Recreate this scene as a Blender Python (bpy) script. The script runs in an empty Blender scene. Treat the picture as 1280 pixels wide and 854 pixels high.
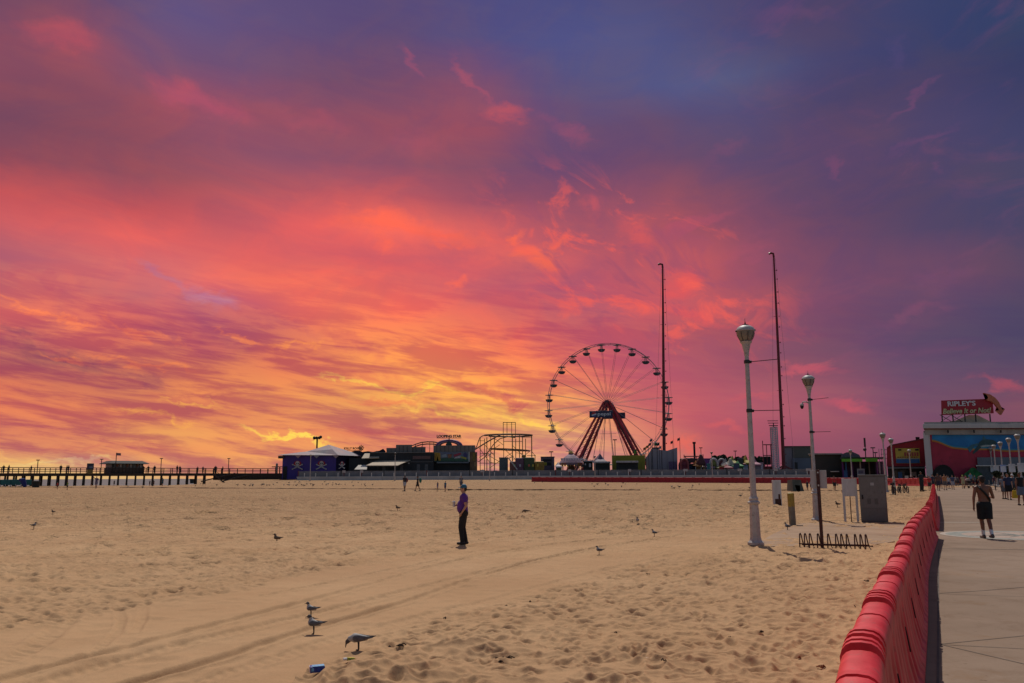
import bpy, bmesh, math, random
import numpy as np
from mathutils import Vector, Matrix
random.seed(7)
R_ = math.radians
SC = bpy.context.scene
COL = SC.collection
# ------------------------------------------------------------------ camera
FPX, PITCH, ROLL, CAMZ = 1050.0, 9.17, -0.24, 1.75
CM = Matrix.Rotation(R_(90 + PITCH), 3, 'X') @ Matrix.Rotation(R_(ROLL), 3, 'Z')
cam_d = bpy.data.cameras.new('camera'); cam = bpy.data.objects.new('camera', cam_d); COL.objects.link(cam)
cam.matrix_world = Matrix.Translation((0, 0, CAMZ)) @ CM.to_4x4()
cam_d.sensor_width = 36; cam_d.lens = 36 * FPX / 1280; cam_d.clip_end = 20000; cam_d.clip_start = 0.05
SC.camera = cam

def ray(px, py):
    return CM @ Vector(((px - 640) / FPX, (427 - py) / FPX, -1))
def W(px, py, D):
    """world point seen at a photo pixel, D metres ahead"""
    d = ray(px, py); t = D / d.y
    return Vector((d.x * t, D, CAMZ + d.z * t))
def project(p):
    c = CM.transposed() @ (Vector(p) - Vector((0, 0, CAMZ)))
    return (640 + FPX * c.x / -c.z, 427 - FPX * c.y / -c.z)

# ------------------------------------------------------------------ terrain
RY = [-50, 0, 30, 75, 97, 135, 172, 188, 210, 4000]
RZ = [0, 0, 0, .25, .33, .5, .77, 1.3, 1.45, 1.45]
def rise(Y): return np.interp(Y, RY, RZ)
def sst(a, b, x):
    t = np.clip((x - a) / (b - a), 0, 1); return t * t * (3 - 2 * t)
def sand_base(X, Y):
    X = np.asarray(X, float); Y = np.asarray(Y, float)
    hi = rise(Y)
    lo = np.minimum(hi, .38) - np.clip((Y - 181) * .07, 0, 2.6)
    t = sst(-.42, -.29, X / np.maximum(Y, 5))
    t = np.where(Y < 60, 1, t)
    h = lo + (hi - lo) * t - .17 * (1 - sst(60, 120, Y)) - .04
    # low scarp across the beach
    ys = 96 + 3 * np.sin(X * .05) + .05 * X
    h = h + .16 * sst(-.5, .5, Y - ys) * (1 - sst(2, 16, Y - ys))
    # dry beach falls away outside the sides of the resort
    return h
def G(px, py, base=None):
    f = base or sand_base
    d = ray(px, py)
    lo = 1.0; y = 1.0
    while y < 900:
        t = y / d.y
        if CAMZ + d.z * t < float(f(d.x * t, y)): break
        lo = y; y *= 1.03
    hi = y
    for _ in range(30):
        m = (lo + hi) / 2; t = m / d.y
        if CAMZ + d.z * t < float(f(d.x * t, m)): hi = m
        else: lo = m
    t = hi / d.y
    return Vector((d.x * t, hi, CAMZ + d.z * t))
def walk_base(X, Y): return rise(Y)
def GW(px, py): return G(px, py, walk_base)

def hsh(ix, iy, s):
    n = (ix.astype(np.int64) * 374761393 + iy.astype(np.int64) * 668265263 + s * 1442695041) & 0x7fffffff
    n = ((n ^ (n >> 13)) * 1274126177) & 0x7fffffff
    return ((n ^ (n >> 16)) & 0xffff) / 65535.0
def vno(x, y, s):
    ix = np.floor(x); iy = np.floor(y); fx = x - ix; fy = y - iy
    fx = fx * fx * fx * (fx * (fx * 6 - 15) + 10); fy = fy * fy * fy * (fy * (fy * 6 - 15) + 10)
    a = hsh(ix, iy, s); b = hsh(ix + 1, iy, s); c = hsh(ix, iy + 1, s); d = hsh(ix + 1, iy + 1, s)
    return (a + (b - a) * fx) * (1 - fy) + (c + (d - c) * fx) * fy - .5
def dimples(x, y, cell, s):
    gx = x / cell; gy = y / cell; ix = np.floor(gx); iy = np.floor(gy); out = np.zeros_like(gx)
    for dx in (-1, 0, 1):
        for dy in (-1, 0, 1):
            cx = ix + dx; cy = iy + dy
            px = cx + hsh(cx, cy, s); py = cy + hsh(cx, cy, s + 1)
            a = hsh(cx, cy, s + 2) * 6.283; dep = hsh(cx, cy, s + 3)
            ux = (gx - px) * np.cos(a) + (gy - py) * np.sin(a); uy = -(gx - px) * np.sin(a) + (gy - py) * np.cos(a)
            r2 = (ux / .52) ** 2 + (uy / .30) ** 2
            out += -dep * np.exp(-r2 * 1.6) + .45 * dep * np.exp(-((np.sqrt(r2) - 1.15) / .35) ** 2)
    return out
def wl(pts): return [G(*p) for p in pts]
LOW = wl([(60, 1150), (330, 854), (440, 806), (600, 752), (760, 712), (900, 684), (985, 668)])
UPP = wl([(-250, 850), (0, 790), (100, 772), (250, 745), (420, 712), (600, 684), (760, 670), (900, 660)])
LX = [p.x for p in LOW]; LYv = [p.y for p in LOW]; UX = [p.x for p in UPP]; UYv = [p.y for p in UPP]
TR = [([(-60, 868), (0, 846), (72, 828), (137, 812), (195, 798), (250, 784), (359, 756), (469, 728), (562, 703), (650, 688), (760, 674), (840, 664)], .13, .035, 0),
      ([(60, 885), (160, 854), (250, 829), (381, 788), (469, 763), (525, 746), (650, 706), (760, 684), (860, 668)], .12, .04, 0),
      ([(-60, 850), (0, 825), (49, 802), (84, 772), (101, 757), (78, 745), (45, 735), (0, 729), (-60, 724)], .16, .02, 1),
      ([(148, 757), (152, 775), (140, 795), (100, 822)], .07, .012, 1), ([(180, 757), (178, 772), (168, 788)], .07, .012, 0),
      ([(0, 868), (84, 840), (162, 819), (211, 807), (330, 780), (480, 745), (620, 712), (700, 695)], .17, .03, 1),
      ([(150, 880), (250, 850), (450, 790), (620, 748), (760, 712), (860, 690)], .15, .018, 1),
      ([(330, 742), (480, 714), (640, 684), (800, 666)], .1, .014, 1),
      ([(620, 640), (700, 648), (760, 655), (720, 668)], .3, .03, 0),
      ([(560, 636), (650, 645), (700, 655), (680, 668)], .3, .03, 0),
      ([(700, 655), (860, 645), (1000, 636), (1130, 622)], .3, .04, 0),
      ([(760, 662), (900, 650), (1040, 640)], .25, .03, 0)]
TRW = []
for pts, w, dp, tread in TR:
    P = wl(pts); Q = []
    for i in range(len(P) - 1):
        a = P[max(i - 1, 0)]; b = P[i]; c = P[i + 1]; d = P[min(i + 2, len(P) - 1)]
        for k in range(5):
            t = k / 5
            q = .5 * ((2 * b) + (c - a) * t + (2 * a - 5 * b + 4 * c - d) * t * t + (3 * b - a - 3 * c + d) * t ** 3)
            Q.append((q.x, q.y))
    Q.append((P[-1].x, P[-1].y)); TRW.append((np.array(Q), w, dp, tread))
def sand_detail(X, Y):
    X = np.asarray(X, float); Y = np.asarray(Y, float)
    cell = Y * Y / 2000 * .42 + Y * .0012
    f = lambda wlen: 1 - sst(.35, .75, cell / wlen)
    yl = np.interp(X, LX, LYv); yu = np.interp(X, UX, UYv)
    wob = vno(X * .8, Y * .8, 3) * 1.2
    rough = sst(.3, -1.2, Y - yl + wob) if False else 1 - sst(-1.4, .4, Y - yl + wob)
    upper = sst(-.6, 1.6, Y - yu + wob)
    A = .05 + .95 * rough + .85 * upper * (1 - rough)
    A = np.where(X > UX[-1] + 1, np.maximum(A, .8), A)
    rd = 1 - 2 * np.abs(vno(X * 3.6 + vno(X * 2.5, Y * 2.5, 71) * 1.2, Y * 3.2, 72)) - .5
    h = A * (dimples(X, Y, .23, 11) * .050 * f(.23) + dimples(X + 5, Y * 1.0, .30, 31) * .044 * f(.30) + rd * .048 * f(.30)
             + vno(X * 6, Y * 6, 5) * .018 * f(.2) + vno(X * 13, Y * 13, 6) * .008 * f(.09))
    h += vno(X * .7, Y * .7, 8) * .05 * (.25 + .75 * A) * f(2)
    h += vno(X * .16, Y * .2, 9) * .10 + vno(X * 14, Y * 14, 12) * .003 * f(.08)
    h += (dimples(X, Y * .7, .55, 51) * .105 + dimples(X + 3, Y, 1.3, 52) * .06) * np.minimum(A, .9) * f(.85) * sst(10, 20, Y)
    h += dimples(X, Y * .36, 1.1, 61) * .22 * np.maximum(upper, rough) * sst(24, 42, Y) * f(3.3) * (1 - sst(150, 200, Y))
    bp = G(585, 815) if False else None
    h += (1 - A) * (vno(X * 11, Y * 9, 81) * .006 * f(.1) + vno(X * 3.4, Y * 4, 82) * .014 * f(.3) + dimples(X + 9, Y, .55, 83) * .016 * f(.5))
    for cx, cy, r, a in MOUNDS:
        h += a * np.exp(-(((X - cx) / (r * 1.7)) ** 2 + ((Y - cy) / r) ** 2))
    for Q, w, dp, tread in TRW:
        m = (X > Q[:, 0].min() - 1) & (X < Q[:, 0].max() + 1) & (Y > Q[:, 1].min() - 1) & (Y < Q[:, 1].max() + 1)
        if not np.any(m): continue
        x = X[m]; y = Y[m]; best = np.full(x.shape, 9e9); arc = np.zeros(x.shape); s0 = 0; side = np.zeros(x.shape)
        for i in range(len(Q) - 1):
            ax, ay = Q[i]; bx, by = Q[i + 1]; L2 = (bx - ax) ** 2 + (by - ay) ** 2 + 1e-9
            t = np.clip(((x - ax) * (bx - ax) + (y - ay) * (by - ay)) / L2, 0, 1)
            d = np.hypot(x - ax - t * (bx - ax), y - ay - t * (by - ay))
            u = d < best; best = np.where(u, d, best); arc = np.where(u, s0 + t * math.sqrt(L2), arc)
            sd = np.sign((x - ax) * (by - ay) - (y - ay) * (bx - ax)); side = np.where(u, sd, side); s0 += math.sqrt(L2)
        best = best + vno(x * 3, y * 3, 17) * .03
        g = -dp * (1 - sst(w * .6, w * 1.05, best)) + dp * .55 * np.exp(-((best - w * 1.35) / (w * .3)) ** 2)
        if tread: g += (1 - sst(w * .7, w, best)) * .0045 * np.sin(arc * 38 + best * side * 25)
        h[m] += g * (.6 + .8 * (vno(arc * .7, arc * 0, 23) + .5))
    return h
MOUNDS = []
for px, py, r, a in [(590, 812, .28, .11), (470, 850, .4, .1), (545, 840, .35, .06), (700, 848, .4, .06), (500, 838, .25, .04)]:
    g = G(px, py); MOUNDS.append((g.x, g.y, r, a))
def HZ(x, y): return float(sand_base(x, y)) + float(sand_detail(np.array([float(x)]), np.array([float(y)]))[0])
def SG(px, py):
    g = G(px, py); g.z = HZ(g.x, g.y); return g

# ------------------------------------------------------------------ materials
MATS = {}
def nn(nt, t, **k):
    n = nt.nodes.new(t)
    for a, b in k.items(): setattr(n, a, b)
    return n
def mat(name, c, rough=.6, var=.18, scale=3.0, bump=0.0, bscale=30.0, metal=0.0, spec=.4, c2=None, dirt=None, streak=False):
    if name in MATS: return MATS[name]
    m = bpy.data.materials.new(name); m.use_nodes = True; nt = m.node_tree; nt.nodes.clear()
    o = nn(nt, 'ShaderNodeOutputMaterial'); b = nn(nt, 'ShaderNodeBsdfPrincipled'); nt.links.new(b.outputs[0], o.inputs[0])
    tc = nn(nt, 'ShaderNodeTexCoord'); no = nn(nt, 'ShaderNodeTexNoise'); no.inputs['Scale'].default_value = scale; no.inputs['Detail'].default_value = 6
    mp = nn(nt, 'ShaderNodeMapping'); nt.links.new(tc.outputs['Object'], mp.inputs[0]); nt.links.new(mp.outputs[0], no.inputs['Vector'])
    if streak: mp.inputs['Scale'].default_value = (1, 1, .15)
    mx = nn(nt, 'ShaderNodeMix', data_type='RGBA'); mr = nn(nt, 'ShaderNodeMapRange'); mr.inputs[1].default_value = .35; mr.inputs[2].default_value = .65
    nt.links.new(no.outputs[0], mr.inputs[0]); nt.links.new(mr.outputs[0], mx.inputs[0])
    lo = [max(0, v * (1 - var)) for v in c]; hi = [min(1, v * (1 + var)) for v in c]
    if c2: hi = list(c2)
    mx.inputs[6].default_value = (*lo, 1); mx.inputs[7].default_value = (*hi, 1)
    outc = mx.outputs[2]
    if dirt:
        n2 = nn(nt, 'ShaderNodeTexNoise'); n2.inputs['Scale'].default_value = scale * 2.3; n2.inputs['Detail'].default_value = 8; n2.inputs['Roughness'].default_value = .7
        nt.links.new(mp.outputs[0], n2.inputs['Vector'])
        r2 = nn(nt, 'ShaderNodeMapRange'); r2.inputs[1].default_value = .54; r2.inputs[2].default_value = .68; nt.links.new(n2.outputs[0], r2.inputs[0])
        m2 = nn(nt, 'ShaderNodeMix', data_type='RGBA'); nt.links.new(r2.outputs[0], m2.inputs[0]); nt.links.new(outc, m2.inputs[6]); m2.inputs[7].default_value = (*dirt, 1); outc = m2.outputs[2]
    nt.links.new(outc, b.inputs['Base Color'])
    b.inputs['Roughness'].default_value = rough; b.inputs['Metallic'].default_value = metal; b.inputs['Specular IOR Level'].default_value = spec
    if bump:
        nb = nn(nt, 'ShaderNodeTexNoise'); nb.inputs['Scale'].default_value = bscale; nb.inputs['Detail'].default_value = 5
        nt.links.new(tc.outputs['Object'], nb.inputs['Vector'])
        bp = nn(nt, 'ShaderNodeBump'); bp.inputs['Strength'].default_value = bump; bp.inputs['Distance'].default_value = .02
        nt.links.new(nb.outputs[0], bp.inputs['Height']); nt.links.new(bp.outputs[0], b.inputs['Normal'])
    MATS[name] = m; return m
def M(c, rough=.6, **k):
    if isinstance(c, str): return MATS[c]
    key = 'paint_%d_%d_%d_%d' % (*[int(v * 999) for v in c], int(rough * 10)); return mat(key, c, rough, **k)

white = mat('white_paint', (.52, .51, .49), .5, .12, 4, dirt=(.33, .30, .26))
mat('lamp_white', (.38, .355, .34), .5, .1, 5, bump=.15, bscale=25, dirt=(.24, .20, .17))
mat('dark_metal', (.02, .02, .022), .5, .2, 8)
mat('mast_red', (.13, .010, .014), .45, .2, 2)
mat('black', (.008, .008, .009), .7, .2, 4)
mat('wood_dark', (.045, .033, .026), .85, .3, 3, bump=.3)
mat('concrete', (.42, .39, .36), .85, .1, 3, bump=.2, bscale=40, dirt=(.34, .31, .28))
mat('red_plastic', (.58, .012, .018), .5, .12, 5, bump=.08, bscale=60, c2=(.72, .045, .055), dirt=(.38, .045, .038), spec=.35)
mat('skin', (.42, .22, .14), .55, .08, 9)
mat('skin_tan', (.19, .075, .040), .5, .1, 9)
mat('skin_dark', (.12, .06, .04), .5, .1, 9)
mat('hair_dark', (.015, .010, .008), .7, .3, 30)
mat('hair_brown', (.07, .04, .025), .7, .3, 30)
mat('gull_white', (.34, .32, .30), .8, .12, 30)
mat('gull_grey', (.10, .095, .10), .8, .25, 30)
mat('gull_black', (.018, .016, .016), .6, .2, 30)
mat('gull_head', (.07, .06, .06), .8, .3, 30)
mat('gull_brown', (.11, .075, .05), .85, .35, 25)

# ------------------------------------------------------------------ mesh helpers
class MB:
    def __init__(s): s.v = []; s.f = []; s.mi = []; s.cm = 0
    def add(s, vs, fs, mtx=None):
        o = len(s.v)
        for v in vs: s.v.append(tuple(mtx @ Vector(v)) if mtx else tuple(v))
        for f in fs: s.f.append([i + o for i in f]); s.mi.append(s.cm)
        return s
    def box(s, x0, x1, y0, y1, z0, z1, mtx=None):
        return s.add([(x0, y0, z0), (x1, y0, z0), (x1, y1, z0), (x0, y1, z0), (x0, y0, z1), (x1, y0, z1), (x1, y1, z1), (x0, y1, z1)],
                     [(0, 3, 2, 1), (4, 5, 6, 7), (0, 1, 5, 4), (1, 2, 6, 5), (2, 3, 7, 6), (3, 0, 4, 7)], mtx)
    def tube(s, pts, r, n=8, closed=False, caps=True):
        pts = [Vector(p) for p in pts]; N = len(pts); rs = r if isinstance(r, (list, tuple)) else [r] * N
        vs = []; up = None
        for i, p in enumerate(pts):
            if closed: t = pts[(i + 1) % N] - pts[i - 1]
            else: t = pts[min(i + 1, N - 1)] - pts[max(i - 1, 0)]
            t.normalize()
            if up is None:
                up = Vector((0, 0, 1)) if abs(t.z) < .9 else Vector((0, 1, 0))
            a = t.cross(up); 
            if a.length < 1e-4: a = t.cross(Vector((1, 0, 0)))
            a.normalize(); b = a.cross(t); up = b
            for k in range(n):
                an = 2 * math.pi * k / n; vs.append(p + (a * math.cos(an) + b * math.sin(an)) * rs[i])
        fs = []
        for i in range(N if closed else N - 1):
            j = (i + 1) % N
            for k in range(n):
                k2 = (k + 1) % n; fs.append((i * n + k, i * n + k2, j * n + k2, j * n + k))
        if caps and not closed: fs.append(list(range(n))[::-1]); fs.append([(N - 1) * n + k for k in range(n)])
        return s.add(vs, fs)
    def bar(s, a, b, w, h=None):
        a = Vector(a); b = Vector(b); h = h or w; t = (b - a); L = t.length; t.normalize()
        u = Vector((0, 0, 1)) if abs(t.z) < .95 else Vector((0, 1, 0))
        x = t.cross(u).normalized(); y = x.cross(t)
        vs = [a + x * sx * w / 2 + y * sy * h / 2 + t * L * e for e in (0, 1) for sx, sy in ((-1, -1), (1, -1), (1, 1), (-1, 1))]
        return s.add(vs, [(3, 2, 1, 0), (4, 5, 6, 7), (0, 1, 5, 4), (1, 2, 6, 5), (2, 3, 7, 6), (3, 0, 4, 7)])
    def lathe(s, prof, n=20, o=(0, 0, 0), mtx=None):
        vs = []; fs = []
        for r, z in prof:
            for k in range(n):
                a = 2 * math.pi * k / n; vs.append((o[0] + r * math.cos(a), o[1] + r * math.sin(a), o[2] + z))
        for i in range(len(prof) - 1):
            for k in range(n):
                k2 = (k + 1) % n; fs.append((i * n + k, i * n + k2, (i + 1) * n + k2, (i + 1) * n + k))
        fs.append(list(range(n))[::-1]); fs.append([(len(prof) - 1) * n + k for k in range(n)])
        return s.add(vs, fs, mtx)
    def prism(s, poly, y0, y1, mtx=None):
        """polygon in xz extruded along y"""
        n = len(poly); vs = [(p[0], y0, p[1]) for p in poly] + [(p[0], y1, p[1]) for p in poly]
        fs = [list(range(n)), list(range(n, 2 * n))[::-1]] + [(i, i + n, (i + 1) % n + n, (i + 1) % n) for i in range(n)]
        return s.add(vs, fs, mtx)
    def slab(s, poly, z0, z1, mtx=None):
        n = len(poly); vs = [(p[0], p[1], z0) for p in poly] + [(p[0], p[1], z1) for p in poly]
        fs = [list(range(n))[::-1], list(range(n, 2 * n))] + [(i, (i + 1) % n, (i + 1) % n + n, i + n) for i in range(n)]
        return s.add(vs, fs, mtx)
    def ball(s, c, r, n=10, sc=(1, 1, 1)):
        prof = [(max(1e-4, math.sin(math.pi * i / n)) * r, -math.cos(math.pi * i / n) * r) for i in range(n + 1)]
        m = Matrix.Translation(c) @ Matrix.Diagonal((*sc, 1)); return s.lathe(prof, n + 4, (0, 0, 0), m)
    def build(s, name, m=None, parent=None, smooth=False, bevel=0):
        me = bpy.data.meshes.new(name); me.from_pydata(s.v, [], s.f)
        ms = m if isinstance(m, (list, tuple)) else [m]
        for q in ms:
            me.materials.append(MATS[q] if isinstance(q, str) else q)
        me.polygons.foreach_set('material_index', s.mi)
        bm = bmesh.new(); bm.from_mesh(me); bmesh.ops.recalc_face_normals(bm, faces=bm.faces)
        if bevel: bmesh.ops.bevel(bm, geom=bm.edges[:], offset=bevel, segments=2, affect='EDGES', profile=.5)
        bm.to_mesh(me); bm.free()
        if smooth:
            for p in me.polygons: p.use_smooth = True
            try: me.set_sharp_from_angle(angle=R_(38))
            except Exception: pass
        o = bpy.data.objects.new(name, me); COL.objects.link(o)
        if parent: o.parent = parent
        return o
def tag(o, label, cat, group=None):
    o['label'] = label; o['category'] = cat
    if group: o['group'] = group
    return o
def thing(name, label, cat, loc=(0, 0, 0), rz=0, group=None, sc=1):
    o = bpy.data.objects.new(name, None); COL.objects.link(o); o.location = loc; o.rotation_euler = (0, 0, rz); o.scale = (sc, sc, sc)
    o.empty_display_size = .2
    return tag(o, label, cat, group)
def struct(o): o['kind'] = 'structure'; return o
def kids(o): return [c for c in COL.objects if c.parent == o]
def dup(o, loc, rz=0, label=None, group=None, sc=None, cat=None):
    r = o.copy(); COL.objects.link(r); r.location = loc; r.rotation_euler = (0, 0, rz)
    if sc: r.scale = (sc, sc, sc) if not isinstance(sc, tuple) else sc
    if label: r['label'] = label
    if cat: r['category'] = cat
    if group: r['group'] = group
    for c in kids(o):
        d = c.copy(); COL.objects.link(d); d.parent = r
        for g in kids(c):
            e = g.copy(); COL.objects.link(e); e.parent = d
    return r
def text(name, s, w, h, m, parent, loc, ext=.02, bold=.0, shear=0, rot=0):
    """flat lettering in the xz plane facing -y, fitted to w x h, left bottom at loc"""
    cu = bpy.data.curves.new(name, 'FONT'); cu.body = s; cu.extrude = ext; cu.offset = bold; cu.shear = shear; cu.resolution_u = 3
    t = bpy.data.objects.new(name, cu); COL.objects.link(t)
    me = bpy.data.meshes.new_from_object(t.evaluated_get(bpy.context.evaluated_depsgraph_get()))
    bpy.data.objects.remove(t)
    n = len(me.vertices); co = np.zeros(n * 3); me.vertices.foreach_get('co', co); co = co.reshape(-1, 3)
    mn = co.min(0); mx = co.max(0); a = (co - mn) / np.maximum(mx - mn, 1e-6)
    x = a[:, 0] * w; z = a[:, 1] * h; y = -a[:, 2] * ext * 2
    c, si = math.cos(rot), math.sin(rot)
    out = np.stack([x * c - z * si, y, x * si + z * c], 1)
    me.vertices.foreach_set('co', out.ravel().astype(np.float32)); me.materials.clear(); me.materials.append(m); me.update()
    o = bpy.data.objects.new(name, me); COL.objects.link(o); o.parent = parent; o.location = loc
    return o

# ---- organic figures: capsules fused into one surface
def cap_rings(p0, p1, r0, r1, fx=1, fy=1, flat0=False, flat1=False, n=14, ax=None):
    p0 = Vector(p0); p1 = Vector(p1); t = p1 - p0; L = t.length
    if L < 1e-6: t = Vector((0, 0, 1))
    t.normalize(); ref = Vector(ax) if ax else Vector((1, 0, 0))
    if abs(t.dot(ref)) > .9: ref = Vector((0, 1, 0))
    b = t.cross(ref).normalized(); a = b.cross(t).normalized()
    rings = []
    if flat0: rings.append((p0, r0))
    else:
        for k in range(5): an = math.pi / 2 * (1 - k / 4); rings.append((p0 - t * r0 * math.sin(an) * min(fx, fy, 1), max(r0 * math.cos(an), 1e-4)))
    if flat1: rings.append((p1, r1))
    else:
        for k in range(5): an = math.pi / 2 * k / 4; rings.append((p1 + t * r1 * math.sin(an) * min(fx, fy, 1), max(r1 * math.cos(an), 1e-4)))
    vs = [];
    for c, r in rings:
        for k in range(n):
            an = 2 * math.pi * k / n; vs.append(c + a * (math.cos(an) * r * fx) + b * (math.sin(an) * r * fy))
    N = len(rings); fs = [(i * n + k, i * n + (k + 1) % n, (i + 1) * n + (k + 1) % n, (i + 1) * n + k) for i in range(N - 1) for k in range(n)]
    fs.append(list(range(n))[::-1]); fs.append([(N - 1) * n + k for k in range(n)])
    return vs, fs
def fuse(name, caps, mats, parent, voxel=.012, smooth=3):
    """caps: dicts p0,p1,r0,r1,(fx,fy,flat0,flat1,m). One continuous mesh, material by nearest limb"""
    mb = MB()
    for c in caps:
        vs, fs = cap_rings(c['p0'], c['p1'], c['r0'], c['r1'], c.get('fx', 1), c.get('fy', 1), c.get('flat0', False), c.get('flat1', False))
        mb.add(vs, fs)
    t = mb.build('tmp', mats[0]); md = t.modifiers.new('r', 'REMESH'); md.mode = 'VOXEL'; md.voxel_size = voxel; md.use_smooth_shade = True
    if smooth: sm = t.modifiers.new('s', 'SMOOTH'); sm.factor = .5; sm.iterations = smooth
    me = bpy.data.meshes.new_from_object(t.evaluated_get(bpy.context.evaluated_depsgraph_get()))
    old = t.data; bpy.data.objects.remove(t); bpy.data.meshes.remove(old)
    me.materials.clear()
    for q in mats: me.materials.append(MATS[q] if isinstance(q, str) else q)
    if len(mats) > 1:
        n = len(me.polygons); ce = np.zeros(n * 3); me.polygons.foreach_get('center', ce); ce = ce.reshape(-1, 3)
        best = np.full(n, 9e9); idx = np.zeros(n, int)
        for c in caps:
            a = np.array(c['p0'], float); b = np.array(c['p1'], float); ab = b - a; L2 = (ab ** 2).sum() + 1e-12
            tt = np.clip(((ce - a) @ ab) / L2, 0, 1); d = np.linalg.norm(ce - a - tt[:, None] * ab, axis=1)
            r = c['r0'] + (c['r1'] - c['r0']) * tt; d = d / np.maximum(r * max(c.get('fx', 1), c.get('fy', 1)) ** .5, 1e-4)
            u = d < best; best = np.where(u, d, best); idx = np.where(u, c.get('m', 0), idx)
        me.polygons.foreach_set('material_index', idx.astype(np.int32))
    me.polygons.foreach_set('use_smooth', [True] * len(me.polygons))
    o = bpy.data.objects.new(name, me); COL.objects.link(o); o.parent = parent
    return o
def C(p0, p1, r0, r1=None, m=0, **k): return dict(p0=tuple(p0), p1=tuple(p1), r0=r0, r1=r0 if r1 is None else r1, m=m, **k)

def person(label, loc, rz, h=1.75, skin='skin', hair='hair_dark', top=None, bottom=None, pants=False, shoes=(.02, .02, .02), hat=None,
           arms=None, legs=(.0, .0), belly=0, vox=.02, group=None, stance=-.025, woman=False, longhair=False, socks=False, sleeves=.55, child=False, facew=1, fine=False, lean=0, dress=False, bulk=1.0):
    root = thing('person', label, 'person', loc, rz, group, sc=h / 1.75)
    sw = .175 if woman else .195; hw = .095
    if child: sw = .15; hw = .08
    B = bulk
    V = Vector
    tz = lambda z: V((0, lean * (z - .95), z))
    hip = {s: V((s * hw, 0, .93)) for s in (-1, 1)}
    arms = arms or {-1: ((-.12, .02, -1), (-.05, .15, -1)), 1: ((.12, .02, -1), (.05, .15, -1))}
    body = [C(tz(.96), tz(1.08), .150 * B, .132 * B, fy=.72, fx=1.05), C(tz(1.08), tz(1.36), .135 * B, .165 * B, fy=.64, fx=1.0),
            C(tz(1.415) + V((-sw * .72, 0, 0)), tz(1.415) + V((sw * .72, 0, 0)), .068, .068), C(tz(1.42), tz(1.56) + V((0, .01, 0)), .062, .054)]
    hs = 1.18 if child else 1.0
    hc = tz(1.60) + V((0, .012, 0))
    body += [C(hc + V((0, 0, -.005)), hc + V((0, -.008, .06 * hs)), .075 * hs, .088 * hs, fx=.86, fy=1.02), C(hc + V((0, .035, -.045)), hc + V((0, .03, 0)), .042, .055)]
    body += [C(hc + V((0, .083, .03)), hc + V((0, .105, .0)), .010, .016), C(hc + V((.078, -.01, .01)), hc + V((.08, -.015, .045)), .012, .018), C(hc + V((-.078, -.01, .01)), hc + V((-.08, -.015, .045)), .012, .018)]
    body += [C(hc + V((-.02, .078, -.032)), hc + V((.02, .078, -.032)), .009, .009, m=1)]
    J = {}
    for s, fo in ((-1, legs[0]), (1, legs[1])):
        H = hip[s]; lift = 0
        if isinstance(fo, tuple): fo, lift = fo
        A = V((s * (hw + stance), fo, .085 + lift)); d = (A - H); L = d.length; a = .43; b = .425
        L = min(L, a + b - .002); d.normalize(); A = H + d * L if (A - H).length > a + b else A
        ca = (a * a + L * L - b * b) / (2 * a * L); k = H + d * (a * ca); perp = V((0, 1, 0)) - d * d.y; perp.normalize(); K = k + perp * a * math.sqrt(max(0, 1 - ca * ca))
        J[s] = (H, K, A)
        cal = A.lerp(K, .7) + V((0, -.012, 0))
        body += [C(H, K, .088 * B, .058), C(K, cal, .055, .058), C(cal, A, .056, .037), C(A + V((0, -.03, -.045)), A + V((s * .01, .13, -.055)), .036, .03, fy=1.0)]
    for s in (-1, 1):
        S = tz(1.405) + V((s * sw, 0, 0)); u, f = arms[s]; u = V(u).normalized(); f = V(f).normalized()
        E = S + u * .285; Wr = E + f * .245; J['a%d' % s] = (S, E, Wr, u, f)
        body += [C(S, E, .050 * B, .040), C(E, Wr, .039, .026)]
        pe = Wr + f * .075; side = f.cross(V((0, 1, 0)) if abs(f.y) < .8 else V((0, 0, 1))).normalized(); nrm = side.cross(f)
        body.append(C(Wr, pe, .026, .030, fx=1, fy=.8))
        if fine:
            for q, (o_, l_) in enumerate(((-.03, .062), (-.01, .072), (.011, .068), (.03, .054))):
                k0 = pe + side * 0 + nrm * o_ * .9; k1 = k0 + f * l_ * .55; k2 = k1 + (f * .7 + side * -.7 * s) * l_ * .5
                body += [C(k0, k1, .0092, .0085), C(k1, k2, .0085, .007)]
            t0 = Wr + f * .03 + nrm * .02; body.append(C(t0, t0 + (nrm * .8 + f * .6) * .055, .012, .009))
        else: body.append(C(pe, pe + f * .06, .025, .014, fy=.6))
    fuse('body', body, [skin, 'skin_dark'] if not fine else [skin, 'skin_dark'], root, vox * (.8 if fine else 1), 3)
    e = MB()
    for s in (-1, 1): e.ball(hc + V((s * .030, .079, .038)), .009, 6)
    e.build('eyes', 'black', root)
    if hair:
        hcap = [C(hc + V((0, -.024, .045 * hs)), hc + V((0, -.012, .072 * hs)), .086 * hs, .088 * hs, fx=.94, fy=1.0), C(hc + V((0, -.035, .0)), hc + V((0, -.035, .05)), .062, .072)]
        if longhair: hcap += [C(hc + V((0, -.06, .03)), hc + V((0, -.09, -.17)), .07, .05, fx=1.1, fy=.6)]
        fuse('hair', hcap, [hair], root, vox, 2)
    if hat:
        hm = M(hat, .7); hb = [C(hc + V((0, -.012, .055)), hc + V((0, -.012, .085)), .100, .095, fx=.92, fy=1.02, flat0=True)]
        hb.append(C(hc + V((0, .10, .062)), hc + V((0, .155, .055)), .012, .010, fx=5.5, fy=1))
        fuse('cap', hb, [hm], root, min(vox, .012), 1)
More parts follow.
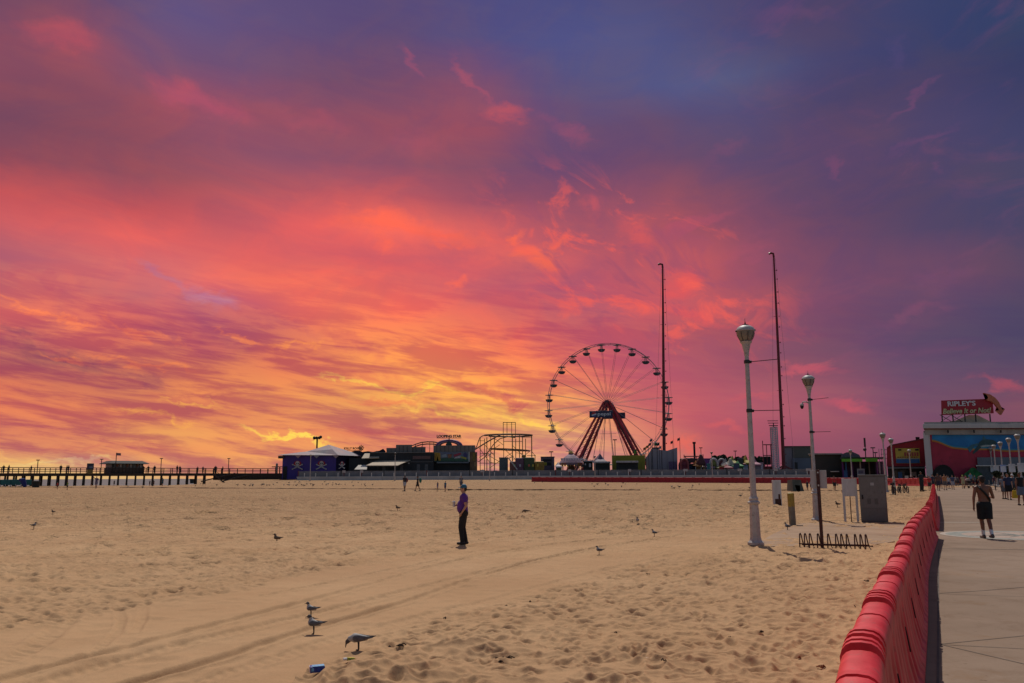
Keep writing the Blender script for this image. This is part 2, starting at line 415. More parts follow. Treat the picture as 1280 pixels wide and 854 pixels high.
    if top:
        tm = M(top, .8, bump=.3, bscale=14) if not isinstance(top, str) else top
        g = .02; sh = [C(tz(.93 if not dress else .62), tz(1.10), (.165 if not dress else .24) * B, .148 * B, fy=.74, fx=1.05, flat0=True), C(tz(1.08), tz(1.36), .152 * B, .178 * B, fy=.68), C(tz(1.415) + V((-sw * .72, 0, 0)), tz(1.415) + V((sw * .72, 0, 0)), .083, .083),
                       C(tz(1.42), tz(1.475), .085, .068, flat1=True)]
        if belly: sh += [C(tz(1.04) + V((0, .05, 0)), tz(1.16) + V((0, .055, 0)), .13 + belly, .12 + belly, fy=.9, fx=1.08)]
        if sleeves:
            for s in (-1, 1):
                S, E, Wr, u, f = J['a%d' % s]; sh.append(C(S, S.lerp(E, min(1, sleeves * 1.2)), .072, .066, flat1=True))
                if sleeves > .9: sh.append(C(E, Wr, .055, .045, flat1=True))
        fuse('shirt', sh, [tm], root, vox, 2)
    if bottom:
        bm_ = M(bottom, .85, bump=.3, bscale=12); tr = [C(tz(.90), tz(1.02), .165 * B, .150 * B, fy=.76, fx=1.04, flat1=True)]
        if belly: tr.append(C(tz(.96) + V((0, .02, 0)), tz(1.0) + V((0, .02, 0)), .15, .15, fy=.95, fx=1.05))
        for s in (-1, 1):
            H, K, A = J[s]
            if pants: tr += [C(H, K, .108 * B, .082), C(K, A + V((0, 0, -.01)), .080, .068, flat1=True)]
            else: tr += [C(H, H.lerp(K, .92), .110 * B, .103 * B, flat1=True)]
        fuse('trousers' if pants else 'shorts', tr, [bm_], root, vox, 2)
    if socks:
        for s in (-1, 1):
            H, K, A = J[s]; fuse('sock', [C(A, A.lerp(K, .38), .046, .052, flat1=True)], [M((.6, .6, .6), .9)], root, min(vox, .012), 1)
    if shoes:
        for s in (-1, 1):
            H, K, A = J[s]; fuse('shoe', [C(A + V((0, -.045, -.042)), A + V((s * .012, .135, -.05)), .046, .040), C(A + V((0, -.02, -.02)), A + V((0, 0, .01)), .046, .044, flat1=True)], [M(shoes, .6)], root, min(vox, .014), 1)
    return root, J
WARP_AZ = 3.6; WARP_EL = 2.6
SUN_EL = 55.5; SUN_AZ = -1; SUN_E = 3.2; NISH = .075
SANDA = (.405, .243, .128); SANDB = (.46, .287, .157)
NROW = 1250; NCOL = 1200
BLOBS = [
 (75, 48, 55, 22, 0, (185, 84, 96), .7), (250, 128, 75, 26, -12, (182, 85, 104), .8), (390, 150, 60, 18, -6, (165, 84, 102), .5),
 (520, 178, 42, 20, 0, (165, 84, 102), .5), (628, 142, 42, 15, -8, (195, 88, 98), .7), (585, 105, 45, 10, -38, (160, 84, 108), .8), (510, 78, 30, 10, -35, (150, 82, 110), .7),
 (715, 165, 40, 16, -20, (150, 82, 110), .6), (480, 282, 75, 22, -6, (255, 108, 84), .9), (560, 296, 60, 12, -8, (250, 104, 84), .7), (648, 292, 12, 18, -55, (252, 108, 84), .9),
 (675, 322, 34, 18, -38, (248, 106, 84), .95), (700, 302, 16, 9, 25, (238, 102, 88), .8), (735, 262, 22, 20, -40, (205, 90, 98), .6), (795, 295, 26, 26, 40, (220, 92, 92), .6), (850, 360, 30, 22, -30, (242, 92, 88), .7), (868, 398, 44, 10, -18, (238, 92, 90), .6),
 (570, 352, 16, 7, 0, (250, 108, 88), .7), (715, 384, 16, 10, 20, (232, 98, 95), .6), (258, 372, 44, 15, -22, (195, 128, 155), .6), (205, 345, 50, 8, -30, (190, 115, 140), .5),
 (930, 320, 50, 8, 12, (175, 84, 108), .4), (860, 280, 60, 10, 14, (185, 84, 104), .5), (905, 190, 40, 12, 10, (140, 80, 112), .4), (1045, 215, 10, 24, 12, (140, 78, 108), .7), (1140, 125, 46, 8, 26, (125, 76, 112), .7), (1150, 178, 60, 9, 22, (125, 76, 112), .6),
 (1175, 210, 12, 10, 0, (120, 76, 112), .5), (990, 18, 60, 16, -5, (110, 76, 112), .6), (1120, 70, 14, 24, -20, (95, 76, 118), .5),
 (1130, 395, 60, 12, 16, (150, 84, 112), .5), (1190, 350, 50, 14, 20, (130, 80, 112), .4), (1010, 455, 55, 10, -3, (205, 92, 104), .7), (1060, 505, 50, 12, -6, (200, 90, 104), .7), (1255, 480, 50, 12, -10, (175, 84, 98), .7), (935, 500, 40, 10, 0, (205, 92, 100), .5), (900, 535, 45, 9, -8, (220, 98, 98), .6), (860, 560, 25, 12, 0, (232, 105, 92), .7),
 (80, 445, 75, 13, -14, (158, 86, 95), .85), (180, 475, 60, 9, -14, (172, 90, 95), .7), (30, 410, 50, 8, -10, (168, 88, 100), .7), (230, 420, 110, 14, -14, (188, 88, 100), .7), (330, 400, 80, 10, -12, (190, 90, 104), .5), (250, 505, 80, 8, -10, (195, 96, 92), .6), (60, 350, 80, 10, -12, (195, 92, 105), .6),
 (50, 388, 90, 5, -15, (250, 128, 90), .7), (180, 412, 60, 5, -20, (245, 124, 88), .6), (370, 432, 40, 5, 12, (250, 140, 84), .7), (310, 424, 40, 4, -15, (250, 132, 84), .6), (80, 442, 35, 5, -8, (250, 130, 82), .5), (180, 455, 70, 5, -8, (250, 132, 82), .5),
 (440, 430, 70, 12, -30, (210, 95, 95), .5), (470, 470, 60, 9, -8, (215, 105, 90), .6), (510, 485, 95, 4, -4, (245, 190, 88), .7), (430, 478, 50, 4, -6, (240, 180, 90), .6), (600, 490, 60, 8, -22, (222, 110, 88), .7), (640, 500, 30, 7, -8, (212, 95, 95), .7), (665, 522, 60, 4, -14, (250, 195, 92), .6), (560, 512, 90, 5, -2, (245, 185, 92), .6), (480, 500, 70, 6, 0, (225, 110, 90), .6),
 (350, 545, 70, 5, -8, (248, 196, 92), .75), (240, 505, 50, 4, -6, (245, 165, 84), .6), (190, 518, 60, 5, -8, (245, 165, 84), .6), (390, 552, 40, 5, -10, (250, 208, 95), .7), (560, 522, 60, 7, -2, (215, 105, 98), .5), (450, 540, 80, 8, -3, (215, 108, 92), .5),
 (80, 575, 90, 5, -4, (235, 190, 130), .8), (20, 562, 40, 4, -8, (235, 165, 110), .6), (130, 560, 120, 6, -5, (205, 108, 98), .5),
]
# ------------------------------------------------------------------ sky
def lin(c): return tuple(((v / 255) / 12.92 if v <= 10 else ((v / 255 + .055) / 1.055) ** 2.4) for v in c)
SKY = {
 -60: {0: (105, 78, 108), 320: (100, 80, 125), 640: (80, 80, 135), 960: (70, 72, 125), 1280: (50, 68, 112)},
 0: {0: (118, 76, 105), 80: (125, 78, 105), 160: (108, 86, 128), 230: (110, 90, 138), 320: (103, 84, 128), 430: (98, 78, 122), 640: (88, 82, 133), 800: (85, 80, 128), 960: (95, 75, 115), 1030: (88, 72, 115), 1120: (68, 75, 125), 1280: (52, 78, 122)},
 50: {0: (172, 84, 98), 70: (182, 84, 96), 110: (165, 84, 102), 150: (128, 84, 118), 220: (112, 90, 138), 320: (112, 86, 130), 480: (105, 80, 122), 640: (90, 86, 138), 800: (90, 94, 148), 960: (78, 78, 132), 1120: (66, 72, 122), 1280: (56, 66, 112)},
 85: {0: (150, 80, 98), 130: (150, 82, 102), 220: (135, 84, 112), 320: (118, 86, 125), 430: (118, 80, 115), 520: (130, 80, 115), 640: (104, 84, 128), 720: (100, 86, 130), 820: (92, 96, 146), 930: (92, 98, 146), 1000: (88, 78, 122), 1120: (88, 74, 120), 1280: (62, 68, 112)},
 120: {0: (138, 78, 98), 100: (140, 78, 98), 170: (160, 82, 100), 250: (178, 86, 105), 300: (150, 84, 108), 400: (132, 82, 108), 520: (138, 82, 108), 590: (160, 82, 105), 660: (110, 84, 125), 730: (92, 90, 138), 800: (98, 90, 138), 900: (94, 98, 148), 980: (84, 82, 128), 1060: (78, 72, 118), 1120: (92, 74, 115), 1280: (66, 68, 114)},
 150: {0: (132, 76, 98), 130: (145, 80, 98), 250: (172, 84, 102), 400: (152, 82, 105), 520: (162, 82, 102), 640: (170, 82, 100), 690: (115, 82, 122), 800: (112, 82, 120), 900: (98, 84, 128), 1000: (110, 76, 118), 1120: (96, 78, 118), 1200: (88, 76, 120), 1280: (72, 74, 118)},
 200: {0: (160, 78, 92), 160: (150, 80, 96), 320: (152, 86, 110), 480: (155, 84, 106), 600: (140, 82, 108), 700: (112, 78, 118), 800: (122, 78, 115), 900: (104, 80, 122), 960: (100, 80, 122), 1050: (118, 76, 112), 1130: (96, 74, 115), 1280: (80, 78, 118)},
 235: {0: (205, 84, 88), 80: (178, 80, 90), 200: (165, 82, 92), 320: (185, 88, 98), 430: (185, 86, 98), 560: (165, 82, 98), 640: (130, 78, 108), 740: (128, 78, 112), 860: (150, 82, 105), 960: (110, 78, 118), 1120: (98, 76, 118), 1280: (80, 78, 116)},
 262: {0: (228, 90, 86), 80: (222, 86, 86), 200: (185, 80, 90), 320: (212, 90, 96), 430: (238, 96, 92), 500: (242, 96, 88), 560: (205, 86, 95), 640: (160, 80, 102), 730: (175, 84, 100), 800: (165, 82, 102), 880: (165, 80, 100), 960: (122, 78, 115), 1120: (96, 74, 115), 1280: (80, 76, 114)},
 290: {0: (180, 92, 105), 80: (235, 96, 92), 180: (232, 92, 88), 300: (210, 88, 95), 400: (232, 92, 92), 480: (252, 104, 86), 570: (250, 102, 86), 620: (222, 94, 92), 660: (205, 92, 98), 740: (160, 82, 104), 800: (205, 88, 96), 860: (175, 82, 100), 960: (140, 78, 110), 1120: (96, 76, 118), 1280: (82, 78, 114)},
 320: {0: (190, 95, 108), 100: (222, 104, 100), 200: (245, 102, 92), 300: (240, 96, 88), 400: (222, 90, 94), 480: (215, 88, 95), 600: (212, 90, 98), 660: (240, 102, 84), 720: (185, 86, 105), 800: (190, 84, 100), 850: (222, 90, 92), 960: (150, 80, 110), 1040: (122, 76, 116), 1120: (118, 78, 115), 1180: (130, 80, 112), 1280: (88, 78, 112)},
 350: {0: (210, 102, 100), 80: (215, 108, 100), 140: (205, 100, 108), 210: (215, 108, 115), 300: (255, 108, 84), 400: (250, 105, 84), 500: (225, 94, 92), 640: (198, 88, 105), 740: (185, 84, 108), 800: (205, 88, 98), 860: (232, 90, 90), 900: (190, 84, 98), 960: (150, 80, 112), 1120: (120, 80, 118), 1180: (135, 80, 110), 1280: (90, 78, 114)},
 380: {0: (242, 112, 90), 90: (205, 94, 98), 180: (200, 92, 104), 260: (190, 98, 120), 330: (225, 100, 98), 400: (255, 115, 82), 500: (255, 105, 84), 640: (205, 90, 98), 760: (190, 86, 108), 850: (225, 88, 94), 900: (228, 90, 92), 960: (178, 86, 105), 1050: (120, 76, 116), 1120: (118, 78, 116), 1280: (86, 76, 112)},
 410: {0: (200, 98, 98), 90: (240, 112, 88), 180: (210, 94, 96), 260: (185, 88, 102), 340: (200, 92, 96), 400: (245, 118, 84), 460: (255, 125, 78), 520: (255, 118, 80), 620: (240, 100, 84), 700: (205, 88, 98), 800: (200, 86, 100), 900: (190, 84, 98), 960: (160, 80, 106), 1120: (102, 76, 116), 1280: (84, 74, 110)},
 435: {0: (165, 88, 100), 90: (215, 105, 90), 180: (225, 108, 86), 260: (180, 86, 98), 330: (225, 110, 84), 400: (222, 105, 86), 460: (252, 140, 76), 540: (255, 135, 74), 640: (248, 104, 82), 720: (220, 94, 95), 800: (205, 88, 102), 900: (180, 82, 100), 960: (150, 80, 106), 1120: (100, 76, 114), 1280: (85, 74, 108)},
 465: {0: (210, 100, 86), 70: (165, 88, 95), 130: (180, 92, 92), 200: (225, 118, 82), 300: (225, 115, 84), 400: (225, 112, 84), 480: (252, 146, 78), 560: (255, 152, 74), 640: (255, 130, 76), 720: (230, 102, 90), 800: (205, 88, 104), 900: (182, 82, 102), 960: (158, 80, 102), 1060: (148, 80, 104), 1120: (112, 78, 112), 1280: (98, 76, 106)},
 495: {0: (235, 115, 82), 80: (220, 108, 84), 160: (185, 95, 92), 240: (235, 125, 80), 320: (235, 135, 82), 400: (228, 128, 84), 460: (232, 148, 84), 540: (248, 162, 80), 620: (255, 155, 78), 690: (245, 150, 88), 760: (220, 112, 98), 850: (205, 86, 98), 960: (180, 84, 104), 1060: (168, 84, 104), 1120: (118, 76, 110), 1200: (112, 76, 104), 1280: (135, 76, 98)},
 520: {0: (222, 110, 88), 80: (232, 122, 84), 160: (228, 122, 84), 240: (210, 108, 88), 320: (228, 128, 86), 420: (232, 138, 86), 500: (220, 125, 86), 580: (240, 165, 84), 650: (250, 170, 86), 720: (240, 150, 100), 800: (215, 108, 102), 860: (205, 84, 96), 960: (182, 84, 104), 1060: (162, 82, 102), 1120: (128, 78, 108), 1200: (112, 74, 104), 1280: (148, 78, 94)},
 540: {0: (212, 112, 94), 100: (215, 112, 90), 200: (232, 150, 86), 280: (232, 138, 88), 360: (232, 128, 88), 430: (225, 118, 88), 520: (228, 125, 92), 620: (240, 165, 98), 700: (242, 178, 105), 760: (228, 140, 112), 850: (210, 90, 92), 920: (180, 80, 98), 1060: (158, 80, 102), 1180: (115, 72, 102), 1280: (128, 74, 98)},
 560: {0: (215, 122, 96), 100: (215, 118, 94), 200: (228, 130, 88), 320: (235, 140, 90), 380: (238, 150, 92), 440: (225, 125, 90), 540: (225, 120, 98), 640: (235, 145, 108), 760: (228, 150, 118), 840: (212, 98, 92), 920: (165, 78, 98), 1060: (150, 78, 100), 1180: (112, 72, 98), 1280: (118, 72, 96)},
 578: {0: (232, 165, 108), 70: (232, 178, 118), 160: (222, 140, 102), 260: (228, 138, 92), 340: (230, 145, 92), 440: (225, 135, 98), 640: (228, 160, 125), 760: (228, 165, 130), 840: (205, 105, 98), 940: (150, 76, 98), 1100: (145, 76, 98), 1280: (115, 72, 95)},
 596: {0: (205, 160, 125), 160: (215, 165, 122), 280: (220, 145, 105), 440: (222, 140, 110), 760: (220, 160, 130), 840: (190, 100, 98), 940: (140, 74, 96), 1280: (110, 70, 92)},
 660: {0: (150, 120, 105), 640: (160, 120, 105), 960: (110, 70, 85), 1280: (90, 62, 78)},
}
def sky_px(px, py):
    rows = sorted(SKY); py = min(max(py, rows[0]), rows[-1])
    for i in range(len(rows) - 1):
        if rows[i] <= py <= rows[i + 1]: break
    def rowc(r):
        xs = sorted(SKY[r]); return np.array([np.interp(px, xs, [lin(SKY[r][x])[k] for x in xs]) for k in range(3)])
    t = (py - rows[i]) / (rows[i + 1] - rows[i]); c = rowc(rows[i]) * (1 - t) + rowc(rows[i + 1]) * t
    k = 1 - .21 * float(sst(620, 1050, px)) * (1 - .8 * float(sst(360, 520, py))) - .12 * float(sst(330, 180, py) if False else 1 - sst(160, 330, py)) * (1 - float(sst(620, 1050, px)))
    g_ = c.mean(); ds = .07 + .07 * float(sst(650, 1000, px)); return (c * (1 - ds) + g_ * ds) * k
def ae_px(az, el):
    a = R_(az); e = R_(el); d = Vector((math.sin(a) * math.cos(e), math.cos(a) * math.cos(e), math.sin(e)))
    return project(Vector((0, 0, CAMZ)) + d * 100)
def px_ae(px, py):
    d = ray(px, py).normalized(); return math.degrees(math.atan2(d.x, d.y)), math.degrees(math.asin(d.z))
wd = bpy.data.worlds.new('World'); SC.world = wd; wd.use_nodes = True; nt = wd.node_tree; nt.nodes.clear()
Ln = nt.links.new
def mth(op, a, b=None, c=None, clamp=False):
    n = nn(nt, 'ShaderNodeMath', operation=op); n.use_clamp = clamp
    for i, v in enumerate((a, b, c)):
        if v is None: continue
        if isinstance(v, (int, float)): n.inputs[i].default_value = v
        else: Ln(v, n.inputs[i])
    return n.outputs[0]
def comb(x, y, z=0.0):
    n = nn(nt, 'ShaderNodeCombineXYZ')
    for i, v in enumerate((x, y, z)):
        if isinstance(v, (int, float)): n.inputs[i].default_value = v
        else: Ln(v, n.inputs[i])
    return n.outputs[0]
def noise(vec, scale=1, detail=5, rough=.55, dist=0.0, out=0):
    n = nn(nt, 'ShaderNodeTexNoise'); n.inputs['Scale'].default_value = scale; n.inputs['Detail'].default_value = detail
    n.inputs['Roughness'].default_value = rough; n.inputs['Distortion'].default_value = dist; Ln(vec, n.inputs['Vector']); return n.outputs[out]
def mapr(v, a, b, c=0.0, d=1.0, smooth=False):
    n = nn(nt, 'ShaderNodeMapRange'); n.interpolation_type = 'SMOOTHSTEP' if smooth else 'LINEAR'
    Ln(v, n.inputs[0]); n.inputs[1].default_value = a; n.inputs[2].default_value = b; n.inputs[3].default_value = c; n.inputs[4].default_value = d; return n.outputs[0]
def mixc(f, a, b, mode='MIX'):
    n = nn(nt, 'ShaderNodeMix', data_type='RGBA', blend_type=mode)
    for i, v in ((0, f), (6, a), (7, b)):
        if isinstance(v, (int, float)): n.inputs[i].default_value = v
        elif isinstance(v, tuple): n.inputs[i].default_value = (*v, 1)
        else: Ln(v, n.inputs[i])
    return n.outputs[2]
tc = nn(nt, 'ShaderNodeTexCoord'); sp = nn(nt, 'ShaderNodeSeparateXYZ'); Ln(tc.outputs['Generated'], sp.inputs[0])
X, Y, Z = sp.outputs
az0 = mth('MULTIPLY', mth('ARCTAN2', X, Y), 57.2958); el0 = mth('MULTIPLY', mth('ARCSINE', Z), 57.2958)
# cloud sheet coordinates: parallel bands running off towards one point on the horizon
den = mth('ADD', mth('MAXIMUM', Z, 0.0), .045)
pxx = mth('DIVIDE', X, den); pyy = mth('DIVIDE', Y, den)
ca, sa = math.cos(R_(5)), math.sin(R_(5))
across = mth('SUBTRACT', mth('MULTIPLY', pxx, ca), mth('MULTIPLY', pyy, sa))
along = mth('ADD', mth('MULTIPLY', pxx, sa), mth('MULTIPLY', pyy, ca))
sheet = comb(mth('MULTIPLY', across, 1.0), mth('MULTIPLY', along, .22), 0)
# warp
wv = comb(mth('MULTIPLY', az0, .07), mth('MULTIPLY', el0, .14), 1.7)
w1 = noise(wv, 1.0, 6, .55, .4, 1)
ws = nn(nt, 'ShaderNodeSeparateColor'); Ln(w1, ws.inputs[0])
az = mth('ADD', az0, mth('MULTIPLY', mth('SUBTRACT', ws.outputs[0], .5), WARP_AZ))
elw = mapr(el0, 0, 25, .35, 1.0)
el = mth('ADD', el0, mth('MULTIPLY', mth('MULTIPLY', mth('SUBTRACT', ws.outputs[1], .5), WARP_EL), elw))
azn = mapr(az, -42, 42)
ELS = [-3, 0, .9, 1.8, 2.8, 4, 5.4, 6.8, 8.2, 9.8, 11.4, 13, 14.8, 16.6, 18.8, 21, 23.4, 26, 29, 33]
col = None
for i, e in enumerate(ELS):
    cr = nn(nt, 'ShaderNodeValToRGB'); cr.color_ramp.interpolation = 'B_SPLINE'; Ln(azn, cr.inputs[0])
    N = 29
    for k in range(N):
        a = -42 + 84 * k / (N - 1); q = ae_px(a, e); c = sky_px(min(max(q[0], 0), 1280), q[1])
        if k < 2: el_ = cr.color_ramp.elements[k]; el_.position = k / (N - 1)
        else: el_ = cr.color_ramp.elements.new(k / (N - 1))
        el_.color = (*c, 1)
    if col is None: col = cr.outputs[0]
    else: col = mixc(mapr(el, ELS[i - 1], e), col, cr.outputs[0])
# distinct cloud patches (centre px, half sizes px, tilt, colour, strength)
def blob(px, py, rx, ry, tilt, c, s, soft=1.0):
    global col
    a, e = px_ae(px, py); a1, _ = px_ae(px + rx, py); _, e1 = px_ae(px, py - ry)
    ra = abs(a1 - a); re = abs(e1 - e)
    mp = nn(nt, 'ShaderNodeMapping'); mp.vector_type = 'TEXTURE'; mp.inputs['Location'].default_value = (a, e, 0); mp.inputs['Rotation'].default_value = (0, 0, R_(tilt)); mp.inputs['Scale'].default_value = (ra, re, 1)
    Ln(BV, mp.inputs[0]); ln = nn(nt, 'ShaderNodeVectorMath', operation='LENGTH'); Ln(mp.outputs[0], ln.inputs[0])
    f = mapr(ln.outputs['Value'], 1.15, .1, 0, s, True); col = mixc(f, col, lin(c))
wv2 = comb(mth('MULTIPLY', az0, .35), mth('MULTIPLY', el0, .55), 4.2)
w2 = noise(wv2, 1.0, 6, .6, .3, 1); ws2 = nn(nt, 'ShaderNodeSeparateColor'); Ln(w2, ws2.inputs[0])
BV = comb(mth('ADD', az0, mth('MULTIPLY', mth('SUBTRACT', ws2.outputs[0], .5), 5.0)), mth('ADD', el0, mth('MULTIPLY', mth('SUBTRACT', ws2.outputs[1], .5), 3.6)), 0)
for b in BLOBS: blob(*(b[:6] + (b[6] * (.55 if b[0] > 900 and b[1] < 450 else 1),)))
# band and ripple detail
n1 = noise(sheet, 1.15, 8, .62, .6)
rip = noise(comb(mth('ADD', mth('MULTIPLY', az0, .13), mth('MULTIPLY', el0, .06)), mth('ADD', mth('MULTIPLY', el0, .75), mth('MULTIPLY', az0, .095)), 0), 1.0, 8, .60, .5)
rip2 = noise(comb(mth('ADD', mth('MULTIPLY', az0, .24), mth('MULTIPLY', el0, .2)), mth('ADD', mth('MULTIPLY', el0, 1.9), mth('MULTIPLY', az0, .18)), 9), 1.0, 7, .62, .7)
maskL = mth('MULTIPLY', mapr(az0, 14, 0, .12, 1, True), mapr(el0, 15, 7, .06, 1, True))
d = mth('ADD', mth('ADD', mth('MULTIPLY', n1, .02), mth('MULTIPLY', rip, .66)), mth('MULTIPLY', rip2, .32))
f = mapr(d, .42, .58, 0, 1, True)
dark = mixc(1.0, col, (.72, .60, .95), 'MULTIPLY'); lite = mixc(1.0, col, (1.14, 1.30, .95), 'MULTIPLY')
det = mixc(f, dark, lite); col = mixc(maskL, col, det)
# soft mottling of the upper sky
n3 = noise(comb(mth('MULTIPLY', az0, .16), mth('MULTIPLY', el0, .26), 5), 1.0, 7, .58, .9)
f3 = mapr(n3, .36, .66, 0, 1, True)
d3 = mixc(f3, mixc(1.0, col, (.88, .94, 1.06), 'MULTIPLY'), mixc(1.0, col, (1.08, 1.0, .98), 'MULTIPLY')); col = mixc(mapr(el0, 5, 14, .2, .85, True), col, d3)
wm = noise(comb(mth('ADD', mth('MULTIPLY', az0, .10), mth('MULTIPLY', el0, .04)), mth('ADD', mth('MULTIPLY', el0, .30), mth('MULTIPLY', az0, -.07)), 12), 1.0, 7, .6, 1.4)
fw = mth('MULTIPLY', mapr(wm, .5, .8, 0, .16, True), mapr(az0, 8, 18, 0, 1, True)); col = mixc(fw, col, lin((165, 85, 112)))
# torn coral fringes of the cloud sheet right of centre
fr_ = noise(comb(mth('ADD', mth('MULTIPLY', az0, .30), mth('MULTIPLY', el0, .12)), mth('ADD', mth('MULTIPLY', el0, .42), mth('MULTIPLY', az0, .12)), 21), 1.0, 9, .62, .8)
ax_, ex_ = px_ae(790, 340); dx_ = mth('MULTIPLY', mth('SUBTRACT', az0, ax_), 1 / 10.5); dy_ = mth('MULTIPLY', mth('SUBTRACT', mth('ADD', el0, mth('MULTIPLY', az0, .35)), ex_ + .35 * ax_), 1 / 6.0)
mk_ = mapr(mth('SQRT', mth('ADD', mth('MULTIPLY', dx_, dx_), mth('MULTIPLY', dy_, dy_))), 1.25, .35, 0, 1, True)
col = mixc(mth('MULTIPLY', mapr(fr_, .50, .66, 0, .85, True), mk_), col, lin((243, 98, 88)))
col = mixc(mth('MULTIPLY', mapr(fr_, .46, .34, 0, .5, True), mk_), col, lin((150, 80, 108)))
bg = nn(nt, 'ShaderNodeBackground'); Ln(col, bg.inputs[0]); bg.inputs[1].default_value = 1.0
sk = nn(nt, 'ShaderNodeTexSky', sky_type='NISHITA'); sk.sun_disc = False; sk.sun_elevation = R_(SUN_EL); sk.sun_rotation = R_(SUN_AZ)
bg2 = nn(nt, 'ShaderNodeBackground'); Ln(sk.outputs[0], bg2.inputs[0]); bg2.inputs[1].default_value = NISH
ms = nn(nt, 'ShaderNodeMixShader'); Ln(mth('MAXIMUM', mapr(el0, 34, 46, 0, 1, True), mapr(Y, .05, -.35, 0, 1, True)), ms.inputs[0]); Ln(bg.outputs[0], ms.inputs[1]); Ln(bg2.outputs[0], ms.inputs[2])
wo = nn(nt, 'ShaderNodeOutputWorld'); Ln(ms.outputs[0], wo.inputs[0])
sun_d = bpy.data.lights.new('sun', 'SUN'); sun_d.energy = SUN_E; sun_d.angle = R_(.5); sun_d.color = (1, .93, .82)
sun = bpy.data.objects.new('sun', sun_d); COL.objects.link(sun)
sdir = Vector((math.sin(R_(SUN_AZ)) * math.cos(R_(SUN_EL)), math.cos(R_(SUN_AZ)) * math.cos(R_(SUN_EL)), math.sin(R_(SUN_EL))))
sun.rotation_euler = sdir.to_track_quat('Z', 'Y').to_euler()
SC.view_settings.view_transform = 'Standard'; SC.view_settings.look = 'None'; SC.view_settings.exposure = 0; SC.view_settings.gamma = 1

# ------------------------------------------------------------------ ground
def sand_mat():
    m = bpy.data.materials.new('sand'); m.use_nodes = True; t = m.node_tree; b = t.nodes['Principled BSDF']; L = t.links.new
    g = t.nodes.new('ShaderNodeNewGeometry')
    def nz(sc, det=6, ro=.6, mul=(1, 1, 1)):
        mp = t.nodes.new('ShaderNodeMapping'); mp.inputs['Scale'].default_value = mul; L(g.outputs['Position'], mp.inputs[0])
        n = t.nodes.new('ShaderNodeTexNoise'); n.inputs['Scale'].default_value = sc; n.inputs['Detail'].default_value = det; n.inputs['Roughness'].default_value = ro; L(mp.outputs[0], n.inputs['Vector']); return n.outputs[0]
    def mx(f, a, c2, mode='MIX'):
        n = t.nodes.new('ShaderNodeMix'); n.data_type = 'RGBA'; n.blend_type = mode
        for i, v in ((0, f), (6, a), (7, c2)):
            if isinstance(v, (int, float)): n.inputs[i].default_value = v
            elif isinstance(v, tuple): n.inputs[i].default_value = (*v, 1)
            else: L(v, n.inputs[i])
        return n.outputs[2]
    def mr(v, a, b_, c=0, d=1):
        n = t.nodes.new('ShaderNodeMapRange'); L(v, n.inputs[0])
        for i, q in enumerate((a, b_, c, d)): n.inputs[i + 1].default_value = q
        return n.outputs[0]
    c = mx(mr(nz(.35), .35, .65), SANDA, SANDB)
    c = mx(mr(nz(60, 3, .8), .3, .7), mx(1.0, c, (.88, .87, .86), 'MULTIPLY'), mx(1.0, c, (1.1, 1.1, 1.1), 'MULTIPLY'))
    c = mx(mr(nz(.06, 4, .6, (.5, 1.6, 1)), .4, .62), c, mx(1.0, c, (.93, .92, .93), 'MULTIPLY'))
    L(c, b.inputs['Base Color']); b.inputs['Roughness'].default_value = .95; b.inputs['Specular IOR Level'].default_value = .1
    bp = t.nodes.new('ShaderNodeBump'); bp.inputs['Strength'].default_value = .7; bp.inputs['Distance'].default_value = .014; L(nz(22, 9, .75), bp.inputs['Height'])
    # far trodden sand: wind-blown hummocks too small for the mesh there
    bp2 = t.nodes.new('ShaderNodeBump'); bp2.inputs['Strength'].default_value = .8
    sp_ = t.nodes.new('ShaderNodeSeparateXYZ'); L(g.outputs['Position'], sp_.inputs[0])
    L(mr(sp_.outputs[1], 14, 60, 0.02, 1.6), bp2.inputs['Distance'])
    hh = t.nodes.new('ShaderNodeMath'); hh.operation = 'MULTIPLY'; L(nz(2.2, 5, .62, (1.0, .35, 1)), hh.inputs[0]); hh.inputs[1].default_value = .8
    L(hh.outputs[0], bp2.inputs['Height']); L(bp.outputs[0], bp2.inputs['Normal']); L(bp2.outputs[0], b.inputs['Normal'])
    MATS['sand'] = m; return m
def grid_mesh(name, X, Y, Zv, m):
    ny, nx = X.shape; me = bpy.data.meshes.new(name); n = nx * ny
    me.vertices.add(n); me.vertices.foreach_set('co', np.stack([X, Y, Zv], -1).astype(np.float32).ravel())
    i = np.arange((ny - 1) * (nx - 1)); r = i // (nx - 1); c = i % (nx - 1); a = r * nx + c
    q = np.stack([a, a + 1, a + nx + 1, a + nx], -1).astype(np.int32); F = len(q)
    me.loops.add(F * 4); me.loops.foreach_set('vertex_index', q.ravel()); me.polygons.add(F)
    me.polygons.foreach_set('loop_start', np.arange(F, dtype=np.int32) * 4); me.polygons.foreach_set('loop_total', np.full(F, 4, np.int32))
    me.polygons.foreach_set('use_smooth', np.ones(F, bool)); me.update(calc_edges=True); me.materials.append(m)
    o = bpy.data.objects.new(name, me); COL.objects.link(o); return o
iy = np.linspace(1 / 4.2, 1 / 215., NROW); rows = 1 / iy
rows = np.concatenate([[-6, -2, 0, 1.5, 2.6, 3.4], rows, 215 * np.power(3500 / 215., np.linspace(.02, 1, 40))])
tt = np.linspace(-1, 1, NCOL); tt = np.sign(tt) * (np.abs(tt) * .72 + np.abs(tt) ** 5 * .9)
GX = tt[None, :] * (np.maximum(rows, 0)[:, None] + 1.2); GY = np.repeat(rows[:, None], NCOL, 1)
gz = sand_base(GX, GY) + sand_detail(GX.ravel(), GY.ravel()).reshape(GX.shape)
far = GX > 30000
struct(grid_mesh('sand', GX, GY, gz, sand_mat()))
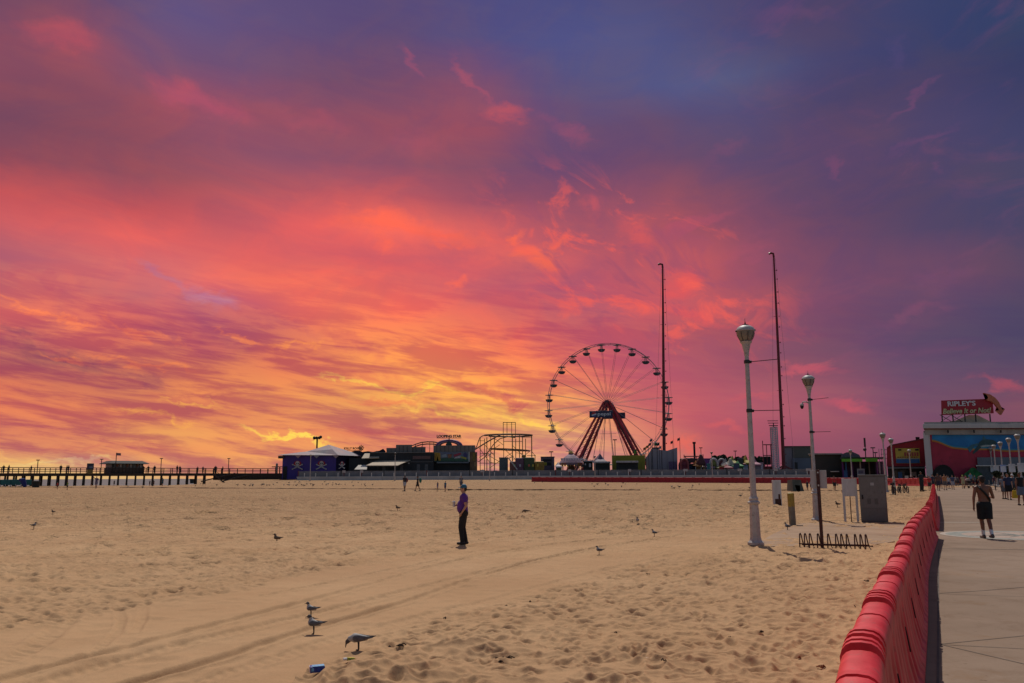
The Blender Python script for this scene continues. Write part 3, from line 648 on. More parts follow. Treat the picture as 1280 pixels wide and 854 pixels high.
sea_m = mat('sea_water', (.13, .12, .118), .7, .15, .02, bump=.6, bscale=.6, spec=.15)
struct(MB().add([(-9000, 150, -1.2), (-38, 150, -1.2), (-38, 9000, -1.2), (-9000, 9000, -1.2)], [(0, 1, 2, 3)]).build('sea', sea_m))
# ------------------------------------------------------------------ boardwalk, pad, mosaic
conc = bpy.data.materials.new('boardwalk_concrete'); conc.use_nodes = True
def conc_setup(m, c1, c2):
    t = m.node_tree; b = t.nodes['Principled BSDF']; L = t.links.new; g = t.nodes.new('ShaderNodeNewGeometry')
    def nz(sc, det=6, ro=.65):
        n = t.nodes.new('ShaderNodeTexNoise'); n.inputs['Scale'].default_value = sc; n.inputs['Detail'].default_value = det; n.inputs['Roughness'].default_value = ro; L(g.outputs['Position'], n.inputs['Vector']); return n.outputs[0]
    def mix(v, a, b_, lo=.35, hi=.65, mode='MIX'):
        r = t.nodes.new('ShaderNodeMapRange'); L(v, r.inputs[0]); r.inputs[1].default_value = lo; r.inputs[2].default_value = hi
        n = t.nodes.new('ShaderNodeMix'); n.data_type = 'RGBA'; n.blend_type = mode; L(r.outputs[0], n.inputs[0])
        for i, q in ((6, a), (7, b_)):
            if isinstance(q, tuple): n.inputs[i].default_value = (*q, 1)
            else: L(q, n.inputs[i])
        return n.outputs[2]
    c = mix(nz(.45), c1, c2); c = mix(nz(90, 2, .8), c, (.9, .9, .9), .5, .95, 'MULTIPLY')
    c = mix(nz(1.6, 8, .75), c, (.70, .64, .58), .50, .70, 'MULTIPLY'); c = mix(nz(.8, 9, .8), c, (1.25, 1.18, 1.05), .54, .68, 'MULTIPLY')      # blown sand and scuffs
    c = mix(nz(9, 4, .6), c, (.55, .5, .46), .66, .72, 'MULTIPLY'); c = mix(nz(.22, 5, .6), c, (.84, .82, .80), .42, .6, 'MULTIPLY')
    L(c, b.inputs['Base Color']); b.inputs['Roughness'].default_value = .88; b.inputs['Specular IOR Level'].default_value = .25
    bp = t.nodes.new('ShaderNodeBump'); bp.inputs['Strength'].default_value = .25; bp.inputs['Distance'].default_value = .004; L(nz(45, 6, .7), bp.inputs['Height']); L(bp.outputs[0], b.inputs['Normal'])
conc_setup(conc, (.215, .145, .100), (.265, .182, .130))
padm = bpy.data.materials.new('pad_concrete'); padm.use_nodes = True; conc_setup(padm, (.31, .20, .128), (.36, .24, .155))

BH = .88
def on_plane(px, py, z):
    d = ray(px, py); t = (z - CAMZ) / d.z; return Vector((d.x * t, d.y * t, 0))
BW = .21
# centreline of the near run of barriers
rim = [on_plane(x, y, BH - .06) for x, y in ((1094, 854), (1107, 800), (1118.5, 750), (1128, 723), (1138, 694), (1142.5, 673), (1147, 656))] + [on_plane(1174, 671.5, 0) + Vector((-.12, .06, 0))]
cl = [Vector((.45, 1.35, 0))]
for i, p in enumerate(rim):
    a = rim[max(i - 1, 0)]; b = rim[min(i + 1, len(rim) - 1)]; t = (b - a).normalized(); n = Vector((-t.y, t.x, 0))
    cl.append(p + n * .095)
def resample(pts, step):
    L = [0]
    for i in range(1, len(pts)): L.append(L[-1] + (pts[i] - pts[i - 1]).length)
    n = int(L[-1] // step); out = []
    for k in range(n + 1):
        s = k * step; out.append(Vector([np.interp(s, L, [p[j] for p in pts]) for j in range(3)]))
    return out
def smooth_poly(P, it=2):
    for _ in range(it):
        Q = [P[0]]
        for i in range(len(P) - 1): Q += [P[i].lerp(P[i + 1], .25), P[i].lerp(P[i + 1], .75)]
        P = Q + [P[-1]]
    return P
cl = smooth_poly(cl)
# far run goes on from behind the first
run2 = [Vector((W(px, 620, D).x, D, 0)) for px, D in ((1160.5, 27.6), (1164.5, 33), (1166.5, 42), (1167.5, 54), (1168, 66))]
edge = [Vector((-1.2, -4, 0))] + cl[::4] + run2 + [Vector((W(1171, 605, 128).x, 128, 0))]
mb = MB(); vs = []; rowsn = []
pts_e = resample([Vector((p.x, p.y, 0)) for p in edge], .8)
NX = 26
for p in pts_e:
    for k in range(NX):
        x = p.x + (k / (NX - 1)) ** 1.5 * (40 + .9 * max(p.y, 0)); vs.append((x, p.y, float(rise(p.y))))
fs = [(i * NX + k, i * NX + k + 1, (i + 1) * NX + k + 1, (i + 1) * NX + k) for i in range(len(pts_e) - 1) for k in range(NX - 1)]
n0 = len(vs)
for p in pts_e: vs.append((p.x, p.y, float(rise(p.y)) - .4))
fs += [(i * NX, (i + 1) * NX, n0 + i + 1, n0 + i) for i in range(len(pts_e) - 1)]
bwk = struct(mb.add(vs, fs).build('boardwalk', conc))
# joints in the concrete (dark sawn grooves) as thin strips
jm = mat('joint', (.10, .075, .06), .9, .2, 3)
def strip(mbb, pix, w, dz=.004, sub=10, f=GW):
    P = [f(*p) for p in pix]; Q = []
    for i in range(len(P) - 1):
        for k in range(sub): Q.append(P[i].lerp(P[i + 1], k / sub))
    Q.append(P[-1])
    for q in Q: q.z = float(rise(q.y)) + dz
    vs = []
    for i, q in enumerate(Q):
        t = (Q[min(i + 1, len(Q) - 1)] - Q[max(i - 1, 0)]).normalized(); n = Vector((-t.y, t.x, 0)) * w / 2; vs += [q + n, q - n]
    mbb.add(vs, [(2 * i, 2 * i + 1, 2 * i + 3, 2 * i + 2) for i in range(len(Q) - 1)])
jb = MB()
strip(jb, [(1172.4, 1300), (1172.4, 854), (1173, 687)], .022)
strip(jb, [(1173, 686), (1330, 688)], .05); strip(jb, [(1174, 742), (1230, 738.5), (1330, 730)], .02); strip(jb, [(1174, 742.5), (1330, 748)], .014)
strip(jb, [(1176, 805.5), (1330, 790)], .014); strip(jb, [(1176, 806), (1330, 814)], .014); strip(jb, [(1176, 806), (1330, 842)], .014)
strip(jb, [(1176, 640), (1330, 641)], .05); strip(jb, [(1178, 627), (1330, 627.6)], .06); strip(jb, [(1178, 900), (1330, 899)], .014)
for i in range(2, 9): strip(jb, [(1178, 594 + 1836 / (22 + i * 9)), (1330, 593.5 + 1836 / (22 + i * 9))], .06)
jb.build('joint', jm, bwk)
# compass mosaic
mc = GW(1275, 669.5); mos = thing('floor_mosaic', 'round white and teal compass mosaic set in the boardwalk behind the shirtless walker', 'floor mosaic', (mc.x, mc.y, float(rise(mc.y))))
def ring(r0, r1, z, n=64, star=0):
    b = MB(); vs = []
    for k in range(n):
        a = 2 * math.pi * k / n
        ro = r1
        vs += [(r0 * math.cos(a), r0 * math.sin(a), z), (ro * math.cos(a), ro * math.sin(a), z)]
    return b.add(vs, [(2 * k, 2 * k + 1, (2 * k + 3) % (2 * n), (2 * k + 2) % (2 * n)) for k in range(n)])
rm = mc.x - GW(1186, 670).x
ring(rm * .93, rm, .006).build('border', mat('mosaic_white', (.35, .28, .225), .7, .1, 6, dirt=(.36, .28, .22)), mos)
ring(rm * .72, rm * .93, .006).build('ring', mat('mosaic_teal', (.18, .185, .16), .7, .2, 5, dirt=(.34, .27, .22)), mos)
ring(.001, rm * .72, .006).build('field', mat('mosaic_pink', (.31, .22, .17), .7, .15, 5, dirt=(.42, .35, .30)), mos)
sb = MB()
for k in range(8):
    a = math.pi / 4 * k; R = rm * (.7 if k % 2 == 0 else .5)
    sb.slab([(0, 0), (math.cos(a - .22) * R * .3, math.sin(a - .22) * R * .3), (math.cos(a) * R, math.sin(a) * R), (math.cos(a + .22) * R * .3, math.sin(a + .22) * R * .3)], .008 + k * .0005, .010 + k * .0005)
sb.build('compass_star', 'mosaic_teal', mos)
lb = MB(); strip(lb, [(1172, 653), (1230, 653.2)], .16, .005); lb.build('painted_line', mat('line_paint', (.5, .44, .38), .8, .15, 4, dirt=(.35, .27, .22)), bwk)
# side pad reaching from barrier to lamp posts, partly drifted over
PADPX = [(944, 684), (962, 670), (985, 660), (1003, 653), (1060, 652), (1120, 652), (1150, 652), (1143, 672), (1118, 678), (1094, 682), (1040, 683), (990, 684)]
pp = [G(*p) for p in PADPX]; PADZ = -.185
cx_ = sum(p.x for p in pp) / len(pp)
pb = MB(); ring_ = []
pq = smooth_poly(pp + [pp[0]], 2)
zt = lambda y: -.12 + float(rise(y)) + .04
pb.slab([(p.x, p.y) for p in pq[:-1]], -.40, PADZ)
struct(pb.build('concrete_pad', padm))

# ------------------------------------------------------------------ barriers
BL = 1.83
def barrier_proto():
    b = MB(); S = [];
    def wz(z):  # half width by height
        return float(np.interp(z, [0, .06, .10, .30, .62, .74, .80], [.225, .225, .195, .15, .112, .106, .104]))
    cuts = [0, .012, .05, .055, .116, .121, .176, .181, .236, .241, .279, .283, .30, .34, .38, .42, .46, .50, .55, .60, .65, .70, .75, .80, .85, .885, .89, .915]
    full = cuts + [BL - c for c in cuts[::-1]]
    full = sorted(set(round(c, 4) for c in full))
    def topd(s):
        s = min(s, BL - s)
        if s < .052: return -.15
        if s < .118: return .03
        if s < .178: return -.12
        if s < .238: return .03
        if s < .28: return -.04
        if s > .887: return -.045
        if s > .84: return .008
        return 0
    def flute(s, z):
        if z < .09 or z > .74: return 0
        env = math.sin(math.pi * (z - .09) / .65) ** .5 * (1.25 - z)
        u = (s - .22) / (BL - .44)
        if u < 0 or u > 1: return .0
        return .08 * env * (max(0, math.sin(u * math.pi * 7)) ** .5 if .29 < u < .71 else .35 * max(0, math.sin(u * math.pi * 7)))
    zl = [0, .06, .10, .14, .22, .32, .42, .52, .62, .69, .73, .775]
    nv = 0; vs = []
    for s in full:
        td0 = topd(s); e = (.0 if 0.02 < s < BL - .02 else -.012)
        ring = []
        for z in zl: ring.append((s, wz(z) - flute(s, z) + e, z))
        td = topd(s); rr = wz(.775) + e + (.006 if td > .02 else (-.014 if td < -.08 else 0))
        for k in range(1, 10):
            a = math.pi * k / 10; ring.append((s, rr * math.copysign(abs(math.cos(a)) ** .7, math.cos(a)), max(.745, .775 + (BH - .775 + td) * math.sin(a) ** .75) if td > -.05 or k in (1, 9) else max(.74, .775 + (BH - .775 + td) * math.sin(a) ** .75)))
        for z in zl[::-1]: ring.append((s, -(wz(z) - flute(s, z) + e), z))
        nv = len(ring); vs += ring
    fs = [(i * nv + k, i * nv + k + 1, (i + 1) * nv + k + 1, (i + 1) * nv + k) for i in range(len(full) - 1) for k in range(nv - 1)]
    fs += [(i * nv + nv - 1, i * nv, (i + 1) * nv, (i + 1) * nv + nv - 1) for i in range(len(full) - 1)]
    fs.append(list(range(nv))); fs.append([(len(full) - 1) * nv + k for k in range(nv)][::-1])
    b.add(vs, fs); return b
def make_barrier(label, loc, rz, group):
    t = thing('traffic_barrier', label, 'barrier', loc, rz, group)
    barrier_proto().build('shell', 'red_plastic', t, smooth=True)
    for x in (BL * .5,):
        for s in (-1, 1):
            b = MB(); m = Matrix.Translation((x, s * .136, .44)) @ Matrix.Rotation(s * .14, 4, 'X') @ Matrix.Diagonal((.8, .3, .8, 1))
            prof = []
            n = 14; vs = [(.035 * math.cos(2 * math.pi * k / n), s * .02, .125 * math.sin(2 * math.pi * k / n)) for k in range(n)] + [(.035 * math.cos(2 * math.pi * k / n), -s * .05, .125 * math.sin(2 * math.pi * k / n)) for k in range(n)]
            b.add(vs, [list(range(n)), list(range(n, 2 * n))[::-1]] + [(k, (k + 1) % n, (k + 1) % n + n, k + n) for k in range(n)], m)
            b.build('forklift_slot', mat('slot_dark', (.035, .012, .01), .9, .3, 9), t)
    b = MB(); b.lathe([(.028, 0), (.028, .05), (.02, .065), (.001, .068)], 12, (.075, .075, .70)); b.build('hinge_pin', mat('steel', (.35, .34, .33), .35, .2, 9, metal=.8), t)
    return t
near_pts = resample([Vector((p.x, p.y, 0)) for p in cl], BL + .0)
proto = None; nb = 0
ordinals = ['nearest', 'second', 'third', 'fourth', 'fifth', 'sixth', 'seventh', 'eighth', 'ninth', 'tenth', 'eleventh', 'twelfth', 'thirteenth', 'fourteenth', 'fifteenth', 'sixteenth']
for i in range(len(near_pts) - 1):
    a, b = near_pts[i], near_pts[i + 1]; d = b - a; rz = math.atan2(d.y, d.x)
    a = a + Vector((0, 0, float(rise(a.y)) - .004))
    lab = 'red plastic water barrier, %s from the camera in the near boardwalk row' % ordinals[min(i, 15)]
    if i == len(near_pts) - 2: lab = 'red plastic water barrier that ends the near row, its dark slots showing'
    if proto is None: proto = make_barrier(lab, a, rz, 'red barriers along the boardwalk edge')
    else: dup(proto, a, rz, lab)
    nb += 1
r2 = resample(run2, BL)
for i in range(len(r2) - 1):
    a, b = r2[i], r2[i + 1]; d = b - a; a = a + Vector((0, 0, float(rise(a.y)) - .004))
    dup(proto, a, math.atan2(d.y, d.x), 'red plastic water barrier, %s' % ('first of the far boardwalk row, square end facing the camera' if i == 0 else 'in the far row running on up the boardwalk edge'), 'red barriers in the far boardwalk row')
# long far row crossing the sand below the fence: each unit a thing without parts
fb_pts = [G(665, 602.6), G(800, 603.4), G(900, 604.0), G(1000, 604.6), G(1090, 606), G(1165, 608.5)]
fb_pts = [Vector((p.x, p.y, 0)) for p in fb_pts]
fr = resample(fb_pts, BL + .02); shell = [c for c in kids(proto) if c.name.startswith('shell')][0]
print('far barriers', len(fr), fb_pts)
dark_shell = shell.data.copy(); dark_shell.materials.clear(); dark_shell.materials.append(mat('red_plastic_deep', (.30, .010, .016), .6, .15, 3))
for i in range(len(fr) - 1):
    a, b = fr[i], fr[i + 1]; d = b - a
    o = bpy.data.objects.new('traffic_barrier', dark_shell); COL.objects.link(o); o.location = (a.x, a.y, float(sand_base(a.x, a.y)) + .03); o.rotation_euler = (0, 0, math.atan2(d.y, d.x))
    o.scale = (1, 1, 1.08)
    tag(o, 'small far red barrier in the long row across the sand below the grey fence', 'barrier', 'red barriers in the long row across the sand')

# ------------------------------------------------------------------ lamps
def lamp_post(label, loc, Hh, arms=True, camera=False, simple=False, group='white boardwalk lamp posts', tilt=0):
    t = thing('street_lamp', label, 'street lamp', loc, 0, group); k = Hh / 6.0; n = 16 if not simple else 10
    b = MB(); b.lathe([(.235, 0), (.235, .07), (.20, .10), (.17, .14), (.155, .20), (.15, .25), (.138, .80), (.125, 1.12), (.175, 1.15), (.18, 1.19), (.135, 1.22), (.12, 1.26), (.11, 1.30)], 8 if not simple else 8)
    b.build('base', 'lamp_white', t)
    b = MB(); b.lathe([(.12, 1.25), (.14, 1.29), (.10, 1.34), (.092, 1.38), (.085, 1.45), (.062, Hh * .80), (.06, Hh - 1.03)], n); b.build('pole', 'lamp_white', t, smooth=True)
    z = Hh - 1.03
    b = MB(); b.lathe([(.062, z), (.07, z + .03), (.07, z + .08), (.095, z + .2), (.125, z + .33), (.13, z + .36), (.17, z + .40), (.175, z + .43)], n); b.build('neck', 'lamp_white', t, smooth=True)
    b = MB(); b.lathe([(.13, z + .43), (.19, z + .50), (.235, z + .60), (.255, z + .70), (.262, z + .735)], n + 4); g = b.build('globe', mat('lamp_globe', (.17, .155, .135), .3, .12, 6, spec=.6), t, smooth=True)
    if not simple:
        rb = MB()
        for q in range(8):
            a = math.pi / 4 * q; rb.tube([(math.cos(a) * r, math.sin(a) * r, z + h) for r, h in ((.165, .44), (.205, .51), (.248, .60), (.268, .70))], .007, 5)
        rb.build('rib', 'dark_metal', g)
        b = MB(); b.ball((.275, 0, z + .77), .03, 6); b.ball((-.275, 0, z + .74), .03, 6); b.build('clip', 'dark_metal', t)
    b = MB(); b.lathe([(.275, z + .735), (.28, z + .76), (.27, z + .78), (.235, z + .84), (.17, z + .885), (.09, z + .91), (.085, z + .925)], n + 4); cp = b.build('lamp_cap', 'lamp_white', t, smooth=True)
    b = MB(); b.lathe([(.10, z + .915), (.10, z + .93), (.02, z + .94), (.032, z + .965), (.012, z + .99), (.02, z + 1.01), (.006, z + 1.03), (.006, z + 1.12)], 8); b.build('finial', 'dark_metal', cp)
    if arms:
        for zz, up in ((z - .17, .09), (z - 1.60, .02)):
            b = MB(); b.lathe([(.082, zz - .05), (.09, zz - .03), (.09, zz + .03), (.082, zz + .05)], 12); b.tube([(.07, 0, zz), (.13, 0, zz)], .045, 8); bk = b.build('collar', 'dark_metal', t)
            b = MB(); b.tube([(.1, 0, zz), (.95 if not camera else .88, .1, zz + up)], .012, 6); b.build('banner_arm', 'dark_metal', t)
    if camera:
        b = MB(); zz = z - .32; b.tube([(-.05, 0, zz), (-.16, 0, zz + .05), (-.30, 0, zz + .04), (-.34, 0, zz - .04)], .03, 8); am = b.build('camera_arm', 'lamp_white', t)
        b = MB(); b.lathe([(.05, -.02), (.085, -.06), (.085, -.12)], 12, (-.35, 0, zz)); b.build('camera_housing', 'lamp_white', am)
        b = MB(); b.lathe([(.08, -.12), (.075, -.19), (.045, -.25), (.001, -.27)], 12, (-.35, 0, zz)); b.build('camera_dome', 'black', am)
    return t
def height_at(p, px, pytop):
    w = W(px, pytop, p.y); return w.z - p.z
p = SG(945, 683); h = height_at(p, 932, 402); l1 = lamp_post('tall white lamp post nearest the camera, left of the bike rack', p, h); print('lamp1', p, h)
p = SG(1021, 651); p.z = PADZ - .02 if p.y < 32 else p.z; h = height_at(p, 1013, 466); lamp_post('white lamp post carrying a security camera on a short arm, behind the blank sign', p, h, camera=True); print('lamp2', p, h)
for px, yb, yt, D, lab in [(493.5, 599, 566, 183, 'slim white lamp pole in front of the black stage with beige awnings'), (387.5, 599, 568, 183, 'slim white pole in front of the blue pirate building'), (612, 600, 567, 183, 'slim white pole in front of the roller coaster'),
                           (744, 603, 570, 174, 'slim white pole in front of the big wheel legs'), (891, 604, 565, 158, 'slim white pole in front of the carnival stalls')]:
    x = W(px, yb, D); z = float(sand_base(x.x, D)); t = thing('lamp_pole', lab, 'lamp pole', (x.x, D, z), 0, 'slim poles along the sea wall'); H = W(px, yt, D).z - z
    MB().lathe([(.16, 0), (.16, .5), (.12, .6), (.09, 1), (.07, H - .4)], 8).build('pole', 'lamp_white', t)
    MB().lathe([(.08, H - .42), (.26, H - .12), (.24, H - .05), (.08, H)], 10).build('lamp_head', 'dark_metal' if yt in (566, 565, 570) else 'lamp_white', t)
for px, D, lab in [(1104, 77, 'tall white lamp post left of the red building, banner arm at its top'), (1114, 88, 'white lamp post in front of the left edge of the red building'), (1136, 125, 'shorter looking white lamp post under the yellow sign'), (1062, 124, 'far lamp post with a dark twin head before the green canopy'),
                   (1277, 80, 'nearest white lamp post of the row before the mural'), (1265.5, 89, 'white lamp post second in the row before the mural'), (1254.5, 100, 'white lamp post with a blue and white board in the row before the mural'), (1246, 111, 'white lamp post fourth in the row before the mural'), (1241.5, 122, 'farthest white lamp post of the row before the mural')]:
    x = W(px + 4 if px < 1200 else px + 1, 610, D); z = float(rise(D)); yt = {1104: 539.5, 1114: 546.5, 1136: 561, 1062: 561, 1277: 541, 1265.5: 546, 1254.5: 551, 1246: 555, 1241.5: 558.5}[px]
    H = W(px, yt, D).z - z; t = lamp_post(lab, (x.x, D, z), H, arms=False, simple=True, group='white lamp posts farther up the boardwalk')
    if px > 1240:
        c = (.45, .45, .47) if px != 1254.5 else (.25, .32, .55)
        b = MB(); b.box(-.34, .34, -.16, -.12, 1.75, 2.6); b.build('notice_board', M(c, .6), t)
        if px == 1254.5: MB().box(-.30, .30, -.164, -.161, 1.8, 2.45).build('notice_panel', M((.55, .56, .6), .6), t)
        c = MB(); c.box(-.05, .05, -.12, .0, 2.1, 2.2); c.build('bracket', 'dark_metal', t)

# ------------------------------------------------------------------ objects on the sand / pad
rust = mat('rust_steel', (.05, .018, .015), .75, .35, 12, dirt=(.11, .04, .02), bump=.3)
p = SG(1028, 686); H = height_at(p, 1029, 587); t = thing('sign_post', 'rust brown sign post with a blank grey board, standing at the bike rack', 'sign', p, -.35)
MB().box(-.045, .045, -.03, .03, -.1, H).build('post', rust, t, bevel=.006)
s = p.y / FPX
MB().box(-9 * s, 10 * s, .034, .05, H - 23 * s, H - .02).build('board', mat('sign_grey', (.36, .36, .36), .5, .08, 3, dirt=(.28, .27, .26)), t, bevel=.004)
MB().box(-.02, .02, -.04, -.03, H - .1, H - .06).box(-.02, .02, -.04, -.03, H - .45, H - .41).build('bolt', 'steel', t)
# bike rack
p = SG(1000, 685); q = SG(1087, 687); s = 22.2 / FPX
t = thing('bike_rack', 'low dark rusty bike rack of eleven pointed hoops standing on the pad edge', 'bike rack', (p.x, p.y, min(p.z, q.z) - .01), math.atan2(q.y - p.y, q.x - p.x))
Lr = (q - p).length; HT = .37
for xx in (10.7, 16.8, 23, 33.2, 46, 56, 62.4, 69.2, 79.4, 86.1, 92.5):
    x = (xx - 10.7) / 81.8 * (Lr - .1); b = MB(); pts = [(x, -.16, 0), (x + .005, -.10, HT * .55), (x + .012, -.02, HT * .97), (x + .03, .02, HT), (x + .045, .05, HT * .9), (x + .07, .14, HT * .45), (x + .10, .24, .02)]
    b.tube(pts, .017, 6); b.build('hoop', rust, t, smooth=True)
MB().bar((-.02, -.15, .10), (Lr, -.15, .10), .03).bar((.05, .2, .05), (Lr + .1, .2, .05), .03).build('rail', rust, t)
# white board on two legs
p = SG(1064.5, 652); s = p.y / FPX; H = height_at(p, 1064, 597); t = thing('notice_board', 'white wooden board on two flat legs beside the grey cabinet', 'notice board', (p.x, p.y, p.z - .03), -.38)
wh = mat('weathered_white', (.50, .49, .48), .7, .12, 4, dirt=(.36, .33, .30), streak=True)
for x in (-8.5, 6): MB().box(x * s, (x + 2.8) * s, -.03, .03, 0, H).build('leg', wh, t, bevel=.006)
MB().box(-6 * s, 6.5 * s, -.02, .015, H * .60, H - .02).build('panel', wh, t, bevel=.004)
MB().box(-.5 * s, .6 * s, .02, .06, 0, H * .7).build('stake', rust, t)
# cabinet
p = SG(1093.5, 653); s = p.y / FPX; H = height_at(p, 1093, 592.5); t = thing('utility_cabinet', 'large dark grey metal utility cabinet standing left of the red barriers', 'cabinet', (p.x, p.y, p.z - .03), -.42)
gm = mat('cabinet_grey', (.125, .12, .11), .5, .1, 2, dirt=(.10, .085, .07)); w = 15.2 * s
MB().box(-w, w, 0, .62, .05, H - .06).build('body', gm, t, bevel=.01)
MB().box(-w - .03, w + .03, -.03, .66, H - .06, H).build('top', gm, t, bevel=.008)
MB().box(-w + .02, w - .02, .02, .6, 0, .06).build('plinth', 'dark_metal', t)
d = MB().box(-w + .04, w - .04, -.018, -.002, .62, H - .10).build('door', mat('cabinet_door', (.14, .132, .12), .5, .08, 3, dirt=(.11, .10, .085)), t, bevel=.005)
MB().box(-w + .08, -w + .14, -.05, -.018, .98, 1.16).build('handle', 'black', d)
MB().box(-.07, .07, -.0215, -.0185, H - .45, H - .33).build('label_plate', M((.3, .3, .29), .5), d)
MB().box(-w + .04, w - .04, -.016, -.002, .10, .60).build('lower_panel', gm, t, bevel=.005)
for x in (-.16, .12):
    v = MB()
    for k in range(7): v.box(x - .07, x + .07, -.024, -.018, .78 + k * .035, .79 + k * .035)
    v.build('vent', 'black', d)
# white rusty piling
p = SG(971.8, 631); s = p.y / FPX; H = height_at(p, 971.8, 599.5); t = thing('square_post', 'short thick white post with rust at its foot behind the nearest lamp', 'post', (p.x, p.y, p.z - .05))
MB().box(-5.0 * s, 5.0 * s, -.12, .12, 0, H).build('shaft', wh, t, bevel=.012)
MB().box(-3.2 * s, 4.2 * s, -.125, -.119, .03, H * .33).box(1.0 * s, 3.4 * s, -.126, -.119, H * .30, H * .5).build('rust_patch', mat('rust_patch', (.07, .03, .022), .9, .4, 9), t)
# yellow topped bollard
p = SG(991, 656); s = p.y / FPX; H = height_at(p, 990, 614.5); t = thing('bollard', 'grey steel bollard with a yellow painted top near the second lamp', 'bollard', (p.x, p.y, p.z - .05), 0)
t.rotation_euler = (0, R_(-1), 0)
MB().lathe([(4.0 * s, 0), (4.0 * s, H * .60)], 18).build('shaft', mat('bollard_grey', (.17, .155, .12), .7, .2, 5, dirt=(.24, .18, .03)), t, smooth=True)
MB().lathe([(4.1 * s, H * .60), (4.1 * s, H - .02), (3.2 * s, H)], 18).build('painted_top', mat('bollard_yellow', (.30, .21, .03), .6, .2, 8, dirt=(.15, .12, .06)), t, smooth=True)

# dark strip added to stand in for the scarp's shadow line
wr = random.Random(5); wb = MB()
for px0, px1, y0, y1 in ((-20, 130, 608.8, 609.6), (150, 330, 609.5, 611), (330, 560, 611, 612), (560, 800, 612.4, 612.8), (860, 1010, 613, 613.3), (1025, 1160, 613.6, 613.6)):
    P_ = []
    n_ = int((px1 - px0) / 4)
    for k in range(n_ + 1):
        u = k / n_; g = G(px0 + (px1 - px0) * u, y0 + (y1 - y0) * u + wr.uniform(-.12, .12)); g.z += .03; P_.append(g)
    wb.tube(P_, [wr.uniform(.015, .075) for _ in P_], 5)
wo_ = wb.build('scarp_shadow_strip', mat('shadow_strip_dark', (.07, .045, .03), .9, .4, 2)); wo_['kind'] = 'stuff'; wo_['label'] = 'thin dark strip added as a shadow line across the far sand'; wo_['category'] = 'shadow strip'
# litter
p = SG(396, 850); t = thing('drink_carton', 'crumpled blue drinks carton lying on the sand at the bottom edge', 'carton', p + Vector((0, 0, .025)), .35); s = p.y / FPX
cb = MB(); m_ = Matrix.Rotation(.1, 4, 'X'); cb.box(-8.6 * s, 8.6 * s, -.035, .035, 0, 7 * s, m_); cb.build('box', mat('carton_blue', (.008, .02, .18), .4, .2, 30, c2=(.015, .06, .32)), t, bevel=.006)
MB().box(-6 * s, 8.2 * s, -.030, .030, 7.15 * s, 7.35 * s, m_).box(-7.5 * s, -4.5 * s, -.0375, -.0355, 2 * s, 5.8 * s, m_).build('print_patch', mat('carton_light', (.10, .30, .50), .4, .3, 40), t)
MB().box(-9.2 * s, -8.65 * s, -.03, .03, 1 * s, 7 * s, m_).build('end_flap', M((.6, .5, .5), .5), t)
p = SG(434.5, 841); t = thing('sunscreen_tube', 'small yellow and green squeezed tube with white cap lying on the sand', 'tube', p + Vector((0, 0, .018)), .55); s = p.y / FPX
tb = MB(); tb.add([(-.012 + .0, -.016, .0), (-.012, .016, 0), (-.012, .016, .03), (-.012, -.016, .03), (8 * s, -.03, .012), (8 * s, .03, .012), (8 * s, .03, .02), (8 * s, -.03, .02)], [(0, 1, 2, 3), (7, 6, 5, 4), (0, 4, 5, 1), (1, 5, 6, 2), (2, 6, 7, 3), (3, 7, 4, 0)]); tb.build('tube', mat('tube_yellow', (.55, .42, .02), .4, .1, 60, c2=(.03, .22, .05)), t)
cb = MB(); cb.tube([(-.05, 0, .016), (-.012, 0, .016)], .014, 10); cb.build('lid', M((.65, .65, .65), .4), t)
drk = mat('seaweed_dark', (.03, .018, .012), .9, .4, 30)
debris = [(487, 811, 3, 'stick scrap beside the pecking gull'), (500, 812, 7, 'dried seaweed strand right of the pecking gull'), (632, 823, 12, 'long dry seaweed strand on the mound in front'), (627, 828, 5, 'dark seaweed clump below the long strand'), (951, 790, 5, 'dark clump of seaweed on the rough sand at right'), (634, 759, 3, 'dark scrap on the smooth sand edge'), (556, 777, 3, 'small green scrap on the smooth sand'),
          (912, 798, 2.5, 'tiny dark chip left of the dark clump'), (942, 820, 2.5, 'tiny dark chip below the dark clump'), (1027, 833, 6, 'rust brown leaf scrap near the barrier foot'), (1070, 760, 2.5, 'tiny dark chip by the barrier'), (663, 752, 3, 'dark twig at the top of the rough sand'), (810, 720, 2.5, 'tiny dark twig in mid sand'), (1000, 823, 3, 'dark twig left of the leaf scrap'), (1085, 731, 5, 'thin twig against the barrier'), (830, 833, 3, 'dark chip in the front sand'), (770, 793, 2.5, 'dark speck in the middle of the rough sand')]
for px, py, r, lab in debris:
    p = SG(px, py); s = p.y / FPX; b = MB(); rr = random.Random(px)
    for k in range(max(2, int(r * .8))):
        a = rr.uniform(-.5, .5); L = r * s * rr.uniform(.4, 1); x = rr.uniform(-r, r) * s * .6; y = rr.uniform(-.05, .05)
        b.tube([(x - L / 2, y, .006 + rr.random() * .01), (x, y + a * .05, .018 + rr.random() * .015), (x + L / 2, y + a * L, .006)], .005 + .004 * rr.random(), 5)
    o = b.build('debris', drk if 'leaf' not in lab else M((.25, .08, .03), .8)); o.location = p; tag(o, lab, 'debris', 'scraps on the sand')
for px, py, lab in [(472, 820, 'clear plastic scrap below the pecking gull'), (1013, 725, 'small white scrap on the sand by the lamp shadow'), (961, 750, 'white paper bit on the rough sand'), (808, 826, 'white shell chip low in front')]:
    p = SG(px, py); b = MB(); b.slab([(-.04, -.02), (.03, -.03), (.05, .01), (0, .03), (-.03, .02)], .004, .012); o = b.build('litter_scrap', M((.5, .48, .45), .5)); o.location = p; tag(o, lab, 'litter', 'pale scraps on the sand')

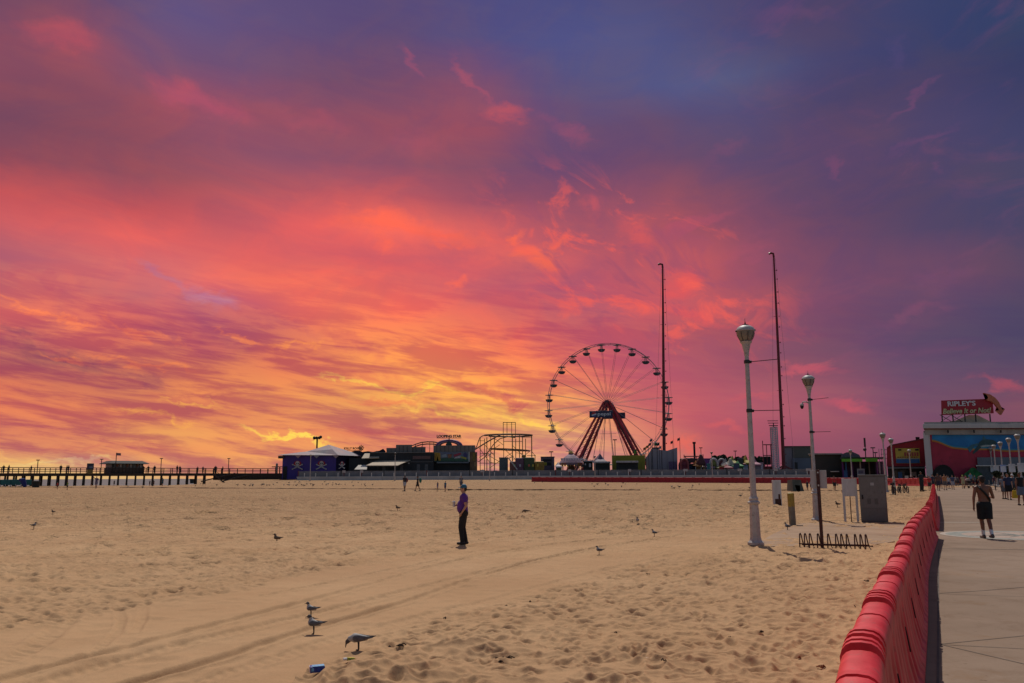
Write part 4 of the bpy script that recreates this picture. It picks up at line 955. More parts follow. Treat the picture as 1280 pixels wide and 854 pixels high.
# ------------------------------------------------------------------ gulls
def gull(label, px, py, L, face=-1, pose='stand', brown=False, vox=.006, group='gulls on the near sand', rz=None):
    """L = body length in photo pixels; face -1 looks left"""
    p = SG(px, py); s = p.y / FPX; Lm = L * s; k = Lm / .38
    if rz is None: rz = 0 if face > 0 else math.pi
    t = thing('gull', label, 'gull', p, rz, group, sc=k)
    bz = .165 if pose == 'peck' else .19; body = []
    if pose == 'peck':
        body += [C((-.10, 0, bz), (.05, 0, bz + .005), .036, .066, m=0), C((.05, 0, bz + .005), (.12, 0, bz - .005), .060, .040, m=0), C((.12, 0, bz - .01), (.16, 0, bz - .045), .034, .031, m=1), C((.175, 0, bz - .06), (.185, 0, bz - .125), .014, .007, m=2)]
    else:
        body += [C((-.10, 0, bz - .02), (.04, 0, bz + .015), .034, .070, m=0), C((.04, 0, bz + .03), (.072, 0, bz + .10), .052, .032, m=0), C((.076, 0, bz + .118), (.09, 0, bz + .124), .036, .033, m=1), C((.115, 0, bz + .118), (.165, 0, bz + .106), .013, .006, m=2)]
    for sd in (-1, 1): body += [C((.0, sd * .024, bz - .04), (-.002, sd * .024, .01), .011, .009, m=2), C((-.005, sd * .022, .006), (.035, sd * .024, .006), .007, .007, fy=1, m=2)]
    bw = 'gull_brown' if brown else 'gull_white'
    fuse('body', body, [bw, 'gull_brown' if brown else 'gull_head', 'gull_black'], t, vox / max(k, .5), 2)
    for sd in (-1, 1):
        w = MB(); pr = [(.075, .0, .028), (.05, .012, .05), (0, .017, .056), (-.07, .013, .042), (-.14, .006, .024), (-.20, .0, .006)]
        vs = []; n = 8
        for x, yo, r in pr:
            for q in range(n):
                a = 2 * math.pi * q / n; vs.append((x, sd * (.052 - max(0, -x) * .12 + yo * .5 + .016 * math.cos(a)), bz + .006 + math.sin(a) * r * .8 + (.0 if x > -.1 else .008)))
        w.add(vs, [(i * n + q, i * n + (q + 1) % n, (i + 1) * n + (q + 1) % n, (i + 1) * n + q) for i in range(len(pr) - 1) for q in range(n)] + [list(range(n)), [(len(pr) - 1) * n + q for q in range(n)]])
        wg = w.build('wing', 'gull_brown' if brown else 'gull_grey', t, smooth=True)
        MB().tube([(-.13, sd * .035, bz + .015), (-.19, sd * .022, bz + .022), (-.245, sd * .01, bz + .03)], [.016, .012, .003], 6).build('wing_tip', 'gull_black', wg)
    MB().add([(-.10, -.02, bz - .0), (-.10, .02, bz - .0), (-.20, .03, bz + .005), (-.20, -.03, bz + .005), (-.10, -.02, bz + .012), (-.10, .02, bz + .012), (-.20, .03, bz + .012), (-.20, -.03, bz + .012)], [(0, 3, 2, 1), (4, 5, 6, 7), (0, 1, 5, 4), (1, 2, 6, 5), (2, 3, 7, 6), (3, 0, 4, 7)]).build('tail', bw, t)
    return t
gull('gull with a smoky head facing left, the rear one of the close pair', 388.5, 771, 19)
gull('gull standing sideways with white tail tip, the front one of the close pair', 392, 792.5, 25)
gull('dark winged gull bending down to peck at the sand', 448, 814.5, 32, pose='peck')
gull('brown gull standing alone on the left part of the beach', 346, 678, 13, brown=True)
gull('gull standing with black folded wings on the smooth sand right of the man', 749, 694, 12)
gull('small pale gull seen head on, behind the middle sand', 797, 657, 10, rz=-math.pi / 2 - .3)
gull('small gull left of the nearest lamp, facing left above its shadow', 818, 671, 10)
gull('pale gull standing at the foot of the yellow topped bollard', 984.5, 663, 11)
gull('dark small gull far left on the sand', 66, 643, 6, brown=True)
gull('small gull facing right, farthest left on the beach', 42, 663, 9, face=1)
gull('dark brown gull facing left between the lone gull and the man', 497, 640, 8, brown=True)
gull('dark bird crouched low right of the man in purple', 657, 641, 9, brown=True, pose='peck')
gull('dark gull between the sign and the white board', 1047, 634, 8, brown=True)
gull('small dark gull beyond the white board', 1054, 619, 6, brown=True)
# distant flock: simple whole birds, one shared mesh per look
def tiny_gull(brown):
    mbx = MB(); mbx.ball((0, 0, .15), .07, 6, (1.6, .8, .8)); mbx.ball((.12, 0, .23), .035, 6); mbx.tube([(-.08, 0, .16), (-.24, 0, .17)], [.05, .005], 5); mbx.tube([(.14, 0, .23), (.19, 0, .22)], [.012, .004], 4)
    mbx.tube([(0, .02, .12), (0, .02, 0)], .008, 4); mbx.tube([(0, -.02, .12), (0, -.02, 0)], .008, 4); mbx.cm = 1
    mbx.ball((-.04, .045, .165), .055, 6, (2.2, .4, .8)); mbx.ball((-.04, -.045, .165), .055, 6, (2.2, .4, .8))
    o = mbx.build('gull', ['gull_head' if brown else 'gull_white', 'gull_black']); return o
tg = [tiny_gull(False), tiny_gull(True)]
rr = random.Random(3); spots = []
for i in range(58):
    x = rr.triangular(222, 492, 360); y = rr.uniform(606.0, 608.6) + (rr.random() < .12) * -3
    spots.append((x, y))
for x, y in [(403, 606), (406, 603), (410, 606), (416, 605), (424, 606), (440, 604), (448, 604), (452, 606.5), (740, 606), (743, 609), (747, 607), (760, 608), (757, 606), (779, 605), (782, 606), (777, 609.5), (796, 606), (840, 611), (843, 612), (849, 611), (865, 611), (866, 609), (874, 607), (911, 607), (937, 611), (150, 607), (160, 609), (166, 607), (190, 609), (668, 605), (678, 604), (926, 621), (1047, 608), (120, 609.3), (178, 610), (210, 608)]: spots.append((x, y))
for i, (x, y) in enumerate(spots):
    b = i % 3 != 0; o = tg[b].copy() if i > 1 else tg[i]; 
    if i > 1: COL.objects.link(o)
    g = G(x, y); o.location = (g.x, g.y, HZ(g.x, g.y)); o.rotation_euler = (0, 0, rr.uniform(0, 6.28)); q = rr.uniform(.9, 1.35); o.scale = (q, q, q)
    tag(o, 'tiny distant gull standing in the flock on the far sand', 'gull', 'distant flock of gulls')
# ------------------------------------------------------------------ resort beyond the sand
PG = 1.45
lot = MB(); xs0 = W(345, 598, 192).x
lot.add([(xs0, 192, PG), (400, 192, PG), (900, 900, PG + .02), (xs0, 900, PG + .02)], [(0, 1, 2, 3)])
struct(lot.build('park_ground', mat('asphalt', (.06, .055, .055), .9, .2, .3)))
def U(px, D): return W(px, 590, D).x
def Zp(py, D, px=640): return W(px, py, D).z
def sc_(D): return D / FPX
def PBox(t, name, x0, x1, y0, y1, D, dep, m, dy=0, ztop=None, bevel=0, par=None, ground=False):
    """box part of thing t (empty at world X of t) spanning photo px x0..x1, y0(top)..y1(bottom) at distance D"""
    cx = (x0 + x1) / 2; a = W(x0, (y0 + y1) / 2, D); b = W(x1, (y0 + y1) / 2, D); z1 = W(cx, y0, D).z; z0 = W(cx, y1, D).z if not ground else PG
    o = t.location; mb = MB(); mb.box(a.x - o.x, b.x - o.x, D - o.y + dy, D - o.y + dy + dep, z0 - o.z, z1 - o.z); shear(mb, t, D - o.y + dy)
    return mb.build(name, m, par or t, bevel=bevel)
def shear(mb, t, yf):
    sh = t.location.x / t.location.y   # side walls run back along the street grid, away from the beach
    mb.v = [(x + (y - yf) * sh, y, z) for x, y, z in mb.v]
def site(name, label, cat, px, D, group=None):
    return thing(name, label, cat, (U(px, D), D, PG), 0, group)
def L(t, px, py, D, dy=0):
    w = W(px, py, D) - t.location; return Vector((w.x, D - t.location.y + dy, w.z))
def poly(t, name, pts, D, dep, m, dy=0, par=None, mb=None):
    q = [L(t, x, y, D) for x, y in pts]; b = mb or MB(); y0 = D - t.location.y + dy
    b.prism([(v.x, v.z) for v in q], y0, y0 + dep); shear(b, t, y0)
    return b.build(name, m, par or t) if mb is None else b
def win_row(t, x0, x1, y0, y1, n, D, m, dy=-.05, par=None, fr=.6):
    for i in range(n):
        a = x0 + (x1 - x0) * (i + (1 - fr) / 2) / n; b = x0 + (x1 - x0) * (i + (1 + fr) / 2) / n
        PBox(t, 'window', a, b, y0, y1, D, .04, m, dy=dy, par=par)
glass = mat('dark_glass', (.02, .022, .026), .15, .1, 1, spec=.6)
# fence with windscreen + kerb wall + little white posts
D = 188; FX = [357, 440, 455, 495, 543, 605, 617, 698, 712, 785, 858, 925, 970, 1013]
kerbm = mat('seawall', (.36, .36, .37), .85, .1, .6, dirt=(.30, .29, .29), streak=True)
t = thing('sea_wall', 'long low pale concrete sea wall under the grey fence', 'wall', (U(640, D), D, 0)); a = L(t, 372, 598, D); b = L(t, 1017, 598, D)
zb = Zp(599.4, D, 500); zt_ = Zp(595.0, D, 640)
n_ = 24; vs = []
wallb = MB().box(a.x, b.x, -.5, 1.5, zb - 1.0, zt_)
wallb.box(a.x - .1, b.x + .1, -.56, -.5, zt_ - .25, zt_ + .03).build('wall', kerbm, t)
posts = []
scrn = mat('windscreen', (.14, .14, .155), .85, .18, .25, bump=.5, bscale=.8, dirt=(.11, .11, .125), streak=True)
f = thing('screened_fence', 'long fence covered by a dark grey windscreen along the amusement park edge', 'fence', (U(640, D), D + .3, zt_))
zf = Zp(588.2, D, 640) - zt_
ns = 60
for i in range(ns):
    x0 = a.x + (b.x - a.x) * i / ns; x1 = a.x + (b.x - a.x) * (i + 1) / ns
    if i % 5 == 0: MB().box(x0 - .08, x0 + .08, -.02, .08, 0, zf + .12).build('post', 'mast_red' if i % 15 == 0 else 'dark_metal', f)
fb = MB(); N = 400; vs = []
for i in range(N + 1):
    x = a.x + (b.x - a.x) * i / N; bul = .08 * math.sin(i * .9) * math.sin(i * .13); sag = .08 * abs(math.sin(i * math.pi / (N / 60)))
    vs += [(x, .12, .02), (x, .10 + bul, zf * .5), (x, .12, zf - sag)]
fb.add(vs, [(3 * i + k, 3 * i + 3 + k, 3 * i + 4 + k, 3 * i + 1 + k) for i in range(N) for k in (0, 1)]); fb.build('screen', scrn, f)
MB().box(a.x, b.x, .15, .19, zf - .02, zf + .04).build('rail', mat('fence_rail', (.22, .2, .2), .6, .1, 2), f)
for px in list(range(380, 1015, 14)):
    o = MB().lathe([(.09, 0), (.09, .7), (.05, .8)], 8).build('kerb_post', white); o.location = (U(px, D - .8), D - .25, zt_ + .03)
    tag(o, 'small white post on the pale sea wall', 'post', 'little white posts on the sea wall')
for px, w in [(430, 3), (603, 3.5), (787, 3), (857, 4), (925, 4), (970, 3.5), (1011, 5), (452, 3), (712, 3)]:
    o = thing('fence_banner', 'small sign on the dark fence, pixel-pale board with red support at place %s' % {430: 'below the pirate canopy', 603: 'before the looping ride mural', 787: 'below the second trailer', 857: 'left of the slim carnival pole', 925: 'left of the nearest lamp', 970: 'above the white rusty post', 1011: 'at the right end of the fence', 452: 'below the white awning', 712: 'below the merry-go-round'}[px], 'sign', (U(px, D), D + .15, zt_))
    o['label'] = o['label'].replace('small sign on the dark fence, pixel-pale board with red support at place', 'small pale sign on the dark fence')
    MB().box(-.07, .07, -.12, -.04, 0, zf + .25).build('support', 'mast_red', o); MB().box(-w * .12, w * .12, -.16, -.125, zf - .35, zf + .18).build('board', M((.35, .32, .33), .6), o)

# ---- ferris wheel
D = 254; s = sc_(D); hub = W(759.5, 504.6, D); R = 75.6 * s; yaw = R_(14)
t = thing('ferris_wheel', 'giant ferris wheel with dark round gondolas and dark red legs', 'ferris wheel', (hub.x, D, PG), -yaw)
hz = hub.z - PG; ax = 1.25
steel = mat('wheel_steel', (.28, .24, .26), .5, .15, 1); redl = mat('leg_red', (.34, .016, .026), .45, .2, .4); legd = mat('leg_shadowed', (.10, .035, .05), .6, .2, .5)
def cpt(a, r, y): return Vector((math.cos(a) * r, y, hz + math.sin(a) * r))
for y in (-ax, ax):
    MB().tube([cpt(2 * math.pi * k / 96, R, y) for k in range(96)], .085, 5, closed=True).build('rim', steel, t)
MB().tube([cpt(2 * math.pi * k / 96, R * .965, -ax) for k in range(96)], .045, 4, closed=True).build('inner_rim', steel, t)
cb = MB()
for k in range(48):
    a = 2 * math.pi * (k + .5) / 48; cb.bar(cpt(a, R, -ax), cpt(a, R, ax), .06)
    cb.bar(cpt(a, R * .965, -ax), cpt(a + math.pi / 24, R, -ax), .035)
cb.build('rim_brace', steel, t)
A0 = math.pi / 2 + R_(4.8)
bowl = mat('gondola_dark', (.055, .07, .09), .4, .2, 2); canm = mat('gondola_canopy', (.10, .10, .115), .5, .2, 2)
for k in range(24):
    a = A0 + 2 * math.pi * k / 24
    for y in (-ax, ax):
        MB().tube([cpt(a, .7, y * 1.2), cpt(a, R, y)], .042, 4).build('spoke', steel, t)
    P0 = cpt(a, R, 0); g = MB(); o3 = (P0.x, 0, P0.z)
    g.lathe([(.05, -2.42), (.55, -2.36), (.92, -2.12), (1.12, -1.75), (1.16, -1.55), (1.08, -1.55), (1.02, -1.75), (.05, -1.9)], 14, o3); gd = g.build('gondola', bowl, t, smooth=True)
    MB().lathe([(.03, .02), (.5, -.04), (1.25, -.16), (1.32, -.24), (1.25, -.26), (.1, -.12)], 14, o3).build('gondola_roof', canm, gd)
    c = MB(); c.tube([(P0.x, -ax, P0.z), (P0.x, ax, P0.z)], .07, 5)
    for q in range(4): an = q * math.pi / 2 + .6; c.tube([(P0.x + math.cos(an) * .25, math.sin(an) * .25, P0.z - .1), (P0.x + math.cos(an) * .55, math.sin(an) * .55, P0.z - 1.8)], .05, 4)
    c.tube([(P0.x, 0, P0.z), (P0.x, 0, P0.z - 1.9)], .06, 5)
    c.build('hanger', steel, gd)
MB().tube([(0, -2.3, hz), (0, 2.3, hz)], .55, 14).tube([(0, -1.6, hz), (0, -1.4, hz)], 1.0, 14).tube([(0, 1.4, hz), (0, 1.6, hz)], 1.0, 14).build('hub', legd, t)
footx = 45.8 * s / .97
for sy, ya, yb in ((-1, -1.9, -8.4), (1, 1.9, 8.4)):
    for sx in (-1, 1):
        for off in (-.95, .95):
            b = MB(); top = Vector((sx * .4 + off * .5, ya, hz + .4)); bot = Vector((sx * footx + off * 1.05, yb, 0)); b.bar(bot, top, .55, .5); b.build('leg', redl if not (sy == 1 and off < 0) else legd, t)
        lb = MB()
        for k in range(14):
            u = k / 14; v = (k + 1) / 14; T = lambda u_, of: Vector((sx * footx + of * 1.05, yb, 0)).lerp(Vector((sx * .35 + of * .35, ya, hz + .4)), u_)
            lb.bar(T(u, -.95), T(v, .95), .12); lb.bar(T(v, -.95), T(v, .95), .12)
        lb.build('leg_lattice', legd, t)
pb_ = mat('sign_blue', (.022, .024, .07), .5, .15, .8)
def wheel_sign(y, x0, x1, zc, h, words):
    sg = MB().box(x0, x1, y - .12, y + .12, zc - h / 2, zc + h / 2).build('sign_panel', pb_, t, bevel=.03)
    if words:
        text('lettering', 'pepsi', (x1 - x0) * .56, h * .62, M((.55, .55, .58), .5), sg, (x0 + (x1 - x0) * .36, y - .15, zc - h * .36), .02, .02)
        n = 20; r = h * .36; cx = x0 + (x1 - x0) * .20; z0 = zc
        disc = lambda a0, a1, c, nm, wob=0: MB().prism([(cx + r * math.cos(a0 + (a1 - a0) * k / n), z0 + r * math.sin(a0 + (a1 - a0) * k / n)) for k in range(n + 1)], y - .17 - wob, y - .13 - wob).build(nm, c, sg)
        MB().lathe([(r * 1.02, 0), (r * 1.02, .03)], 28, (0, 0, 0), Matrix.Translation((cx, y - .125, z0)) @ Matrix.Rotation(math.pi / 2, 4, 'X')).build('emblem_disc', M((.6, .6, .62), .5), sg)
        disc(R_(20), R_(190), M((.35, .02, .03), .5), 'emblem_red', .02); disc(R_(220), R_(350), M((.03, .06, .25), .5), 'emblem_blue', .02)
zc = hz - 14.3 * s
wheel_sign(-4.1, -20.5 * s, 8 * s, zc, 8.2 * s, True)
wheel_sign(3.6, -8 * s, 20 * s, zc, 7.8 * s, False)
MB().box(-footx - 2, footx + 2, -8, 8, 0, .5).build('base_platform', 'dark_metal', t)
for x0, x1, zt in ((-4.2, -1.2, 0), (-1.2, -.4, 0), (1.6, .5, 0), (5.2, 1.2, 0)):
    MB().tube([(x0 * 1.3, -2, .5), (x1, -1.9, hz - 1)], .09, 5).build('stay', steel, t)
MB().bar((-9.5 * s * 1, -2.2, hz - 38 * s), (11 * s, -2.2, hz - 38 * s), .09).build('cross_beam', steel, t)

# ---- tall masts
def mast(label, top, bot, D, rpx):
    b = W(*bot, D); b.z = PG; tp = W(*top, D); t = thing('ride_mast', label, 'mast', b, 0, 'pair of tall red ride masts'); v = tp - b; s = sc_(D)
    MB().tube([(0, 0, 0), v * .5, v * .985], [rpx * s * .85, rpx * s * .68, rpx * s * .42], 10).build('pole', 'mast_red', t, smooth=True)
    MB().tube([v * .985, v + Vector((-.1, 0, .1)), v + Vector((-.9, 0, .25)), v + Vector((-1.3, 0, .0))], .3, 8).build('tip', 'mast_red', t)
    rr_ = random.Random(int(top[0]))
    for k in range(17):
        u = .05 + .055 * k + rr_.uniform(-.01, .01); q = v * u; MB().bar(q, q + Vector((.8 if k % 6 else -.85, 0, .0)), .09).box(q.x + .6, q.x + .78, -.07, .07, q.z - .15, q.z + .2).build('rung_bracket', 'mast_red', t)
    for k in (-1, 1): MB().bar(v * .04 + Vector((0, 0, .6)), (k * 5.6, 0, .1), .45).bar(v * .04, (k * 3.2, 3, .1), .35).build('foot_strut', 'mast_red', t)
    MB().tube([v * .98 + Vector((.4, 0, 0)), Vector((3.4, 1, .5))], .03, 4).build('cable', steel, t)
    MB().tube([v * .98 + Vector((-.4, 0, 0)), Vector((-2.6, 1, .5))], .03, 4).build('cable', steel, t)
mast('tall thin dark red mast rising just right of the ferris wheel', (828.3, 331), (830, 585), 240, 2.5)
mast('tall thin dark red mast with hooked tip standing behind the nearest lamp post', (967, 317.5), (979.5, 583), 228, 2.6)
# lattice tower + red ride
D = 226; t = site('lattice_tower', 'white lattice drop tower beside the right hand red mast', 'tower', 970, D); s = sc_(D); wl_ = mat('tower_white', (.38, .36, .38), .6, .1, 1)
H = Zp(534, D, 970) - PG; hw = 3.2 * s
for x in (-hw, hw):
    for y in (-hw, hw): MB().box(x - .12, x + .12, y - .12, y + .12, 0, H).build('leg', wl_, t)
n = 22
for y in (-hw, hw):
    b = MB()
    for k in range(n): z0 = H * k / n; z1 = H * (k + 1) / n; b.bar((-hw, y, z0), (hw, y, z1), .12).bar((-hw, y, z1), (hw, y, z1), .14)
    b.build('brace', wl_, t)
MB().box(-hw * 1.7, hw * 1.6, -.3, .3, H + .3, H + .5).box(-hw * 2.0, hw * 1.8, -.3, .3, H + 1.0, H + 1.15).box(-.1, .1, -.1, .1, H, H + 1).box(-hw * 2.2, hw * 1.8, -.3, .3, H + 1.6, H + 1.75).build('head_frame', 'dark_metal', t)
t = site('thrill_ride', 'dark red open frame ride with a black seat block beside the lattice tower', 'ride', 960, D)
for x0, y0 in ((954, 551), (958.7, 556), (964, 556)): PBox(t, 'frame_post', x0 - .5, x0 + .5, y0, 587, D, .3, 'mast_red')
PBox(t, 'frame_beam', 954, 965, 555.4, 556.6, D, .3, 'mast_red', dy=-.02); PBox(t, 'frame_beam', 954, 965, 569, 570, D, .3, 'mast_red', dy=-.02)
PBox(t, 'seat_block', 955, 964, 570.5, 581, D, 2, 'black', dy=.32, bevel=.2); PBox(t, 'ride_base', 953, 966, 583, 587, D, 4, 'mast_red', dy=.4, ground=True)

# ---- buildings right of the masts
gA = mat('wall_grey_green', (.10, .095, .08), .8, .1, .3, dirt=(.085, .08, .07)); gB = mat('wall_grey_mauve', (.19, .17, .19), .8, .1, .3); gC = mat('wall_blue_grey', (.12, .13, .16), .8, .1, .3); gD = mat('wall_dark', (.035, .034, .032), .8, .15, .4)
D = 232; t = site('warehouse', 'plain grey windowless building right of the tall red mast', 'building', 998, D)
PBox(t, 'wall', 979, 991, 559, 585, D, 14, gB, ground=True); PBox(t, 'wall', 990.9, 1017, 558.3, 572.5, D - .3, 14, gA); PBox(t, 'wall', 990.9, 1017, 572.6, 590, D - .5, 14, gC, ground=True); PBox(t, 'roof_edge', 979, 1017, 557.6, 558.4, D - .6, 15, 'dark_metal')
PBox(t, 'door', 993, 997, 578, 586, D - .5, .05, gD, dy=-.06, ground=True)
D = 150; t = site('arcade_building', 'low dark building with a flat roof behind the second lamp post', 'building', 1040, D); t.location.z = float(rise(D))
def gbox(t, nm, x0, x1, y0, y1, D, dep, m, **k):
    return PBox(t, nm, x0, x1, y0, y1, D, dep, m, **k)
gbox(t, 'wall', 1014, 1052, 568, 604, D, 12, gD); gbox(t, 'roof', 1010, 1053, 566.6, 568.2, D - .6, 13, mat('roof_edge_pale', (.25, .24, .24), .7, .1, 1)); gbox(t, 'wall', 1052.2, 1060, 568, 604, D + .5, 12, M((.06, .055, .055), .8))
gbox(t, 'opening', 1022, 1034, 590, 604, D, .05, 'black', dy=-.06)
gbox(t, 'awning', 1038, 1049, 589, 590, D - 1.6, 1.5, white)
# green canopy attraction
D = 146; t = site('green_canopy_arcade', 'purple fronted arcade with a bright green canopy strip', 'arcade', 1072, D); t.location.z = float(rise(D))
gbox(t, 'wall', 1052, 1105, 577, 604, D + 2, 8, M((.05, .03, .07), .8)); gbox(t, 'canopy', 1052, 1078, 573.6, 577, D - 1, 3, mat('canopy_green', (.10, .42, .03), .6, .1, 1)); gbox(t, 'canopy', 1082, 1097, 573, 577, D - 1.2, 3, 'canopy_green')
gbox(t, 'roof', 1052, 1106, 571.5, 573.2, D + 1, 9, 'dark_metal')
poly(t, 'arch_roof', [(1050, 574), (1052, 568), (1058, 565.5), (1066, 565), (1074, 568.5), (1077, 574)], D + 3, 6, M((.10, .10, .11), .6))
for x, c in ((1054, (.12, .03, .2)), (1058, (.02, .12, .3)), (1066, (.1, .03, .15)), (1076, (.35, .33, .36)), (1087, (.12, .12, .10)), (1097, (.15, .05, .2))): gbox(t, 'column', x - .8, x + .8, 577.2, 604, D + 1.2, .5, M(c, .6))
gbox(t, 'blue_panel', 1055, 1059.5, 588, 600, D + 1.0, .15, mat('panel_blue', (.02, .10, .28), .5, .1, 1)); gbox(t, 'poster', 1071.5, 1081, 586, 598, D + 1.0, .12, M((.3, .34, .42), .5)); gbox(t, 'poster_print', 1073, 1079.5, 588, 592, D + .95, .04, M((.1, .12, .2), .5))
gbox(t, 'opening', 1082, 1094, 580, 603, D + 1.8, .15, 'black')
t = site('antenna_mast', 'thin antenna mast with a dark ball halfway up, above the green canopy', 'mast', 1081, 190)
q = L(t, 1080.5, 547.5, 190); MB().tube([(q.x, 0, 0), (q.x, 0, q.z - 2)], .12, 6).tube([(q.x, 0, q.z - 2), q], .22, 6).build('pole', 'dark_metal', t); q = L(t, 1081, 562, 190); MB().ball(q, .38, 8).build('ball', 'dark_metal', t)
t = site('steel_frame', 'grey open steel stair frame left of the red building', 'frame', 1104, 140); t.location.z = float(rise(140))
for x in (1100, 1103, 1107.5): gbox(t, 'post', x - .35, x + .35, 561, 603, 140, .2, M((.18, .2, .24), .5))
for y in (562, 567.5, 573): gbox(t, 'beam', 1100, 1108, y, y + .6, 140, .15, M((.18, .2, .24), .5), dy=-.2)
gbox(t, 'banner', 1098.5, 1100.4, 577, 592, 139.5, .1, M((.4, .36, .42), .6)); 
# ---- museum building with mural
D = 122; zg = float(rise(D)); t = thing('museum_building', 'pale fronted building with a red and blue shark mural by the boardwalk', 'building', (U(1200, D), D, zg)); s = sc_(D)
pale = mat('stucco_pale', (.30, .28, .26), .85, .08, .5, dirt=(.24, .22, .20), streak=True)
mred = mat('mural_red', (.33, .026, .055), .75, .12, .5, dirt=(.20, .02, .04)); mblue = mat('mural_blue', (.012, .13, .36), .7, .15, .3, c2=(.02, .22, .50))
XR = 1420
gbox(t, 'wall', 1157, XR, 538, 606, D + .6, 16, pale)
gbox(t, 'pilaster', 1156.5, 1164.5, 541, 606, D, .8, mat('stucco_white', (.42, .41, .41), .8, .06, .6, dirt=(.34, .32, .31), streak=True))
gbox(t, 'cornice', 1153.5, XR, 529.5, 535, D - .6, 3, 'stucco_white', bevel=.05); gbox(t, 'cornice_band', 1155, XR, 527.2, 529.4, D - .3, 3, pale); gbox(t, 'cornice_line', 1154.5, XR, 535.1, 536.3, D - .4, 2, M((.12, .03, .03), .7)); gbox(t, 'frieze', 1156, XR, 536.4, 543, D - .05, 1.5, pale)
mw = MB(); 
mur = gbox(t, 'mural', 1164.6, XR, 543.2, 604, D + .3, .28, mred)
mx0, mx1 = 1164.8, 1279
wave = lambda x: 550 + 9.5 * sst(1164, 1196, x) - 0 + 1.5 * math.sin((x - 1196) / 14) * (x > 1196) + 5 * sst(1225, 1262, x) - 3 * sst(1262, 1300, x)
xsv = np.linspace(1164.8, 1330, 50)
def murpoly(nm, top, bot, m, dy):
    q = [(x, top(x)) for x in xsv] + [(x, bot(x)) for x in xsv[::-1]]; return poly(t, nm, q, D + .3, .02, m, dy=dy, par=mur)
murpoly('mural_sea', lambda x: 543.6, lambda x: float(wave(x)) - 1.6, mblue, -.022)
murpoly('mural_shallows', lambda x: float(wave(x)) - 1.6, lambda x: float(wave(x)), mat('mural_teal', (.03, .22, .30), .7, .1, 1), -.023)
murpoly('mural_beach', lambda x: float(wave(x)), lambda x: float(wave(x)) + 2.0, mat('mural_orange', (.42, .16, .03), .7, .1, 1), -.024)
# sea creature
sh = [(1215.5, 567), (1218, 562), (1222, 557), (1223.5, 553), (1227, 550.5), (1233, 549.3), (1240, 549.8), (1244, 551.5), (1246, 554.5), (1243, 556.8), (1238, 558.2), (1231, 558.8), (1226, 559.5), (1222, 563.5), (1217, 567.5)]
poly(t, 'mural_shark', sh, D + .3, .03, M((.02, .06, .07), .6), dy=-.03 - .03, par=mur)
poly(t, 'mural_shark_belly', [(1225, 557.5), (1231, 556.2), (1238, 556.4), (1243, 556.9), (1238, 558.1), (1231, 558.7), (1226, 559.4)], D + .3, .015, M((.25, .30, .30), .6), dy=-.08, par=mur)
poly(t, 'mural_fin', [(1209, 560), (1214, 556), (1222, 554), (1224, 557), (1218, 558), (1212, 566)], D + .3, .02, M((.03, .12, .17), .6), dy=-.05, par=mur)
poly(t, 'mural_fin', [(1227, 550.6), (1229, 545), (1233, 549.5)], D + .3, .02, M((.03, .12, .17), .6), dy=-.05, par=mur)
# dark arch + green bush shape + grey panels low on the wall
poly(t, 'tunnel_arch', [(1163.5 + 14 - 14.2 * math.cos(a), 598 - 17 * math.sin(a)) for a in np.linspace(0, math.pi, 20)] + [(1191.7, 605), (1163.3, 605)], D + .3, .3, mat('cave_dark', (.015, .014, .013), .9, .3, 2, bump=.5), dy=-.34)
poly(t, 'tunnel_arch_rim', [(1177.5 - 11 * math.cos(a), 598 - 13 * math.sin(a)) for a in np.linspace(0, math.pi, 20)], D + .3, .1, 'black', dy=-.46)
poly(t, 'green_mound', [(1209 - 12.5 * math.cos(a), 600 - (14 + 1.5 * math.sin(a * 5)) * math.sin(a)) for a in np.linspace(0, math.pi, 26)], D + .3, 1.2, mat('mound_green', (.015, .10, .03), .9, .4, 2, bump=.6), dy=-1.55)
gbox(t, 'side_panel', 1220.5, XR, 571.5, 581, D + .28, .2, mat('panel_grey', (.10, .12, .15), .6, .1, 1), dy=-.25); gbox(t, 'ledge', 1220, XR, 581.2, 582.4, D - .3, .6, white); gbox(t, 'shopfront', 1220.5, XR, 582.5, 606, D + .28, .2, M((.05, .06, .07), .6), dy=-.25)
for x in (1185, 1217.5, 1251): gbox(t, 'spotlight', x - 1, x + 1, 537.6, 541, D - .8, .4, 'black')
hipa = [(1190, 527.4), (1211, 518.8), (1222, 519), (1239, 527.4)]
poly(t, 'hipped_roof', hipa, D + 3, 6, mat('roof_cream', (.34, .30, .23), .8, .1, 1))
# roof sign
D2 = D + 2.2; t2 = thing('roof_sign', 'dark red museum roof sign with curved orange arrow on its right end', 'sign', (U(1210, D2), D2, Zp(527, D2, 1210)))
bd = poly(t2, 'board', [(1176.3, 500.8), (1240.5, 498.4), (1242.3, 516.6), (1176.8, 518.9)], D2, .35, mat('sign_red', (.30, .012, .026), .6, .1, .5))
s2 = sc_(D2); q0 = L(t2, 1184.5, 508.2, D2); q1 = L(t2, 1178.5, 517.6, D2)
tilt = math.atan2(2.2, 66)
sw_ = M((.52, .51, .54), .5); sy_ = M((.46, .44, .24), .5)
text('lettering', 'RIPLEY\u2019S', 35 * s2, 6.3 * s2, sw_, bd, (q0.x, -.03, q0.z), .03, .03, rot=tilt * .7)
text('lettering', 'Believe It or Not!', 60.5 * s2, 6.6 * s2, sy_, bd, (q1.x, -.03, q1.z), .03, .025, shear=.25, rot=tilt * .7)
ARR2 = [(1228, 491.6), (1236, 493.6), (1242, 497.6), (1246.6, 503), (1249.4, 509), (1250.4, 512.6), (1254.0, 511.8), (1249.6, 519), (1243.6, 513.8), (1246.6, 513.2), (1244.8, 509.6), (1241.6, 505.4), (1237, 502), (1231.5, 500.6), (1233, 497.6), (1231.6, 494.6)]
